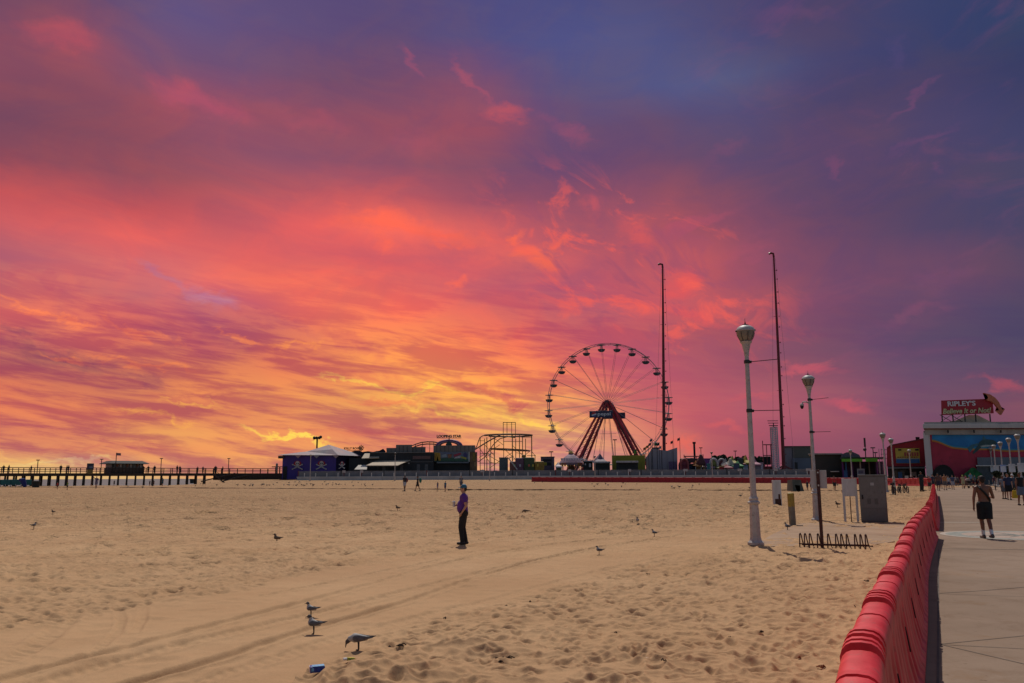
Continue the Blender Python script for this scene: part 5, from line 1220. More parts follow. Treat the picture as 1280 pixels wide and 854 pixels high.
arr = [(1226.5, 491.8), (1233, 493.2), (1240, 497), (1245.5, 502.5), (1248.8, 508), (1250.3, 513), (1253.6, 512.4), (1249.5, 518.8), (1244.3, 513.6), (1247, 513.6), (1244.5, 508.5), (1240.5, 504.5), (1234, 501), (1229.5, 500.5), (1231.5, 498), (1230, 495)]
ab = MB(); qv = [L(t2, x, y, D2) for x, y in arr]
bmx = bmesh.new(); qv = [L(t2, x, y, D2) for x, y in ARR2]; f0 = [bmx.verts.new((v.x, -.45, v.z)) for v in qv]; fc = bmx.faces.new(f0); bmesh.ops.triangulate(bmx, faces=[fc]); r = bmesh.ops.extrude_face_region(bmx, geom=bmx.faces[:]); bmesh.ops.translate(bmx, vec=(0, .4, 0), verts=[e for e in r['geom'] if isinstance(e, bmesh.types.BMVert)]); bmesh.ops.recalc_face_normals(bmx, faces=bmx.faces)
me = bpy.data.meshes.new('arrow'); bmx.to_mesh(me); bmx.free(); me.materials.append(mat('arrow_orange', (.42, .12, .06), .5, .15, 1)); ao = bpy.data.objects.new('arrow', me); COL.objects.link(ao); ao.parent = t2
for x in (1178, 1191.5, 1206.5, 1220, 1238): q = L(t2, x, 517.5, D2); MB().box(q.x - .07, q.x + .07, .1, .25, 0 - .6, q.z).build('post', 'dark_metal', t2)
b = MB()
for x in (1178, 1191.5): a_ = L(t2, x, 527, D2); c_ = L(t2, x + 13.5, 518, D2); MB().bar((a_.x, .5, a_.z), (c_.x, .5, c_.z), .08).build('brace', 'dark_metal', t2); MB().bar((c_.x, .6, a_.z), (a_.x, .6, c_.z), .08).build('brace', 'dark_metal', t2)
MB().bar((L(t2, 1178, 527, D2).x, .5, 0), (L(t2, 1206, 527, D2).x, .5, 0), .08).build('base_rail', 'dark_metal', t2)
# red side building
D = 130; t = thing('red_building', 'dark red building with a yellow and blue sign left of the mural', 'building', (U(1135, D), D, float(rise(D))))
mr2 = mat('brick_red', (.26, .018, .032), .8, .12, .5)
poly(t, 'wall', [(1108.5, 559.5), (1112, 556.8), (1157, 548), (1157, 583), (1108.5, 583)], D, 12, mr2); poly(t, 'parapet', [(1108, 559.6), (1112, 556.2), (1157, 547.2), (1157, 548.6), (1112, 557.5), (1108.5, 560.5)], D, 12.2, M((.10, .02, .03), .7), dy=-.2)
gbox(t, 'shopfront', 1110, 1157, 583.1, 605, D, 12, mat('shop_dark', (.02, .02, .024), .7, .3, 1)); gbox(t, 'awning', 1110, 1160, 584.2, 585.6, D - 1.8, 1.7, 'panel_grey'); gbox(t, 'chimney', 1144.5, 1149.5, 546.3, 549.5, D + .5, 1.2, 'black')
for x in (1119, 1128, 1139, 1148): gbox(t, 'window', x - 3, x + 3, 588, 601, D, .05, glass, dy=-.06)
gbox(t, 'window', 1122.5, 1127.5, 590, 601, D, .05, 'panel_blue', dy=-.12); gbox(t, 'goods', 1138, 1145, 590, 595, D, .1, M((.25, .2, .2), .7), dy=-.16)
sg = gbox(t, 'sign_panel', 1119, 1149, 560.5, 579.3, D, .15, mat('sign_yellow', (.40, .33, .06), .6, .12, 1), dy=-.17)
gbox(t, 'sign_blue_band', 1119.5, 1148.7, 574, 579, D, .04, 'panel_blue', dy=-.22, par=sg); gbox(t, 'sign_stripe', 1119.5, 1148.7, 573, 573.9, D, .04, M((.3, .32, .25), .6), dy=-.22, par=sg)
for k, (x0, x1, y0, y1) in enumerate([(1122, 1126, 561.5, 563.5), (1143, 1147.5, 561.3, 563.5)]): gbox(t, 'sign_ornament', x0, x1, y0, y1, D, .04, 'black', dy=-.22, par=sg)
for k in range(6): gbox(t, 'sign_letter', 1129.5 + k * 3.1, 1131.7 + k * 3.1, 565.5, 570.3, D, .04, M((.28, .06, .06), .6), dy=-.22, par=sg)
for k in range(9): gbox(t, 'sign_letter', 1121 + k * 2.9, 1122.8 + k * 2.9, 571, 572.4, D, .04, M((.2, .05, .04), .6), dy=-.22, par=sg)

# ---- pirate building
D = 195; t = site('pirate_building', 'deep blue pirate building with skull banners and a pale tent roof', 'building', 400, D); s = sc_(D)
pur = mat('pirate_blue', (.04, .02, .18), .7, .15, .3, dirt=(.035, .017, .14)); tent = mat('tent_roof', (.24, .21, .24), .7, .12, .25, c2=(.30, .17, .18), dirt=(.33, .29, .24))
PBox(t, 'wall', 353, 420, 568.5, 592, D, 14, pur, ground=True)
q0 = L(t, 420, 568.5, D); 
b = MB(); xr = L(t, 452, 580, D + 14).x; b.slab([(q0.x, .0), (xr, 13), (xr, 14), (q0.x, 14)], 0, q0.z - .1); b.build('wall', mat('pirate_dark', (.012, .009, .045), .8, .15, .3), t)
ap = L(t, 411, 556, D + 6); e = [L(t, 347, 569, D), L(t, 424, 569.5, D)]; ez = e[0].z; ex0, ex1 = e[0].x, e[1].x
rb = MB(); rb.add([(ex0, -1, ez), (ex1, -1, ez - .1), (xr + 1, 13, ez), (ex0, 15, ez), (ap.x, 6, ap.z), (ex0 + 6, 3, ez + .9), (ex1 - 2.0, 1.5, ez + 1.3)], [(0, 1, 6, 4, 5), (1, 2, 4, 6), (2, 3, 4), (3, 0, 5, 4)]); rb.build('roof', tent, t)
for x in (374, 397, 421): q = L(t, x, 569, D); MB().prism([(q.x - .8, q.z), (q.x + .8, q.z), (q.x, q.z - .75)], -1.06, -1.0).build('valance', tent, t)
PBox(t, 'roof_overhang', 348.5, 356, 570, 573, D, 3, 'wood_dark', dy=-.6)
def skull(cx, cy, w, D, sq=1.0):
    g = MB(); k = w * s; c = L(t, cx, cy, D); y = c.y - .1
    bon = mat('bone_white', (.36, .34, .34), .6, .1, 2); n = 16
    o = MB().prism([(c.x + sq * math.cos(a) * k * .78, c.z + math.sin(a) * k * .62 + k * .1) for a in np.linspace(0, 2 * math.pi, 18)[:-1]], y, y + .05).build('red_bandana', M((.25, .01, .02), .7), t)
    g.prism([(c.x + sq * math.cos(a) * k * .42, c.z + math.sin(a) * k * .44 + k * .2) for a in np.linspace(0, 2 * math.pi, 18)[:-1]], y - .05, y - .01)
    g.prism([(c.x - sq * k * .22, c.z - k * .05), (c.x + sq * k * .22, c.z - k * .05), (c.x + sq * k * .18, c.z - k * .42), (c.x - sq * k * .18, c.z - k * .42)], y - .045, y - .01)
    for sg_ in (-1, 1):
        g.bar((c.x - sq * k * .95, y - .07, c.z - sg_ * k * .45 - k * .5), (c.x + sq * k * .95, y - .07, c.z + sg_ * k * .45 - k * .5), .10, k * .16)
        for e_ in (-1, 1): g.ball((c.x + e_ * sq * k * .95, y - .07, c.z + sg_ * e_ * k * .45 - k * .5), k * .15, 6)
    so = g.build('skull_emblem', bon, t)
    h = MB()
    for e_ in (-1, 1): h.lathe([(k * .12, 0), (k * .12, .02)], 10, (0, 0, 0), Matrix.Translation((c.x + e_ * sq * k * .17, y - .06, c.z + k * .14)) @ Matrix.Rotation(math.pi / 2, 4, 'X'))
    h.build('eye_socket', 'black', so)
skull(372, 580.5, 6.2, D); skull(402, 580.5, 6.2, D)
# skull on the receding side
skull(427.6, 580.5, 5.2, D - .3, .62)
PBox(t, 'door', 354, 359, 583, 592, D, .1, 'black', dy=-.12, ground=True)
q = L(t, 396.5, 548, D + 10); MB().tube([(q.x, 10, 3), (q.x, 10, q.z)], .2, 6).build('light_pole', 'dark_metal', t)
b = MB()
for k in (-3.2, -.6, 2.2, 3.8): b.ball((q.x + k * .22, 10, q.z + (.1 if k < 3 else .3)), .38, 6)
b.bar((q.x - .9, 10, q.z - .3), (q.x + 1.0, 10, q.z + .2), .12); b.build('floodlight', 'black', t)
# roof lettering and dark ride scenery
D = 206; t = site('dark_ride', 'dark rocky ride front with small lettering along its roof, right of the pirate tent', 'ride', 448, D)
poly(t, 'rockwork', [(426, 590), (426, 573), (431, 568), (437, 565.5), (443, 563.5), (450, 563.5), (453, 565), (460, 564), (466, 565), (474, 563.5), (479, 561), (482, 564), (482, 590)], D, 8, mat('rock_dark', (.02, .018, .03), .9, .4, .5, bump=.8, bscale=1))
poly(t, 'rock_band', [(428, 573.5), (433, 569), (450, 568.5), (454, 572), (450, 573.5)], D - .4, .4, M((.11, .05, .05), .8))
grn = mat('sign_letter_dark', (.02, .04, .02), .6, .2, 2)
text('roof_lettering', 'JOLLY ROGER', 23.5 * sc_(D), 3.6 * sc_(D), grn, t, (L(t, 429.5, 562.3, D).x, 0, L(t, 440, 562.8, D).z), .06, .04)
wh_ = MB(); c = L(t, 451.5, 560, D); wh_.tube([c + Vector((math.cos(a) * .5, 0, math.sin(a) * .5)) for a in np.linspace(0, 6.283, 15)[:-1]], .09, 4, closed=True)
for k in range(8): a = k * math.pi / 4; wh_.bar(c, c + Vector((math.cos(a) * .78, 0, math.sin(a) * .78)), .09)
wh_.build('ship_wheel', grn, t); MB().bar((L(t, 430, 563, D).x, 0, L(t, 430, 563, D).z), (L(t, 453, 563, D).x, 0, L(t, 453, 563.2, D).z), .1).build('lettering_rail', 'dark_metal', t)
# stage building with awnings
D = 198; t = site('stage_building', 'long black building with beige sloping awnings left of the looping ride', 'building', 490, D)
beige = mat('awning_beige', (.36, .28, .20), .75, .08, .5)
mat('panel_dull', (.10, .10, .10), .6, .1, 1)
blk = mat('wall_black', (.02, .022, .027), .8, .3, .3)
PBox(t, 'wall', 462, 542, 565.8, 590, D, 10, blk, ground=True); PBox(t, 'wall', 436, 463, 572.8, 590, D + 1, 9, blk, ground=True)
g1 = mat('wall_grey_brown', (.15, .13, .12), .8, .15, .4, dirt=(.11, .10, .09), streak=True)
PBox(t, 'rooftop_box', 483, 496, 560, 566, D + 2, 5, g1); PBox(t, 'rooftop_box', 495, 515, 556, 566, D + 1.5, 6, g1); PBox(t, 'rooftop_box', 515.2, 532, 558.8, 566, D + 2, 5, g1)
for x in (499, 504, 509, 520, 527): PBox(t, 'wall_post', x - .3, x + .3, 557.5, 566, D + 1.4, .08, 'dark_metal')
def slope(nm, pts, D0, D1, th, m):
    v = [L(t, pts[0][0], pts[0][1], D0), L(t, pts[1][0], pts[1][1], D1), L(t, pts[2][0], pts[2][1], D1), L(t, pts[3][0], pts[3][1], D0)]
    lo_ = [p - Vector((0, 0, th)) for p in v]; MB().add([tuple(p) for p in v + lo_], [(0, 1, 2, 3), (7, 6, 5, 4), (0, 4, 5, 1), (1, 5, 6, 2), (2, 6, 7, 3), (3, 7, 4, 0)]).build(nm, m, t)
slope('awning', [(452, 572.8), (456, 566.8), (474, 566.8), (474, 572.2)], D - 1, D + 2, .15, beige)
slope('awning', [(457.5, 581.8), (470, 576), (513, 575), (497, 581.8)], D - 5, D, .15, beige)
slope('awning', [(443, 586.8), (448, 581.4), (459, 581.2), (458.5, 586.8)], D - 4, D - 1, .12, mat('awning_pale', (.42, .38, .34), .75, .05, .5))
for x in (459, 472, 484, 496): PBox(t, 'awning_post', x - .2, x + .2, 581.5, 590, D - 4.9, .12, 'dark_metal', ground=True)
PBox(t, 'window', 510, 512, 578.5, 580, D, .05, M((.3, .3, .32), .5), dy=-.06)
for x in (478, 500, 521, 531): PBox(t, 'door', x, x + 4, 580.5, 588, D, .06, M((.06, .06, .07), .5), dy=-.08, ground=True)
PBox(t, 'trim', 462, 542, 565.4, 566.3, D, .2, M((.12, .11, .11), .6), dy=-.22); PBox(t, 'sign_board', 516, 538, 570, 574, D, .08, M((.10, .05, .05), .6), dy=-.1); PBox(t, 'wall_stripe', 462, 541, 577.2, 577.8, D, .05, M((.10, .10, .11), .6), dy=-.07)
for x in (470, 489, 507, 526): PBox(t, 'roof_vent', x, x + 2, 563.8, 565.6, D + 4, 1, 'panel_dull')
# kiddie coaster track left of mural
D = 214; brn = mat('track_brown', (.20, .105, .06), .6, .2, 1); ylw = mat('column_ochre', (.30, .19, .05), .6, .2, 1)
t = site('small_coaster', 'small brown coaster track curving above the black building roof', 'roller coaster', 532, D)
for off in (0, -.9): MB().tube([L(t, x, y, D, dy) + Vector((0, 0, off * .6)) for x, y, dy in ((513, 556.5, 4), (519, 554.5, 3), (526, 553, 1), (534, 552.4, 0), (542, 552.6, 0), (548, 553.5, 1))], .16, 5).build('track', brn, t)
for x, y in ((519, 555), (528, 553.5), (537, 553), (542, 553)): PBox(t, 'column', x - .35, x + .35, y, 590, D, .2, 'dark_metal' if x < 530 else ylw, ground=True)
# looping ride facade
D = 200; t = site('ride_facade', 'painted ride front with colourful mural, purple arch and lettering on a post', 'ride', 565, D)
PBox(t, 'wall', 542, 594, 556.8, 565, D, 6, g1); PBox(t, 'wall', 541, 594, 565.1, 590, D + .4, 6, blk, ground=True)
for k in range(10): PBox(t, 'panel_seam', 546 + k * 5 - .2, 546 + k * 5 + .2, 557.5, 564.8, D, .06, 'dark_metal', dy=-.07)
pn = PBox(t, 'mural_panel', 542.6, 585.8, 564.9, 577.2, D - .1, .15, mat('mural_sky', (.16, .17, .20), .7, .3, .25, c2=(.10, .13, .20)), dy=-.2)
poly(t, 'mural_ground', [(543, 577), (543, 574.5), (552, 573), (562, 572), (572, 573), (585.5, 574), (585.5, 577)], D, .03, M((.03, .08, .05), .7), dy=-.34, par=pn)
for pts, c in [([(543.2, 565.5), (550.5, 566), (551, 576), (543.2, 576)], (.34, .20, .03)), ([(546, 576), (547, 570), (548.5, 576)], (.10, .03, .05)), ([(559.5, 568), (565, 567.5), (564, 572), (561, 573)], (.22, .09, .05)), ([(567, 568.5), (576, 566), (577, 568), (568, 571.5)], (.26, .03, .06)), ([(569, 571.5), (576, 570), (575.5, 572.5), (568, 573.5)], (.35, .33, .33)),
               ([(576, 570.5), (583, 572), (583, 574.5), (576.5, 572.5)], (.30, .28, .05)), ([(579, 568), (581.5, 565.5), (584.5, 568), (583.5, 572), (580, 571)], (.04, .04, .13)), ([(552, 569), (558, 567.5), (559, 571.5), (552, 572)], (.20, .24, .28)), ([(555, 566), (562, 566), (566, 568), (558, 568)], (.10, .12, .2))]:
    poly(t, 'mural_figure', pts, D, .03, M(c, .7), dy=-.38, par=pn)
PBox(t, 'mural_frame', 585.9, 586.9, 564.9, 577.2, D - .3, .2, white)
PBox(t, 'pillar', 587.5, 596.5, 565.2, 590, D - .3, 2, mat('pillar_brown', (.13, .075, .04), .8, .3, .6), ground=True); PBox(t, 'pillar_panel', 591, 594, 566, 576, D - .4, .08, M((.16, .11, .02), .7)); PBox(t, 'pillar_panel', 592.5, 595.5, 578, 583, D - .4, .08, M((.22, .14, .06), .7))
PBox(t, 'counter', 546, 586, 577.6, 579, D - 1.5, 1.3, 'panel_grey')
c = L(t, 560.5, 557.6, D, 2)
for r_, w_, m_ in ((15.6, .30, M((.12, .04, .14), .6)), (13.4, .22, M((.26, .20, .28), .6)), (11.6, .2, M((.16, .05, .05), .6))):
    MB().tube([c + Vector((math.cos(a) * r_ * sc_(D), 0, math.sin(a) * r_ * .47 * sc_(D))) for a in np.linspace(0, math.pi, 24)], w_, 6).build('arch', m_, t)
poly(t, 'ornament', [(557, 558), (556.5, 555), (558.5, 552.5), (560.5, 551), (562.5, 552.5), (564.5, 555), (564, 558)], D, .6, M((.03, .06, .05), .7), dy=1.5)
PBox(t, 'sign_pole', 560, 561.2, 546, 552, D, .2, 'dark_metal', dy=2)
tl = mat('letter_teal', (.006, .05, .04), .5, .2, 2); MB().bar(L(t, 545, 547.3, D, 2), L(t, 576, 547.3, D, 2), .09).build('lettering_rail', 'dark_metal', t)
text('lettering', 'LOOPING STAR', 31 * sc_(D), 3.6 * sc_(D), tl, t, (L(t, 545, 546.8, D).x, 2, L(t, 545, 546.8, D).z), .08, .06)
# ---- roller coaster
D = 236; s = sc_(D); t = site('roller_coaster', 'brown steel roller coaster with oval upper track and ochre columns', 'roller coaster', 632, D)
zt1 = Zp(542.8, D, 635) - PG; zt2 = Zp(561.5, D, 635) - PG; X0 = t.location.x
def ux(px): return U(px, D) - X0
def oval(x0, x1, ry, z, dz=0, a0=0, a1=2 * math.pi, n=48): 
    cx = (x0 + x1) / 2; rx = (x1 - x0) / 2; return [Vector((cx + rx * math.cos(a), ry + ry * math.sin(a), z + dz * math.cos(a))) for a in np.linspace(a0, a1, n)]
for w_ in (-.45, .45):
    P = oval(ux(606), ux(664.5), 6.5, zt1, 0, -math.pi * .95, math.pi * .80); cx = (ux(606) + ux(664.5)) / 2
    P = [p + Vector((w_ * (p.x - cx) / 7, 0, 0)) for p in P]; MB().tube(P, .18, 5).build('rail', brn, t)
    P = oval(ux(611), ux(662), 5, zt2, -.3, -math.pi * .9, math.pi * .85); MB().tube([p + Vector((w_ * .3, w_, 0)) for p in P], .17, 5).build('rail', brn, t)
    MB().tube([Vector((ux(x), -1 + w_, Zp(y, D, x) - PG)) for x, y in ((640, 542.8), (628, 543), (622, 545.5), (612, 551), (602, 557), (594, 562), (590, 564))], .17, 5).build('lift_rail', brn, t)
    MB().tube([Vector((ux(x), 5 + w_, Zp(y, D, x) - PG)) for x, y in ((610, 542.8), (603, 543.5), (599, 546), (597, 551), (595, 557), (592, 562))], .11, 5).build('drop_rail', brn, t)
    MB().tube([Vector((ux(x), 2 + w_, Zp(y, D, x) - PG)) for x, y in ((645, 547), (635, 545.5), (625, 548), (617, 555), (611, 563), (606, 571), (598, 577), (592, 574))], .11, 5).build('curve_rail', brn, t)
b = MB()
for p in oval(ux(606), ux(664.5), 6.5, zt1, 0, -math.pi * .95, math.pi * .80, 60): b.box(p.x - .5, p.x + .5, p.y - .08, p.y + .08, p.z - .25, p.z - .05)
for p in oval(ux(611), ux(662), 5, zt2, -.3, -math.pi * .9, math.pi * .85, 50): b.box(p.x - .08, p.x + .08, p.y - .5, p.y + .5, p.z - .2, p.z - .05)
b.build('sleeper', brn, t)
for x, yt, dy, w_ in ((599.4, 545, 5, .7), (605.4, 548, 2, .8), (608.7, 547, -1, .9), (612.5, 544, 8, .7), (618, 545, 0, 1.0), (629.3, 543.5, 8, .7), (640.6, 543, 0, 1.1), (645, 546, 12, .9), (649.5, 543, 0, .9), (654, 544, 12, .9), (658, 546, 12, .8), (665.4, 542.5, 5, 1.1)):
    MB().box(ux(x) - w_ * s * .6, ux(x) + w_ * s * .6, dy - .12, dy + .12, 0, Zp(yt, D, x) - PG).build('column', ylw, t)
for x in (629, 633.8, 639.8, 644.6): MB().box(ux(x) - .09, ux(x) + .09, 4, 4.2, zt1 - .5, Zp(526.6, D, x) - PG).build('gantry_post', ylw, t)
MB().box(ux(628.6), ux(645), 4, 4.2, Zp(527.4, D, 637) - PG, Zp(526.6, D, 637) - PG).box(ux(628.6), ux(645), 4, 4.15, Zp(530, D, 637) - PG, Zp(529.7, D, 637) - PG).build('gantry_beam', ylw, t)
for x0, x1, y0, y1 in ((599, 625, 572, 556), (612, 640, 585, 566), (629, 645, 560, 575), (640, 654, 556, 570), (649, 665, 575, 562), (605, 629, 566, 580), (629, 654, 552, 552), (640, 665, 574, 574), (599, 612, 560, 578), (605, 618, 555, 570), (612, 618, 578, 579), (599, 624, 579, 579), (652, 665, 546.5, 546.5), (645, 654, 566, 567), (618, 629, 548, 556), (659, 670, 569.5, 569.5), (665.4, 669, 565, 569.5), (599, 605, 551, 551), (600, 618, 567, 567)):
    MB().bar(Vector((ux(x0), .5, Zp(y0, D, x0) - PG)), Vector((ux(x1), .5, Zp(y1, D, x1) - PG)), .14).build('brace', ylw, t)
MB().box(ux(669) - .1, ux(669) + .1, 0, .2, 0, Zp(569, D, 669) - PG).build('column', ylw, t)

# ---- carnival row helpers
def stall(label, x0, x1, y0, D, wall, roof, kind='flat', cat='stall', nm='carnival_stall', extra=None):
    t = site(nm, label, cat, (x0 + x1) / 2, D); w = x1 - x0; h = 589 - y0
    if kind == 'box':
        PBox(t, 'body', x0, x1, y0, 590, D, 5, wall, ground=True, bevel=.05); PBox(t, 'roof_edge', x0 - .3, x1 + .3, y0 - .5, y0 + .6, D - .2, 5.4, roof)
    elif kind == 'tent':
        PBox(t, 'body', x0 + w * .06, x1 - w * .06, y0 + h * .5, 590, D + .5, 4, wall, ground=True)
        a = L(t, (x0 + x1) / 2, y0, D); e0 = L(t, x0, y0 + h * .5, D); e1 = L(t, x1, y0 + h * .5, D); m_ = (e0.x + e1.x) / 2
        MB().add([(e0.x, 0, e0.z), (e1.x, 0, e1.z), (e1.x, 5, e1.z), (e0.x, 5, e0.z), (e0.x * .35 + m_ * .65, 1.7, e0.z + (a.z - e0.z) * .35), (e1.x * .35 + m_ * .65, 1.7, e0.z + (a.z - e0.z) * .35), (m_, 2.5, a.z)], [(0, 1, 5, 4), (4, 5, 6), (1, 2, 5), (5, 2, 6), (2, 3, 6), (3, 0, 4), (3, 4, 6)]).build('roof', roof, t)
        MB().box(e0.x, e1.x, -.05, .05, e0.z - .35, e0.z).build('valance', roof, t)
        for x in (e0.x + .1, e1.x - .1): MB().box(x - .05, x + .05, -.02, .08, 0, e0.z).build('post', white, t)
    elif kind == 'trailer':
        PBox(t, 'body', x0 + .5, x1 - .5, y0 + 2.0, 588, D, 4, wall, bevel=.05)
        PBox(t, 'roof', x0, x1, y0, y0 + 2.2, D - .8, 5, roof, bevel=.06); PBox(t, 'hatch', x0 + w * .15, x1 - w * .15, y0 + 3.2, y0 + h * .65, D, .06, 'black', dy=-.08); PBox(t, 'skirt', x0 + 1, x1 - 1, 588, 590, D + .3, 3.4, 'dark_metal', ground=True)
    elif kind == 'round':
        c = L(t, (x0 + x1) / 2, y0, D); R0 = w / 2 * sc_(D); H = c.z
        MB().lathe([(R0 * .95, H * .52), (R0, H * .60), (R0 * .8, H * .72), (R0 * .45, H * .86), (.3, H * .97), (.02, H)], 18, (0, R0, 0)).build('roof', roof, t)
        MB().lathe([(R0 * .9, 0), (R0 * .9, .5)], 18, (0, R0, 0)).build('platform', wall, t); MB().lathe([(R0 * .3, .5), (R0 * .25, H * .6)], 12, (0, R0, 0)).build('core', wall, t)
        for k in range(10): a = k * math.pi / 5; MB().tube([(math.cos(a) * R0 * .85, R0 + math.sin(a) * R0 * .85, .4), (math.cos(a) * R0 * .85, R0 + math.sin(a) * R0 * .85, H * .6)], .07, 5).build('pole', ylw, t)
    elif kind == 'arch':
        PBox(t, 'body', x0 + .6, x1 - .6, y0 + h * .45, 590, D + .4, 3, wall, ground=True)
        c = L(t, (x0 + x1) / 2, y0 + h * .5, D); r_ = w / 2 * sc_(D)
        MB().tube([c + Vector((math.cos(a) * r_, 0, math.sin(a) * h * .48 * sc_(D))) for a in np.linspace(0, math.pi, 16)], .28, 6).build('arch', roof, t)
        MB().prism([(c.x + math.cos(a) * r_ * .8, c.z + math.sin(a) * h * .38 * sc_(D)) for a in np.linspace(0, math.pi, 14)], .1, .5).build('arch_panel', wall, t)
        for sg_ in (-1, 1): MB().box(c.x + sg_ * r_ - .2, c.x + sg_ * r_ + .2, -.15, .15, 0, c.z).build('column', roof, t)
    if extra: extra(t)
    return t
mm = lambda *c: M(c, .7)
def scallop(t, x0, x1, y, D, m, n=8):
    for k in range(n):
        a = L(t, x0 + (x1 - x0) * k / n, y, D, -.4); b_ = L(t, x0 + (x1 - x0) * (k + 1) / n, y, D, -.4)
        MB().prism([(a.x, a.z), (b_.x, b_.z), (b_.x * .8 + a.x * .2, a.z - .4), ((a.x + b_.x) / 2, a.z - .6), (a.x * .8 + b_.x * .2, a.z - .4)], -.45, -.4).build('scallop', m, t)
stall('grey storage box right of the roller coaster columns', 624, 635, 572.3, 206, mm(.10, .115, .12), mm(.14, .15, .15), 'box', 'storage box', 'storage_box')
t = site('slide_ride', 'colourful low ride with a pale diagonal chute under the roller coaster', 'ride', 652, 204)
for x0, x1, y0, c, dd in ((637, 650, 577, (.16, .06, .05), 3), (644, 655, 572.5, (.11, .05, .08), 4), (652, 657, 568.5, (.22, .12, .02), 2), (655, 668, 572, (.05, .07, .03), 4.5), (657, 676, 578.5, (.14, .05, .03), 2.5), (668, 680, 577, (.22, .13, .02), 5)): PBox(t, 'ride_section', x0, x1, y0, 590, 204, dd, mm(*c), ground=True, dy=-dd * .4, bevel=.3)
for x in (642, 649, 660, 665, 671): PBox(t, 'figure_panel', x, x + 2.2, 580.5, 583.5, 202, .15, mm(*random.choice([(.4, .3, .05), (.35, .33, .35), (.1, .25, .1), (.4, .08, .05)])), dy=-1)
MB().bar(L(t, 635.5, 573, 203, -2), L(t, 646.5, 587, 203, -2), .5, .25).build('chute', mm(.42, .38, .35), t); MB().bar(L(t, 635.5, 573.5, 203, -1.8), L(t, 642, 570.5, 203, -1.8), .5, .2).build('chute', mm(.42, .28, .10), t)
t = stall('rounded mauve bus shaped ride left of the merry-go-round', 676, 693, 571.3, 208, mm(.10, .075, .11), mm(.06, .05, .06), 'box', 'ride', 'bus_ride', lambda t: (PBox(t, 'window', 679, 690, 574, 577, 208, .08, 'black', dy=-.1), PBox(t, 'yellow_panel', 679, 683.5, 578, 582, 208, .08, mm(.26, .24, .02), dy=-.1), PBox(t, 'window', 684, 689, 578, 582, 208, .08, 'black', dy=-.1)))
stall('small striped booth with white roof left of the merry-go-round', 694.5, 702.5, 577, 205, mm(.08, .10, .05), mm(.45, .38, .40), 'tent', 'booth', 'ticket_booth')
t = stall('merry-go-round with pink scalloped canopy and gold crown in front of the wheel legs', 700, 730, 565.5, 206, mm(.12, .06, .03), mat('canopy_pink', (.24, .15, .19), .7, .2, .8), 'round', 'carousel', 'carousel')
scallop(t, 700.5, 729.5, 573, 206, mm(.40, .34, .38), 9); 
for k in range(8): PBox(t, 'horse_panel', 702 + k * 3.4, 704 + k * 3.4, 578.5, 583, 206, .3, mm(*[(.25, .12, .03), (.3, .07, .04), (.2, .18, .12)][k % 3]), dy=.4)
q = L(t, 716, 563.5, 206); MB().lathe([(.9, 0), (1.1, .4), (.5, .9), (.6, 1.2), (.1, 1.8)], 10, (0, 3, q.z - 1.6)).build('crown', mm(.32, .20, .04), t)
t = site('flagged_kiosk', 'small dark kiosk with white letters right of the merry-go-round', 'kiosk', 736, 204); PBox(t, 'body', 729.5, 741, 576.5, 590, 204, 3, 'black', ground=True); PBox(t, 'roof', 728.5, 742, 575.7, 577, 203.5, 4, mm(.3, .28, .3)); PBox(t, 'white_letter', 736.2, 738.8, 579.5, 584, 203.9, .06, mm(.5, .45, .46)); PBox(t, 'white_letter', 731, 732.5, 579.5, 581.5, 203.9, .06, mm(.5, .45, .46))
stall('mauve peaked tent between the wheel legs', 742, 761, 566.5, 212, mm(.12, .10, .12), mm(.13, .10, .14), 'tent', 'tent', 'peaked_tent')
stall('black food trailer with pale roof left of the yellow container', 741.7, 763, 576.8, 202, mm(.015, .015, .018), mm(.30, .27, .28), 'trailer', 'trailer', 'food_trailer')
t = site('yellow_container', 'large yellow green container behind the black trailer below the wheel', 'container', 785, 208); cb = PBox(t, 'body', 765, 806.5, 569.3, 590, 208, 5, mat('container_yellow', (.25, .22, .02), .7, .12, .5, dirt=(.19, .17, .03)), ground=True)
rbm = MB(); 
for k in range(26): v = L(t, 766 + k * 1.56, 580, 208); rbm.box(v.x - .05, v.x + .05, -.06, 0, .1, L(t, 785, 570, 208).z)
rbm.build('rib', mat('container_rib', (.22, .19, .02), .7, .12, .5), cb)
stall('black food trailer with pale roof in front of the yellow container', 770, 798, 576.3, 200, mm(.015, .015, .018), mm(.33, .29, .30), 'trailer', 'trailer', 'food_trailer')
t = site('white_hall', 'pale grey tent hall with a sagging roofline behind the left red mast', 'hall', 828, 214)
poly(t, 'wall', [(807.5, 590), (807.5, 572), (815, 560.5), (822, 562), (834, 563.5), (846.5, 559.5), (847, 590)], 214, 10, mat('hall_white', (.30, .26, .29), .8, .08, .3, dirt=(.25, .22, .25), streak=True))
for x in (815.5, 822, 828, 834, 840.5): PBox(t, 'seam', x - .2, x + .2, 564, 589, 213.9, .06, mm(.20, .17, .2))
PBox(t, 'purple_base', 836, 846, 577, 590, 213.8, .1, mm(.16, .10, .18), ground=True)
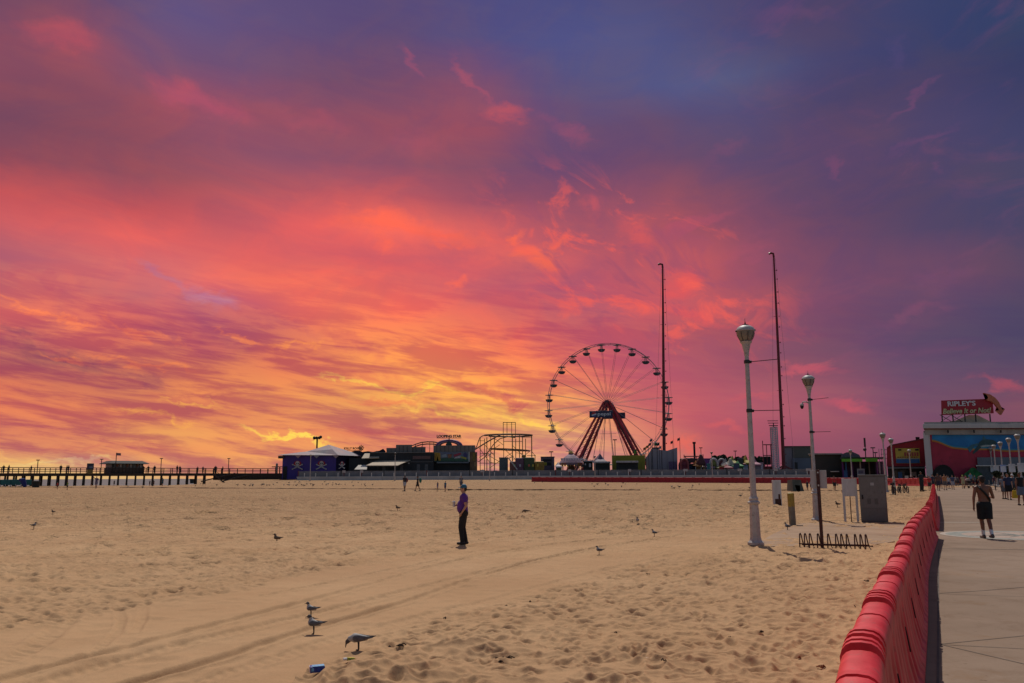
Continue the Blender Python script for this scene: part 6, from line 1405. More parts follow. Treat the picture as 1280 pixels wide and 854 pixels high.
# flags
def flag(label, x, yt, yb, D, c, fw=3.2, fh=4.5):
    t = site('flag', label, 'flag', x, D, 'flags over the amusement park'); q = L(t, x, yt, D); MB().tube([(q.x, 0, 0), (q.x, 0, q.z)], .06, 5).build('pole', 'dark_metal', t)
    w = fw * sc_(D); h = fh * sc_(D); vs = []; n = 8
    for i in range(n + 1):
        u = i / n
        for y in (-.02, .02): vs += [(q.x - w * u, y + .25 * math.sin(u * 5), q.z - .1 - u * h * .25), (q.x - w * u, y + .25 * math.sin(u * 5), q.z - h * .8 - u * h * .3)]
    fs = []
    for i in range(n):
        a = i * 4; fs += [(a, a + 1, a + 5, a + 4), (a + 2, a + 6, a + 7, a + 3), (a, a + 4, a + 6, a + 2), (a + 1, a + 3, a + 7, a + 5)]
    fs += [(0, 2, 3, 1), (n * 4, n * 4 + 1, n * 4 + 3, n * 4 + 2)]
    MB().add(vs, fs).build('cloth', M(c, .8), t)
for lab, x, y, c in [('green flag leftmost over the yellow container', 795.5, 561, (.05, .2, .05)), ('orange flag over the right end of the yellow container', 807, 558.5, (.3, .12, .04)), ('yellow flag by the white hall roof', 810.5, 556, (.28, .2, .05)), ('grey flag tallest of the left cluster', 815, 548, (.10, .12, .16)), ('dark flag beside the tallest grey one', 813.5, 553, (.04, .05, .08)), ('green flag right of the tallest grey flag', 821, 553, (.06, .2, .08)), ('dark flag left of the red mast', 824, 553, (.03, .04, .06)), ('white flag right of the red mast foot', 826.5, 557, (.35, .3, .32)),
                   ('black and white flag right of the white hall', 841, 550.5, (.05, .05, .06)), ('highest dark teal flag right of the white hall', 849.5, 546.8, (.04, .07, .08)), ('lime flag on the wheel platform', 795.8, 563, (.12, .3, .04))]:
    flag(lab, x, y, 586, 209, c)
# column, carnival rides right part
t = site('smoke_stack', 'dark upright ride column with a wider cap right of the flags', 'column', 868, 214); q = L(t, 867.6, 552.5, 214); MB().lathe([(.28, 0), (.26, q.z - .5), (.42, q.z - .45), (.42, q.z)], 10, (q.x, 0, 0)).build('shaft', 'black', t)
t = site('swing_boat_ride', 'dark red open framed ride above a navy platform left of the carnival stalls', 'ride', 860, 210); PBox(t, 'platform', 848, 871.5, 581, 590, 210, 5, mm(.015, .03, .06), ground=True); PBox(t, 'deck', 848, 871.5, 579.5, 580.8, 209.5, 5, mm(.13, .06, .05))
for x, y in ((855.3, 568.5), (857, 571), (871, 571), (879, 568)): PBox(t, 'post', x - .5, x + .5, y, 581, 210, .3, 'mast_red')
PBox(t, 'beam', 855, 873, 570, 571.2, 210, .3, 'mast_red', dy=-.31); PBox(t, 'cabin', 859, 869, 572.5, 578.5, 210, 2.5, mm(.05, .03, .04), dy=.4, bevel=.3); PBox(t, 'cabin', 850, 855, 573, 580, 210, 2.5, mm(.10, .08, .03), dy=.4, bevel=.3)
for i, (lab, x0, x1, y0, c1, c2, kd) in enumerate([('red domed ride with dark roof left of the purple stall', 872, 884, 567.5, (.12, .02, .03), (.08, .02, .02), 'round'), ('purple stall with lime trim', 880, 888.5, 573.5, (.12, .04, .18), (.14, .05, .2), 'box'), ('arched booth with white frame and lime sign', 887.5, 897, 573.5, (.16, .17, .05), (.35, .30, .33), 'arch'), ('red and white arched booth right of the lime one', 897.5, 907, 574, (.16, .03, .04), (.30, .24, .25), 'arch'),
        ('dark game booth with grey roof', 907, 914, 572.5, (.03, .03, .035), (.10, .10, .12), 'tent'), ('yellow topped tent in the middle of the carnival', 914, 924, 569, (.05, .04, .03), (.26, .22, .05), 'tent'), ('dark stall with blue grey roof', 922, 929, 573, (.04, .04, .04), (.09, .10, .12), 'box'), ('red roofed long stall', 926, 937, 571, (.07, .03, .02), (.18, .04, .03), 'tent'), ('tall yellow striped tent left of the nearest lamp', 932, 940, 568, (.08, .07, .02), (.26, .20, .02), 'tent'),
        ('black arcade stall with pale doorway', 926, 936, 578, (.02, .02, .02), (.12, .12, .10), 'box'), ('pink roofed tent right of the nearest lamp', 942, 952, 572, (.22, .16, .19), (.28, .10, .15), 'tent'), ('white box stall beside the red frame ride', 944, 954, 578.5, (.36, .30, .35), (.30, .2, .24), 'box'), ('grey food stall under the arches', 905, 916, 578.5, (.12, .10, .09), (.16, .13, .12), 'tent'), ('low white tent with red edge', 908, 917, 580, (.3, .27, .27), (.22, .05, .06), 'tent'), ('small yellow booth at the fence', 896, 904, 580.5, (.2, .17, .06), (.28, .25, .1), 'tent'), ('dark blue booth at the fence', 917, 924, 579.5, (.05, .06, .11), (.12, .12, .14), 'box'), ('orange peaked tent right of the smoke column', 869, 877, 575, (.2, .08, .03), (.34, .13, .03), 'tent'), ('teal box booth under the dark trees', 883.5, 887.5, 580, (.03, .14, .15), (.06, .2, .2), 'box'), ('pink striped awning booth behind the slim pole', 888, 894, 578, (.3, .08, .16), (.4, .2, .26), 'tent'), ('bright red box stall before the red arch', 899, 905, 583, (.35, .03, .03), (.42, .3, .1), 'box'), ('cream domed ride in the carnival middle', 909, 921, 573, (.12, .08, .05), (.34, .29, .22), 'round'), ('green tent between the yellow tents', 922, 930, 575.5, (.04, .12, .04), (.06, .22, .07), 'tent'), ('blue white box beside the nearest lamp', 929, 935, 582, (.25, .27, .34), (.10, .14, .3), 'box'), ('low maroon arch near the flags', 851, 860, 574, (.14, .02, .04), (.25, .05, .05), 'arch'),
        ('pale ticket hut behind the fence', 875, 881, 578, (.34, .27, .27), (.26, .2, .2), 'tent')]):
    stall(lab, x0, x1, y0, 206 + (i * 7) % 13 - (8 if i > 11 else 0), mm(*c1), mm(*c2), kd)
# trees beyond the carnival: dark low crowns
def tree(label, px, yt, D, wpx, group='trees beyond the carnival'):
    t = site('tree', label, 'tree', px, D, group); H = Zp(yt, D, px) - PG; rr_ = random.Random(int(px * 10)); tw = wpx * sc_(D) / 2
    MB().tube([(0, 0, 0), (.1, 0, H * .3), (-.1, .1, H * .6), (0, 0, H * .85)], [.3, .22, .15, .05], 7).tube([(0, 0, H * .35), (tw * .5, .3, H * .65)], [.14, .05], 5).tube([(0, 0, H * .3), (-tw * .5, -.3, H * .6)], [.14, .05], 5).build('trunk', 'wood_dark', t)
    vs = []; fs = []
    cl_ = [(rr_.uniform(-.75, .75) * tw, rr_.uniform(-.7, .7) * tw, H * rr_.uniform(.45, .93), rr_.uniform(.35, .55) * tw) for _ in range(11)]
    for cx, cy, cz, r_ in cl_:
        for _ in range(150):
            v = Vector((rr_.gauss(0, 1), rr_.gauss(0, 1), rr_.gauss(0, 1))).normalized() * r_ * rr_.uniform(.5, 1.1); p = Vector((cx, cy, cz)) + Vector((v.x, v.y, v.z * .7)); p.z = min(p.z, H)
            a = Vector((rr_.gauss(0, 1), rr_.gauss(0, 1), rr_.gauss(0, 1))).normalized() * (.2 + .0011 * D); b_ = a.cross(Vector((rr_.gauss(0, 1), rr_.gauss(0, 1), 1))).normalized() * (.12 + .0009 * D); n0 = len(vs)
            vs += [p - a, p + b_, p + a, p - b_]; fs.append((n0, n0 + 1, n0 + 2, n0 + 3))
    MB().add(vs, fs).build('crown', mat('foliage_dark', (.035, .05, .025), .8, .4, 1), t)
for i, (px, yt, w) in enumerate([(856, 571, 12), (876, 569, 14), (892, 570.5, 12), (901, 569.5, 13), (910, 570, 12), (920, 570.5, 11), (928, 571, 10), (945, 570, 12), (951, 569, 10)]):
    tree('dark tree crown behind the carnival, %s' % ['beside the smoke column', 'above the red domed ride', 'above the lime arched booth', 'above the red arched booth', 'above the game booth', 'behind the yellow topped tent', 'between yellow topped and red roofed stalls', 'right of the nearest lamp', 'left of the red frame ride'][i], px, yt, 250, w)
for i, (px, yt, w, D) in enumerate([(1258, 589, 12, 104), (1272, 586, 14, 100), (1284, 583, 13, 96), (1247, 591, 9, 110)]):
    t_ = tree('green shrub in front of the mural building, %s' % ['behind the blue and white board', 'behind the navy shirt group', 'at the right frame edge', 'behind the far lamp posts'][i], px, yt, D, w, 'shrubs along the boardwalk'); 
for lab, x, yt, D in [('thin far light pole right of the smoke column', 876, 560, 260), ('thin far light pole in the middle of the carnival', 919, 564, 260), ('thin pole between the wheel legs', 768.5, 550, 214), ('thin light pole left of the roller coaster rides', 689, 565, 203), ('thin far pole above the green canopy', 1091, 560, 200), ('far thin pole right of the antenna mast', 1094, 566, 205)]:
    t = site('light_pole', lab, 'light pole', x, D); q = L(t, x, yt, D); MB().tube([(q.x, 0, 0), (q.x, 0, q.z)], .1, 5).build('pole', 'dark_metal', t); MB().box(q.x - .5, q.x + .5, -.15, .15, q.z - .1, q.z + .15).build('head', 'dark_metal', t)

# ---- pier
PA = W(-60, 592, 168); PB = W(352, 594, 216); PA = Vector((PA.x, 168, 0)); PB = Vector((PB.x, 216, 0)); dv = PB - PA; Lp = dv.length; ang = math.atan2(dv.y, dv.x)
DZ = 2.95
t = thing('pier', 'long dark wooden pier on piles reaching left over the beach', 'pier', PA, ang)
wd_ = MATS['wood_dark']
MB().box(0, Lp, -2.2, 2.2, DZ - .18, DZ).build('deck', wd_, t); MB().box(0, Lp, -2.1, -1.85, DZ - .6, DZ - .18).box(0, Lp, 1.85, 2.1, DZ - .6, DZ - .18).box(0, Lp, -.1, .1, DZ - .55, DZ - .18).build('stringer', wd_, t)
def ppx(px):   # distance along the pier at a photo px
    tn = (W(px, 592, 100).x) / 100; # X = tn*Y
    return (tn * PA.y - PA.x) / (math.cos(ang) - tn * math.sin(ang))
def zs_at(u, v): p = PA + Vector((math.cos(ang) * u - math.sin(ang) * v, math.sin(ang) * u + math.cos(ang) * v, 0)); return float(sand_base(p.x, p.y))
px = -50; np_ = 0
while px < 262:
    u = ppx(px)
    for v, du in ((-1.9, 0), (1.9, 1.25)):
        u = ppx(px) + du; z0 = min(zs_at(u, v), .4) - .6; MB().tube([(u, v, z0), (u + .03, v, DZ - .55)], [.22, .19], 8).build('pile', wd_, t)
    px += 10.8
b = MB()
for v in (-2.12, 2.12):
    for k in range(int(Lp / 2.0)): b.box(k * 2.0, k * 2.0 + .13, v - .06, v + .06, DZ, DZ + 1.12)
    b.box(0, Lp, v - .07, v + .07, DZ + 1.1, DZ + 1.2); b.box(0, Lp, v - .03, v + .03, DZ + .68, DZ + .78); b.box(0, Lp, v - .03, v + .03, DZ + .3, DZ + .4)
b.build('railing', wd_, t)
u0, u1 = ppx(262), ppx(352)
MB().box(u0, Lp, -2.3, -2.15, DZ - 1.6, DZ - .2).build('ramp_boarding', wd_, t)
# stairs down to the sand
u0 = ppx(258)
b = MB()
for k in range(12): b.box(u0 + k * .28, u0 + k * .28 + .3, -4.0, -2.3, DZ - .15 - k * .22, DZ - .1 - k * .22)
b.bar((u0, -4.0, DZ - .2), (u0 + 3.4, -4.0, DZ - 2.7), .12, .3); b.bar((u0, -4.0, DZ + .9), (u0 + 3.4, -4.0, DZ - 1.6), .09); b.bar((u0 + 6, -2.6, DZ), (u0 - 2.5, -3.2, DZ - 1.9), .25); b.bar((u0 + 9, -2.6, DZ - .5), (u0 + 2.5, -3.2, DZ - 1.9), .25); b.build('stairs', wd_, t)
def onpier(px, v=0): u = ppx(px); return PA + Vector((math.cos(ang) * u - math.sin(ang) * v, math.sin(ang) * u + math.cos(ang) * v, DZ))
for lab, px, yt in [('thin lamp pole on the pier, leftmost', 49.8, 575), ('thin lamp pole on the pier just left of the pier pavilion', 130, 574), ('thin lamp pole on the pier right of the pavilion', 205.3, 573), ('thin lamp pole near the landward end of the pier', 290.3, 573)]:
    p = onpier(px, 2.3); q = thing('lamp_pole', lab, 'lamp pole', p, 0, 'lamp poles on the pier'); H = W(px, yt, p.y).z - p.z; MB().tube([(0, 0, 0), (0, 0, H)], .09, 5).build('pole', 'dark_metal', q); MB().box(-.35, .35, -.1, .1, H - .12, H + .05).build('head', 'dark_metal', q)
p = onpier(140.5, -1.8); q = thing('flagpole', 'flagpole with a small flag beside the pier pavilion', 'flagpole', p); H = W(140.5, 566, p.y).z - p.z; MB().tube([(0, 0, 0), (0, 0, H)], .09, 5).build('pole', 'dark_metal', q); MB().add([(0, 0, H - .05), (.9, .15, H - .1), (.95, .1, H - .65), (0, 0, H - .6), (0, .03, H - .05), (.9, .18, H - .1), (.95, .13, H - .65), (0, .03, H - .6)], [(0, 1, 2, 3), (7, 6, 5, 4), (0, 4, 5, 1), (1, 5, 6, 2), (2, 6, 7, 3), (3, 7, 4, 0)]).build('cloth', M((.18, .10, .12), .8), q)
# pavilion on pier
u0, u1 = ppx(136), ppx(177); pv = thing('pier_pavilion', 'low pavilion with a dark hipped roof standing on the pier', 'pavilion', onpier(136, 0), ang); Lw = u1 - u0
zr = W(155, 580.5, 190).z - (DZ); zr = 2.95
MB().box(0, Lw, -1.2, 3.4, 0, 1.25).build('wall', mat('pavilion_wall', (.07, .06, .055), .8, .2, .6), pv); MB().box(.2, Lw - .2, -1.0, 3.2, 1.25, 2.1).build('upper_wall', mat('pavilion_pale', (.24, .21, .20), .7, .15, .5), pv)
for k in range(9): MB().box(.3 + k * (Lw - .6) / 9, .3 + (k + .72) * (Lw - .6) / 9, -1.06, -1.01, 1.35, 2.0).build('window', [glass, mat('pane_pale', (.34, .30, .28), .4, .1, 1), mm(.2, .08, .04)][(k * 2) % 3], pv)
for k in range(10): MB().box(.2 + k * (Lw - .5) / 9, .32 + k * (Lw - .5) / 9, -1.3, -1.15, 0, 2.2).build('post', wd_, pv)
MB().add([(-.9, -2, 2.15), (Lw + .9, -2, 2.15), (Lw + .9, 4.2, 2.15), (-.9, 4.2, 2.15), (.3, -.9, 2.75), (Lw - .3, -.9, 2.75), (Lw - .3, 3.1, 2.75), (.3, 3.1, 2.75), (-.9, -2, 2.05), (Lw + .9, -2, 2.05), (Lw + .9, 4.2, 2.05), (-.9, 4.2, 2.05)], [(0, 1, 5, 4), (1, 2, 6, 5), (2, 3, 7, 6), (3, 0, 4, 7), (4, 5, 6, 7), (11, 10, 9, 8), (8, 9, 1, 0), (9, 10, 2, 1), (10, 11, 3, 2), (11, 8, 0, 3)]).build('roof', mat('roof_dark', (.03, .028, .028), .8, .2, 1), pv)
p = onpier(107.8, -2.5); q = thing('kiosk', 'small dark blue box kiosk with yellow front at the pier rail', 'kiosk', p + Vector((0, 0, -.2)), ang); MB().box(-.6, .6, -.4, .4, 1.0, 2.3).build('top_box', M((.02, .03, .06), .6), q, bevel=.03); MB().box(-.5, .5, -.35, .35, 0, 1.0).build('lower_box', M((.16, .11, .03), .6), q); MB().box(-.4, .4, -.42, -.40, 1.3, 1.7).build('label_strip', M((.10, .12, .2), .5), q)
p = onpier(341, -2); q = thing('pier_post', 'thick pale post at the landward end of the pier', 'post', p); MB().lathe([(.28, 0), (.28, 2.3), (.1, 2.5)], 8).build('shaft', M((.2, .17, .16), .8), q)
p = onpier(347.5, -1); q = thing('picnic_shelter', 'small open wooden shelter by the pirate building', 'shelter', p + Vector((0, 0, -.2)), ang); MB().box(-1.8, 1.8, -1, 1, 1.7, 1.9).build('roof', wd_, q)
for x in (-1.6, -.5, .5, 1.6): MB().box(x - .1, x + .1, -.9, -.7, 0, 1.7).build('post', wd_, q)

# ---- beach furniture
# teal rental canopy row
g0 = G(-25, 609); g1_ = G(26, 609); q = thing('beach_tent', 'long low teal canopy tent at the left frame edge', 'tent', (g0.x, g0.y, g0.z), math.atan2(g1_.y - g0.y, g1_.x - g0.x)); Lw = (g1_ - g0).length; s = g1_.y / FPX
teal = mat('canvas_teal', (.008, .10, .11), .8, .15, .6)
MB().box(0, Lw, 0, 2.2, .35, 9.2 * s).build('canopy', teal, q, bevel=.06)
for k in range(9): MB().box(k * Lw / 8 - .06, k * Lw / 8 + .06, -.05, .05, 0, .5).build('leg', white, q)
for k in range(1, 4): MB().box(k * Lw / 4 - .04, k * Lw / 4 + .04, -.06, -.01, .4, 9 * s).build('seam', M((.005, .06, .07), .8), q)
g = G(30, 609.3); q = thing('umbrella_stack', 'folded dark blue beach umbrella beside the teal canopy', 'umbrella', g); s = g.y / FPX
MB().tube([(-.9, 0, 9.2 * s), (-.3, 0, 8.8 * s), (.2, 0, 0.1)], [.25, .5, .3], 8).build('cloth', M((.01, .02, .13), .8), q); MB().tube([(.1, .1, 0), (-.2, .1, 9 * s)], .05, 5).build('pole', white, q)
def bin_(label, px, py, w, h):
    g = G(px, py); s = g.y / FPX; q = thing('trash_bin', label, 'trash bin', g, 0, 'dark bins on the beach'); MB().lathe([(w * s * .42, 0), (w * s * .5, h * s * .8), (w * s * .52, h * s * .82), (w * s * .55, h * s * .84), (w * s * .55, h * s)], 12).build('body', M((.02, .024, .024), .8), q); MB().lathe([(w * s * .5, 0), (w * s * .2, .05)], 12, (0, 0, h * s)).build('lid', 'black', q)
bin_('dark bin on the sand right of the teal canopy', 44.5, 609.6, 9, 8.0); bin_('dark bin in front of the pier stairs', 240.5, 604.5, 6.5, 5.5)
g = G(157, 606.5); q = thing('beach_umbrella', 'small orange beach umbrella tipped over beyond the pier', 'umbrella', g); MB().tube([(0, 0, 0), (.2, 0, 1.3)], .03, 5).build('pole', white, q); MB().lathe([(.95, 0), (.6, .28), (.05, .4)], 10, (0, 0, 0), Matrix.Translation((.2, 0, 1.0)) @ Matrix.Rotation(.35, 4, 'Y')).build('canopy', M((.35, .09, .04), .8), q)
g = G(998, 614.5); s = g.y / FPX; q = thing('beach_shade_tent', 'grey green beach shade tent in front of the red barrier row', 'tent', g, 0)
tg_ = mat('tent_green_grey', (.075, .085, .07), .8, .2, 1.5, bump=.5, bscale=3)
w = 6.5 * s; h = 14.6 * s
MB().add([(-w, 0, 0), (-w, 2, 0), (w * 1.1, 2, 0), (w * 1.1, 0, 0), (-w * .92, .2, h), (-w * .9, 1.8, h * .95), (w * .75, 1.8, h * .93), (w * .7, .2, h * .97)], [(0, 4, 5, 1), (1, 5, 6, 2), (2, 6, 7, 3), (4, 7, 6, 5), (0, 1, 2, 3)]).build('canopy', tg_, q, smooth=False)
MB().add([(-w, 0.02, 0), (-w * .25, .02, 0), (-w * .6, .1, h * .55), (-w * .92, .2, h)], [(0, 1, 2, 3)]).add([(w * 1.1, .02, 0), (w * .35, .02, 0), (w * .45, .1, h * .5), (w * .7, .2, h * .97)], [(3, 2, 1, 0)]).add([(-w * .92, .2, h), (-w * .6, .1, h * .55), (w * .45, .1, h * .5), (w * .7, .2, h * .97)], [(0, 1, 2, 3)]).build('front_flap', tg_, q)
# bicycles seen end on
def bike(label, px, py, hpx, lean):
    g = G(px, py); s = g.y / FPX; k = hpx * s / 1.08; q = thing('bicycle', label, 'bicycle', g, math.pi / 2 - .42 + lean, 'black bicycles parked on the sand', sc=k)
    for x in (-.52, .52):
        w_ = MB().tube([Vector((x + math.cos(a) * .33, 0, .34 + math.sin(a) * .33)) for a in np.linspace(0, 6.283, 20)[:-1]], .045, 6, closed=True).build('wheel', 'black', q)
        sp_ = MB()
        for a in range(0, 360, 45): sp_.bar((x, 0, .34), (x + .32 * math.cos(R_(a)), 0, .34 + .32 * math.sin(R_(a))), .012)
        sp_.build('spokes', 'steel', w_)
    MB().bar((-.52, 0, .34), (-.15, 0, .33), .035).bar((-.15, 0, .33), (-.25, 0, .85), .04).bar((-.22, 0, .75), (.32, 0, .78), .045).bar((-.15, 0, .33), (.34, 0, .72), .045).bar((.52, 0, .34), (.34, 0, .85), .045).bar((-.52, 0, .34), (-.22, 0, .72), .03).build('frame', 'black', q)
    MB().box(-.38, -.12, -.08, .08, .88, .94).build('saddle', 'black', q, bevel=.02); MB().tube([(.28, -.32, 1.02), (.36, -.15, 1.0), (.34, 0, .95), (.36, .15, 1.0), (.28, .32, 1.02)], .02, 6).bar((.34, 0, .83), (.34, 0, .96), .03).build('handlebar', 'black', q); MB().box(.3, .55, -.15, .15, .72, .9).build('basket', 'dark_metal', q)
bike('black bicycle nearest the lamp post right of the cabinet', 1117.5, 618.5, 17, .15); bike('middle black bicycle right of the cabinet', 1124.5, 616.3, 12.5, -.2); bike('rightmost black bicycle, leaning before the barrier row', 1132.5, 616.5, 13, .3)
g = G(1134, 606); q = thing('grey_board', 'small grey board on the far sand above the right bicycle', 'sign', g); s = g.y / FPX; MB().box(-2.2 * s, 2.2 * s, -.03, .03, 3 * s, 11 * s).build('board', M((.3, .29, .29), .7), q); MB().box(-.06, .06, .03, .09, 0, 9 * s).build('post', 'dark_metal', q)
# bench & stroller & yellow bag on boardwalk
def gw(px, py): v = GW(px, py); v.z = float(rise(v.y)) + .004; return v
for lab, px, py in [('white slatted bench near the shrubs, left one', 1241.5, 612), ('white slatted bench behind the navy shirt group', 1249, 614)]:
    g = gw(px, py); q = thing('bench', lab, 'bench', g, R_(60), 'white benches on the boardwalk')
    for k in range(3): MB().box(-.9, .9, -.22 + k * .16, -.1 + k * .16, .43, .46).build('seat_slat', white, q)
    for k in range(3): MB().box(-.9, .9, .28, .31, .55 + k * .14, .65 + k * .14).build('back_slat', white, q)
    for x in (-.8, .8): MB().box(x - .03, x + .03, -.22, -.16, 0, .43).box(x - .03, x + .03, .24, .28, 0, .96).box(x - .03, x + .03, -.16, .24, .38, .43).build('leg_frame', 'dark_metal', q)
def stroller(label, px, py, c):
    g = gw(px, py); q = thing('stroller', label, 'stroller', g, random.uniform(2.6, 3.4), 'strollers on the boardwalk')
    for x, y in ((-.28, -.35), (.28, -.35), (-.28, .38), (.28, .38)): MB().lathe([(.13, -.02), (.13, .02)], 12, (0, 0, 0), Matrix.Translation((x, y, .13)) @ Matrix.Rotation(math.pi / 2, 4, 'Y')).build('wheel', 'black', q)
    MB().add([(-.24, -.25, .35), (.24, -.25, .35), (.24, .3, .35), (-.24, .3, .35), (-.25, -.32, .85), (.25, -.32, .85), (.25, .3, .6), (-.25, .3, .6)], [(0, 3, 2, 1), (0, 1, 5, 4), (1, 2, 6, 5), (2, 3, 7, 6), (3, 0, 4, 7)]).build('seat', M(c, .8), q)
    MB().lathe([(.30, 0), (.28, .14), (.18, .27), (.01, .31)], 12, (0, -.1, .78)).build('hood', M(tuple(v * 2.2 for v in c), .8), q)
    for x in (-.24, .24): MB().bar((x, .38, .13), (x, -.35, .75), .025).bar((x, -.35, .13), (x, .3, .6), .025).bar((x, -.3, .75), (x, -.6, 1.02), .025).build('frame_bar', 'dark_metal', q)
    MB().tube([(-.24, -.6, 1.02), (.24, -.6, 1.02)], .02, 6).build('handle', 'black', q)
stroller('dark stroller with pale hood pushed in the middle of the boardwalk', 1211, 610.5, (.10, .07, .06)); stroller('navy stroller right of the orange shirt', 1186.5, 609.5, (.03, .04, .09))

# ------------------------------------------------------------------ people
ARM = lambda ux, uy, uz, fx, fy, fz: ((ux, uy, uz), (fx, fy, fz))
# man in purple: faces left, cup in forward hand, other hand on hip
g = SG(579.5, 684.2); print('man', g); hgt = (W(578, 605.5, g.y).z - g.z)
A = {1: ARM(.55, -.35, -.85, .05, .80, -.40), -1: ARM(-.12, .10, -1, .28, 1, .22)}
A = {-1: ((-.22, -.30, -.92), (.15, .50, -.80)), 1: ((.10, -.16, -1), (-.25, .95, .02))}
man, J = person('man in purple shirt and blue cap holding a white cup on the open sand', g + Vector((0, 0, -.01)), R_(90), hgt, skin='skin', hair='hair_dark', top=(.10, .025, .21), bottom=(.012, .012, .014), pants=True, shoes=(.03, .02, .02), hat=(.015, .11, .19), arms=A, legs=(.03, -.06), belly=.045, vox=.012, fine=True, bulk=1.10)
S_, E_, Wr, u_, f_ = J['a1']; hp = man.matrix_basis @ (Wr + f_ * .10); k = hgt / 1.75
bpy.context.view_layer.update(); hp = man.matrix_world @ (Wr + f_ * .10 + Vector((0, .0, .0)))
cup = thing('drink_cup', 'white drink cup held in the hand of the man in purple', 'cup', hp + Vector((-.02, 0, -.04)))
MB().lathe([(.030, 0), (.042, .13), (.045, .135), (.045, .14)], 14).build('cup_body', M((.55, .53, .52), .5), cup, smooth=True); MB().lathe([(.047, .14), (.049, .15), (.036, .165)], 14).build('lid', M((.6, .6, .6), .4), cup); MB().tube([(0, 0, .16), (.01, 0, .25)], .005, 5).build('straw', M((.6, .58, .55), .4), cup)
# shirtless walker seen from behind
g = gw(1234, 673.5); hgt = W(1232, 594.5, g.y).z - g.z; print('walker', g, hgt)
A = {-1: ((-.24, .04, -1), (-.02, .12, -1)), 1: ((.32, .12, -1), (.10, .75, .05))}
wk, J = person('shirtless man in black shorts walking away along the boardwalk', g, R_(-4), hgt, skin='skin_tan', hair='hair_dark', top=None, bottom=(.010, .010, .011), shoes=(.10, .075, .06), arms=A, legs=(.10, (-.22, .03)), vox=.012, fine=True, socks=True, bulk=1.06, stance=-.055)
sb_ = MB(); rr_ = []
pts = [(-.150, -.03, 1.47), (-.135, -.125, 1.40), (-.05, -.142, 1.30), (.04, -.130, 1.20), (.12, -.095, 1.10), (.155, -.02, 1.03)]
sb_.tube(pts, .030, 8); o = sb_.build('shoulder_strap', 'black', wk, smooth=True); 
# small people
def P(label, px, py, ytop, ang, ground='w', **k):
    g = gw(px, py) if ground == 'w' else SG(px, py); h = W(px, ytop, g.y).z - g.z; k.setdefault('vox', .028)
    return person(label, g, R_(ang), max(.8, min(h, 2.0)), **k)
walkarm = {-1: ((-.15, .3, -1), (-.05, .5, -1)), 1: ((.15, -.3, -1), (.1, -.1, -1))}
P('walker with red pack and white shorts on the far sand, left of a pair', 505.8, 613, 594, 170, 's', skin='skin_dark', top=(.03, .025, .03), bottom=(.4, .4, .43), legs=(.1, -.12), arms=walkarm, longhair=True, woman=True)
pk = thing('backpack', 'red backpack worn by the far walker in white shorts', 'backpack', SG(507.3, 613) + Vector((.05, .1, .95))); MB().ball((0, 0, .2), .22, 8, (.8, .6, 1.2)).build('bag', M((.22, .05, .05), .8), pk)
P('walker with green backpack striding left on the far sand', 522, 613.5, 595, 100, 's', skin='skin_tan', top=(.03, .04, .05), bottom=(.015, .015, .018), legs=(.28, -.30), arms=walkarm)
pk = thing('backpack', 'green backpack on the striding far walker', 'backpack', SG(524.2, 613.5) + Vector((.1, 0, .95))); MB().ball((0, 0, .2), .24, 8, (.6, .8, 1.2)).build('bag', M((.02, .13, .10), .8), pk)
P('small child in pale dress on the far sand', 547, 612.8, 602.5, 150, 's', top=(.12, .10, .16), bottom=(.3, .25, .3), child=True, longhair=True)
P('small child in blue shirt on the far sand', 556.6, 613.3, 601.7, 160, 's', top=(.02, .12, .2), bottom=(.03, .05, .12), child=True)
P('distant grey shirted person directly behind the blue cap', 576.5, 611.5, 594.5, 180, 's', top=(.15, .15, .17), bottom=(.1, .1, .12))
P('small child in red on the left far sand', 71.5, 611.5, 603, 180, 's', top=(.45, .03, .03), bottom=(.08, .03, .03), child=True)
P('small child in lime shirt on the left far sand', 84, 612.3, 602, 150, 's', top=(.14, .24, .03), bottom=(.02, .03, .03), child=True)
P('adult playing with raised arm near the pier piles', 120, 610.3, 595.5, 200, 's', top=(.09, .07, .13), bottom=(.18, .15, .2), legs=(.2, -.2), arms={-1: ((-.3, .3, -1), (0, .6, -.4)), 1: ((.6, .2, .6), (.3, .1, 1))})
P('beachgoer in white standing by the slim pole near the pirate building', 391.5, 599, 590, 120, 's', top=(.42, .42, .45), bottom=(.03, .04, .10))
P('beachgoer in dark clothes right of the one in white', 394.5, 599, 590.2, 200, 's', top=(.03, .05, .10), bottom=(.02, .02, .03))
P('child in red shirt standing before the red barrier row', 1043.5, 613, 595, 180, 's', skin='skin_tan', top=(.36, .03, .03), bottom=(.02, .02, .02), hair='hair_brown')
P('person in dark top sitting spot right of the shade tent', 1009.5, 613.5, 601, 160, 's', top=(.03, .03, .04), bottom=(.05, .05, .06), child=True)
P('person in white top right of the shade tent', 1014, 613.5, 600.5, 190, 's', top=(.35, .35, .37), bottom=(.02, .02, .03), child=True)
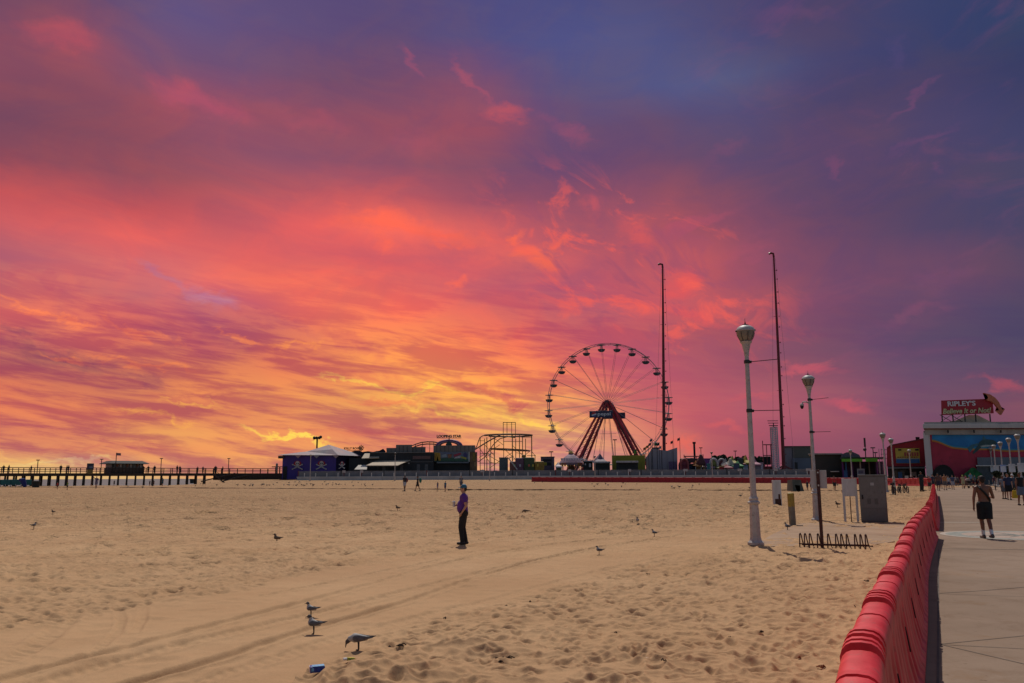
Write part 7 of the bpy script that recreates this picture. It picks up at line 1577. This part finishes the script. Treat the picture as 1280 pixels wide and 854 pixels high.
for i, (px, dx, c, hh) in enumerate([(4, 0, (.02, .02, .03), 1.7), (12, 1, (.03, .02, .03), 1.75), (37, -1, (.05, .03, .05), 1.6), (73, -1.5, (.02, .03, .04), 1.8), (81.5, -1, (.03, .03, .03), 1.7), (84.5, -.5, (.02, .02, .05), 1.75), (179, 0, (.03, .02, .02), 1.7), (186, .5, (.05, .03, .03), 1.75), (191.3, -.8, (.02, .03, .06), 1.8), (219, -1, (.02, .02, .02), 1.85), (224.5, 0, (.03, .04, .06), 1.75), (244.5, -1, (.04, .03, .03), 1.6), (254.5, .5, (.02, .03, .05), 1.65), (266.5, -1, (.02, .02, .02), 1.8), (270.5, .3, (.03, .03, .04), 1.75), (276, -1, (.03, .02, .02), 1.7)]):
    person('dark clad stroller at the pier rail, %s' % ['farthest left', 'second from the left edge', 'above the teal canopy', 'left of a close pair', 'left one of a close pair', 'right one of a close pair', 'just right of the pavilion', 'second right of the pavilion', 'in blue right of the pavilion', 'tall one left of a pair', 'in blue grey, right of the tall one', 'before the stairs', 'short one above the beach bin', 'left of two at the stairs', 'right of two at the stairs', 'last before the empty landward rail'][i],
           onpier(px, dx), random.uniform(0, 6.28), hh, skin='skin_dark', top=c, bottom=(.02, .02, .025), pants=True, vox=.035, group='people on the pier')
for i, (px, c) in enumerate([(114, (.03, .03, .04)), (142.5, (.02, .03, .03)), (187, (.03, .03, .05)), (192, (.03, .03, .03)), (203, (.02, .08, .10)), (232, (.3, .06, .04))]):
    P('low figure under the pier, %s' % ['left of the player', 'below the flagpole', 'between right hand piles', 'close to the previous pile gap', 'in teal by the pile', 'in red beside the stairs bin'][i], px, 607.6 if i < 5 else 604.5, 600.5 if i != 4 else 597.5, 180, 's', top=c, bottom=c, child=True, vox=.035)
crowd = [('person in black standing at the tip of the far red barriers', 1152.6, 614.6, 589.5, 190, dict(top=(.015, .015, .018), bottom=(.02, .02, .02), pants=True, skin='skin_tan')),
 ('person in red top partly behind the barrier tip', 1162.5, 613.5, 595, 170, dict(top=(.40, .03, .03), bottom=(.05, .03, .03))), ('person in dark blue beside the red top', 1166.5, 612, 593, 200, dict(top=(.03, .03, .06), bottom=(.02, .02, .03))),
 ('woman in brown top left of the orange shirt', 1173.5, 613.5, 591.8, 180, dict(top=(.10, .05, .04), bottom=(.04, .03, .05), woman=True, longhair=True, skin='skin_tan')), ('person in navy dress between brown and orange shirts', 1177, 611, 594, 150, dict(top=(.06, .04, .07), bottom=(.04, .04, .06), woman=True)),
 ('heavy person in orange shirt and grey shorts', 1181.6, 612.8, 592.8, 180, dict(top=(.38, .15, .06), bottom=(.12, .10, .10), hair='hair_brown', bulk=1.2)), ('person in pale top right of the orange shirt', 1186.3, 611, 595, 170, dict(top=(.35, .36, .38), bottom=(.04, .04, .08))),
 ('man in blue shirt and white shorts', 1191.5, 612, 594, 185, dict(top=(.05, .06, .12), bottom=(.35, .34, .38))), ('girl in yellow dress and lime hat', 1204.3, 610.8, 594, 180, dict(top=(.38, .33, .18), bottom=(.38, .33, .18), hat=(.25, .35, .03), dress=True, woman=True)),
 ('woman in pink behind the pale hooded stroller', 1207.8, 609, 594, 185, dict(top=(.32, .06, .12), bottom=(.05, .04, .05), woman=True, longhair=True)), ('man in sky blue shirt in the middle of the boardwalk', 1214.2, 608, 591.2, 180, dict(top=(.10, .20, .32), bottom=(.03, .03, .04))),
 ('person in grey shirt left of the navy shirt', 1255.2, 624, 594.5, 170, dict(top=(.20, .20, .23), bottom=(.10, .10, .11), skin='skin_tan', hair='hair_brown')), ('large person in navy shirt and black shorts', 1261.8, 625, 591.8, 180, dict(top=(.015, .025, .07), bottom=(.01, .01, .012), bulk=1.2)),
 ('person in white cap behind the navy shirt', 1267.5, 622, 593, 175, dict(top=(.04, .05, .07), bottom=(.03, .03, .03), hat=(.5, .5, .5))), ('woman in black top and denim shorts at the right frame edge', 1277.5, 632, 590.5, 180, dict(top=(.012, .012, .014), bottom=(.12, .15, .20), woman=True, longhair=True, sleeves=0, skin='skin_tan')),
 ('seated looking figure in dark shirt by the white bench', 1243.3, 609, 595, 180, dict(top=(.07, .03, .05), bottom=(.03, .03, .05)))]
for lab, px, py, yt, a, k in crowd: P(lab, px, py, yt, a + random.uniform(-25, 25), legs=(random.uniform(0, .15), random.uniform(-.15, 0)), vox=.026, **k)
xc = [(1141, (.08, .03, .03)), (1146, (.05, .06, .1)), (1157, (.06, .12, .18)), (1160, (.04, .04, .05)), (1168, (.03, .03, .04)), (1171, (.05, .08, .1)), (1184, (.04, .03, .04)), (1195, (.3, .28, .3)), (1198, (.04, .05, .07)), (1219, (.06, .10, .16)), (1224, (.03, .04, .05)), (1184.5, (.2, .05, .06))]
for i, (px, c) in enumerate(xc):
    P('far crowd member %s' % ['in maroon before the red building shopfront', 'in blue grey before the red building shopfront', 'in teal behind the black clad person', 'in charcoal behind the black clad person', 'in black behind the brown top', 'in dark teal behind the brown top', 'in plum behind the orange shirt', 'in white right of the white shorts', 'in slate right of the white shorts', 'in denim blue left of the shirtless walker', 'in dark green close to the shirtless walker', 'in red behind the pale top'][i], px, 607.5, 594.0 + (i % 3), random.uniform(150, 210), top=c, bottom=(.03, .03, .04), vox=.035)
g = gw(1269.8, 627.5); s = g.y / FPX; bag = thing('tote_bag', 'bright yellow tote bag carried beside the woman in denim shorts', 'bag', g + Vector((0, 0, .22)))
MB().add([(-.17, -.09, 0), (.17, -.09, 0), (.19, .09, 0), (-.19, .09, 0), (-.13, -.05, .48), (.14, -.05, .46), (.14, .05, .46), (-.13, .05, .48)], [(0, 3, 2, 1), (0, 1, 5, 4), (1, 2, 6, 5), (2, 3, 7, 6), (3, 0, 4, 7), (4, 5, 6, 7)]).build('bag_body', mat('bag_yellow', (.50, .32, .01), .7, .15, 8), bag, bevel=.03); MB().tube([(-.1, 0, .46), (0, 0, .62), (.1, 0, .46)], .012, 5).build('strap', M((.4, .26, .01), .7), bag)
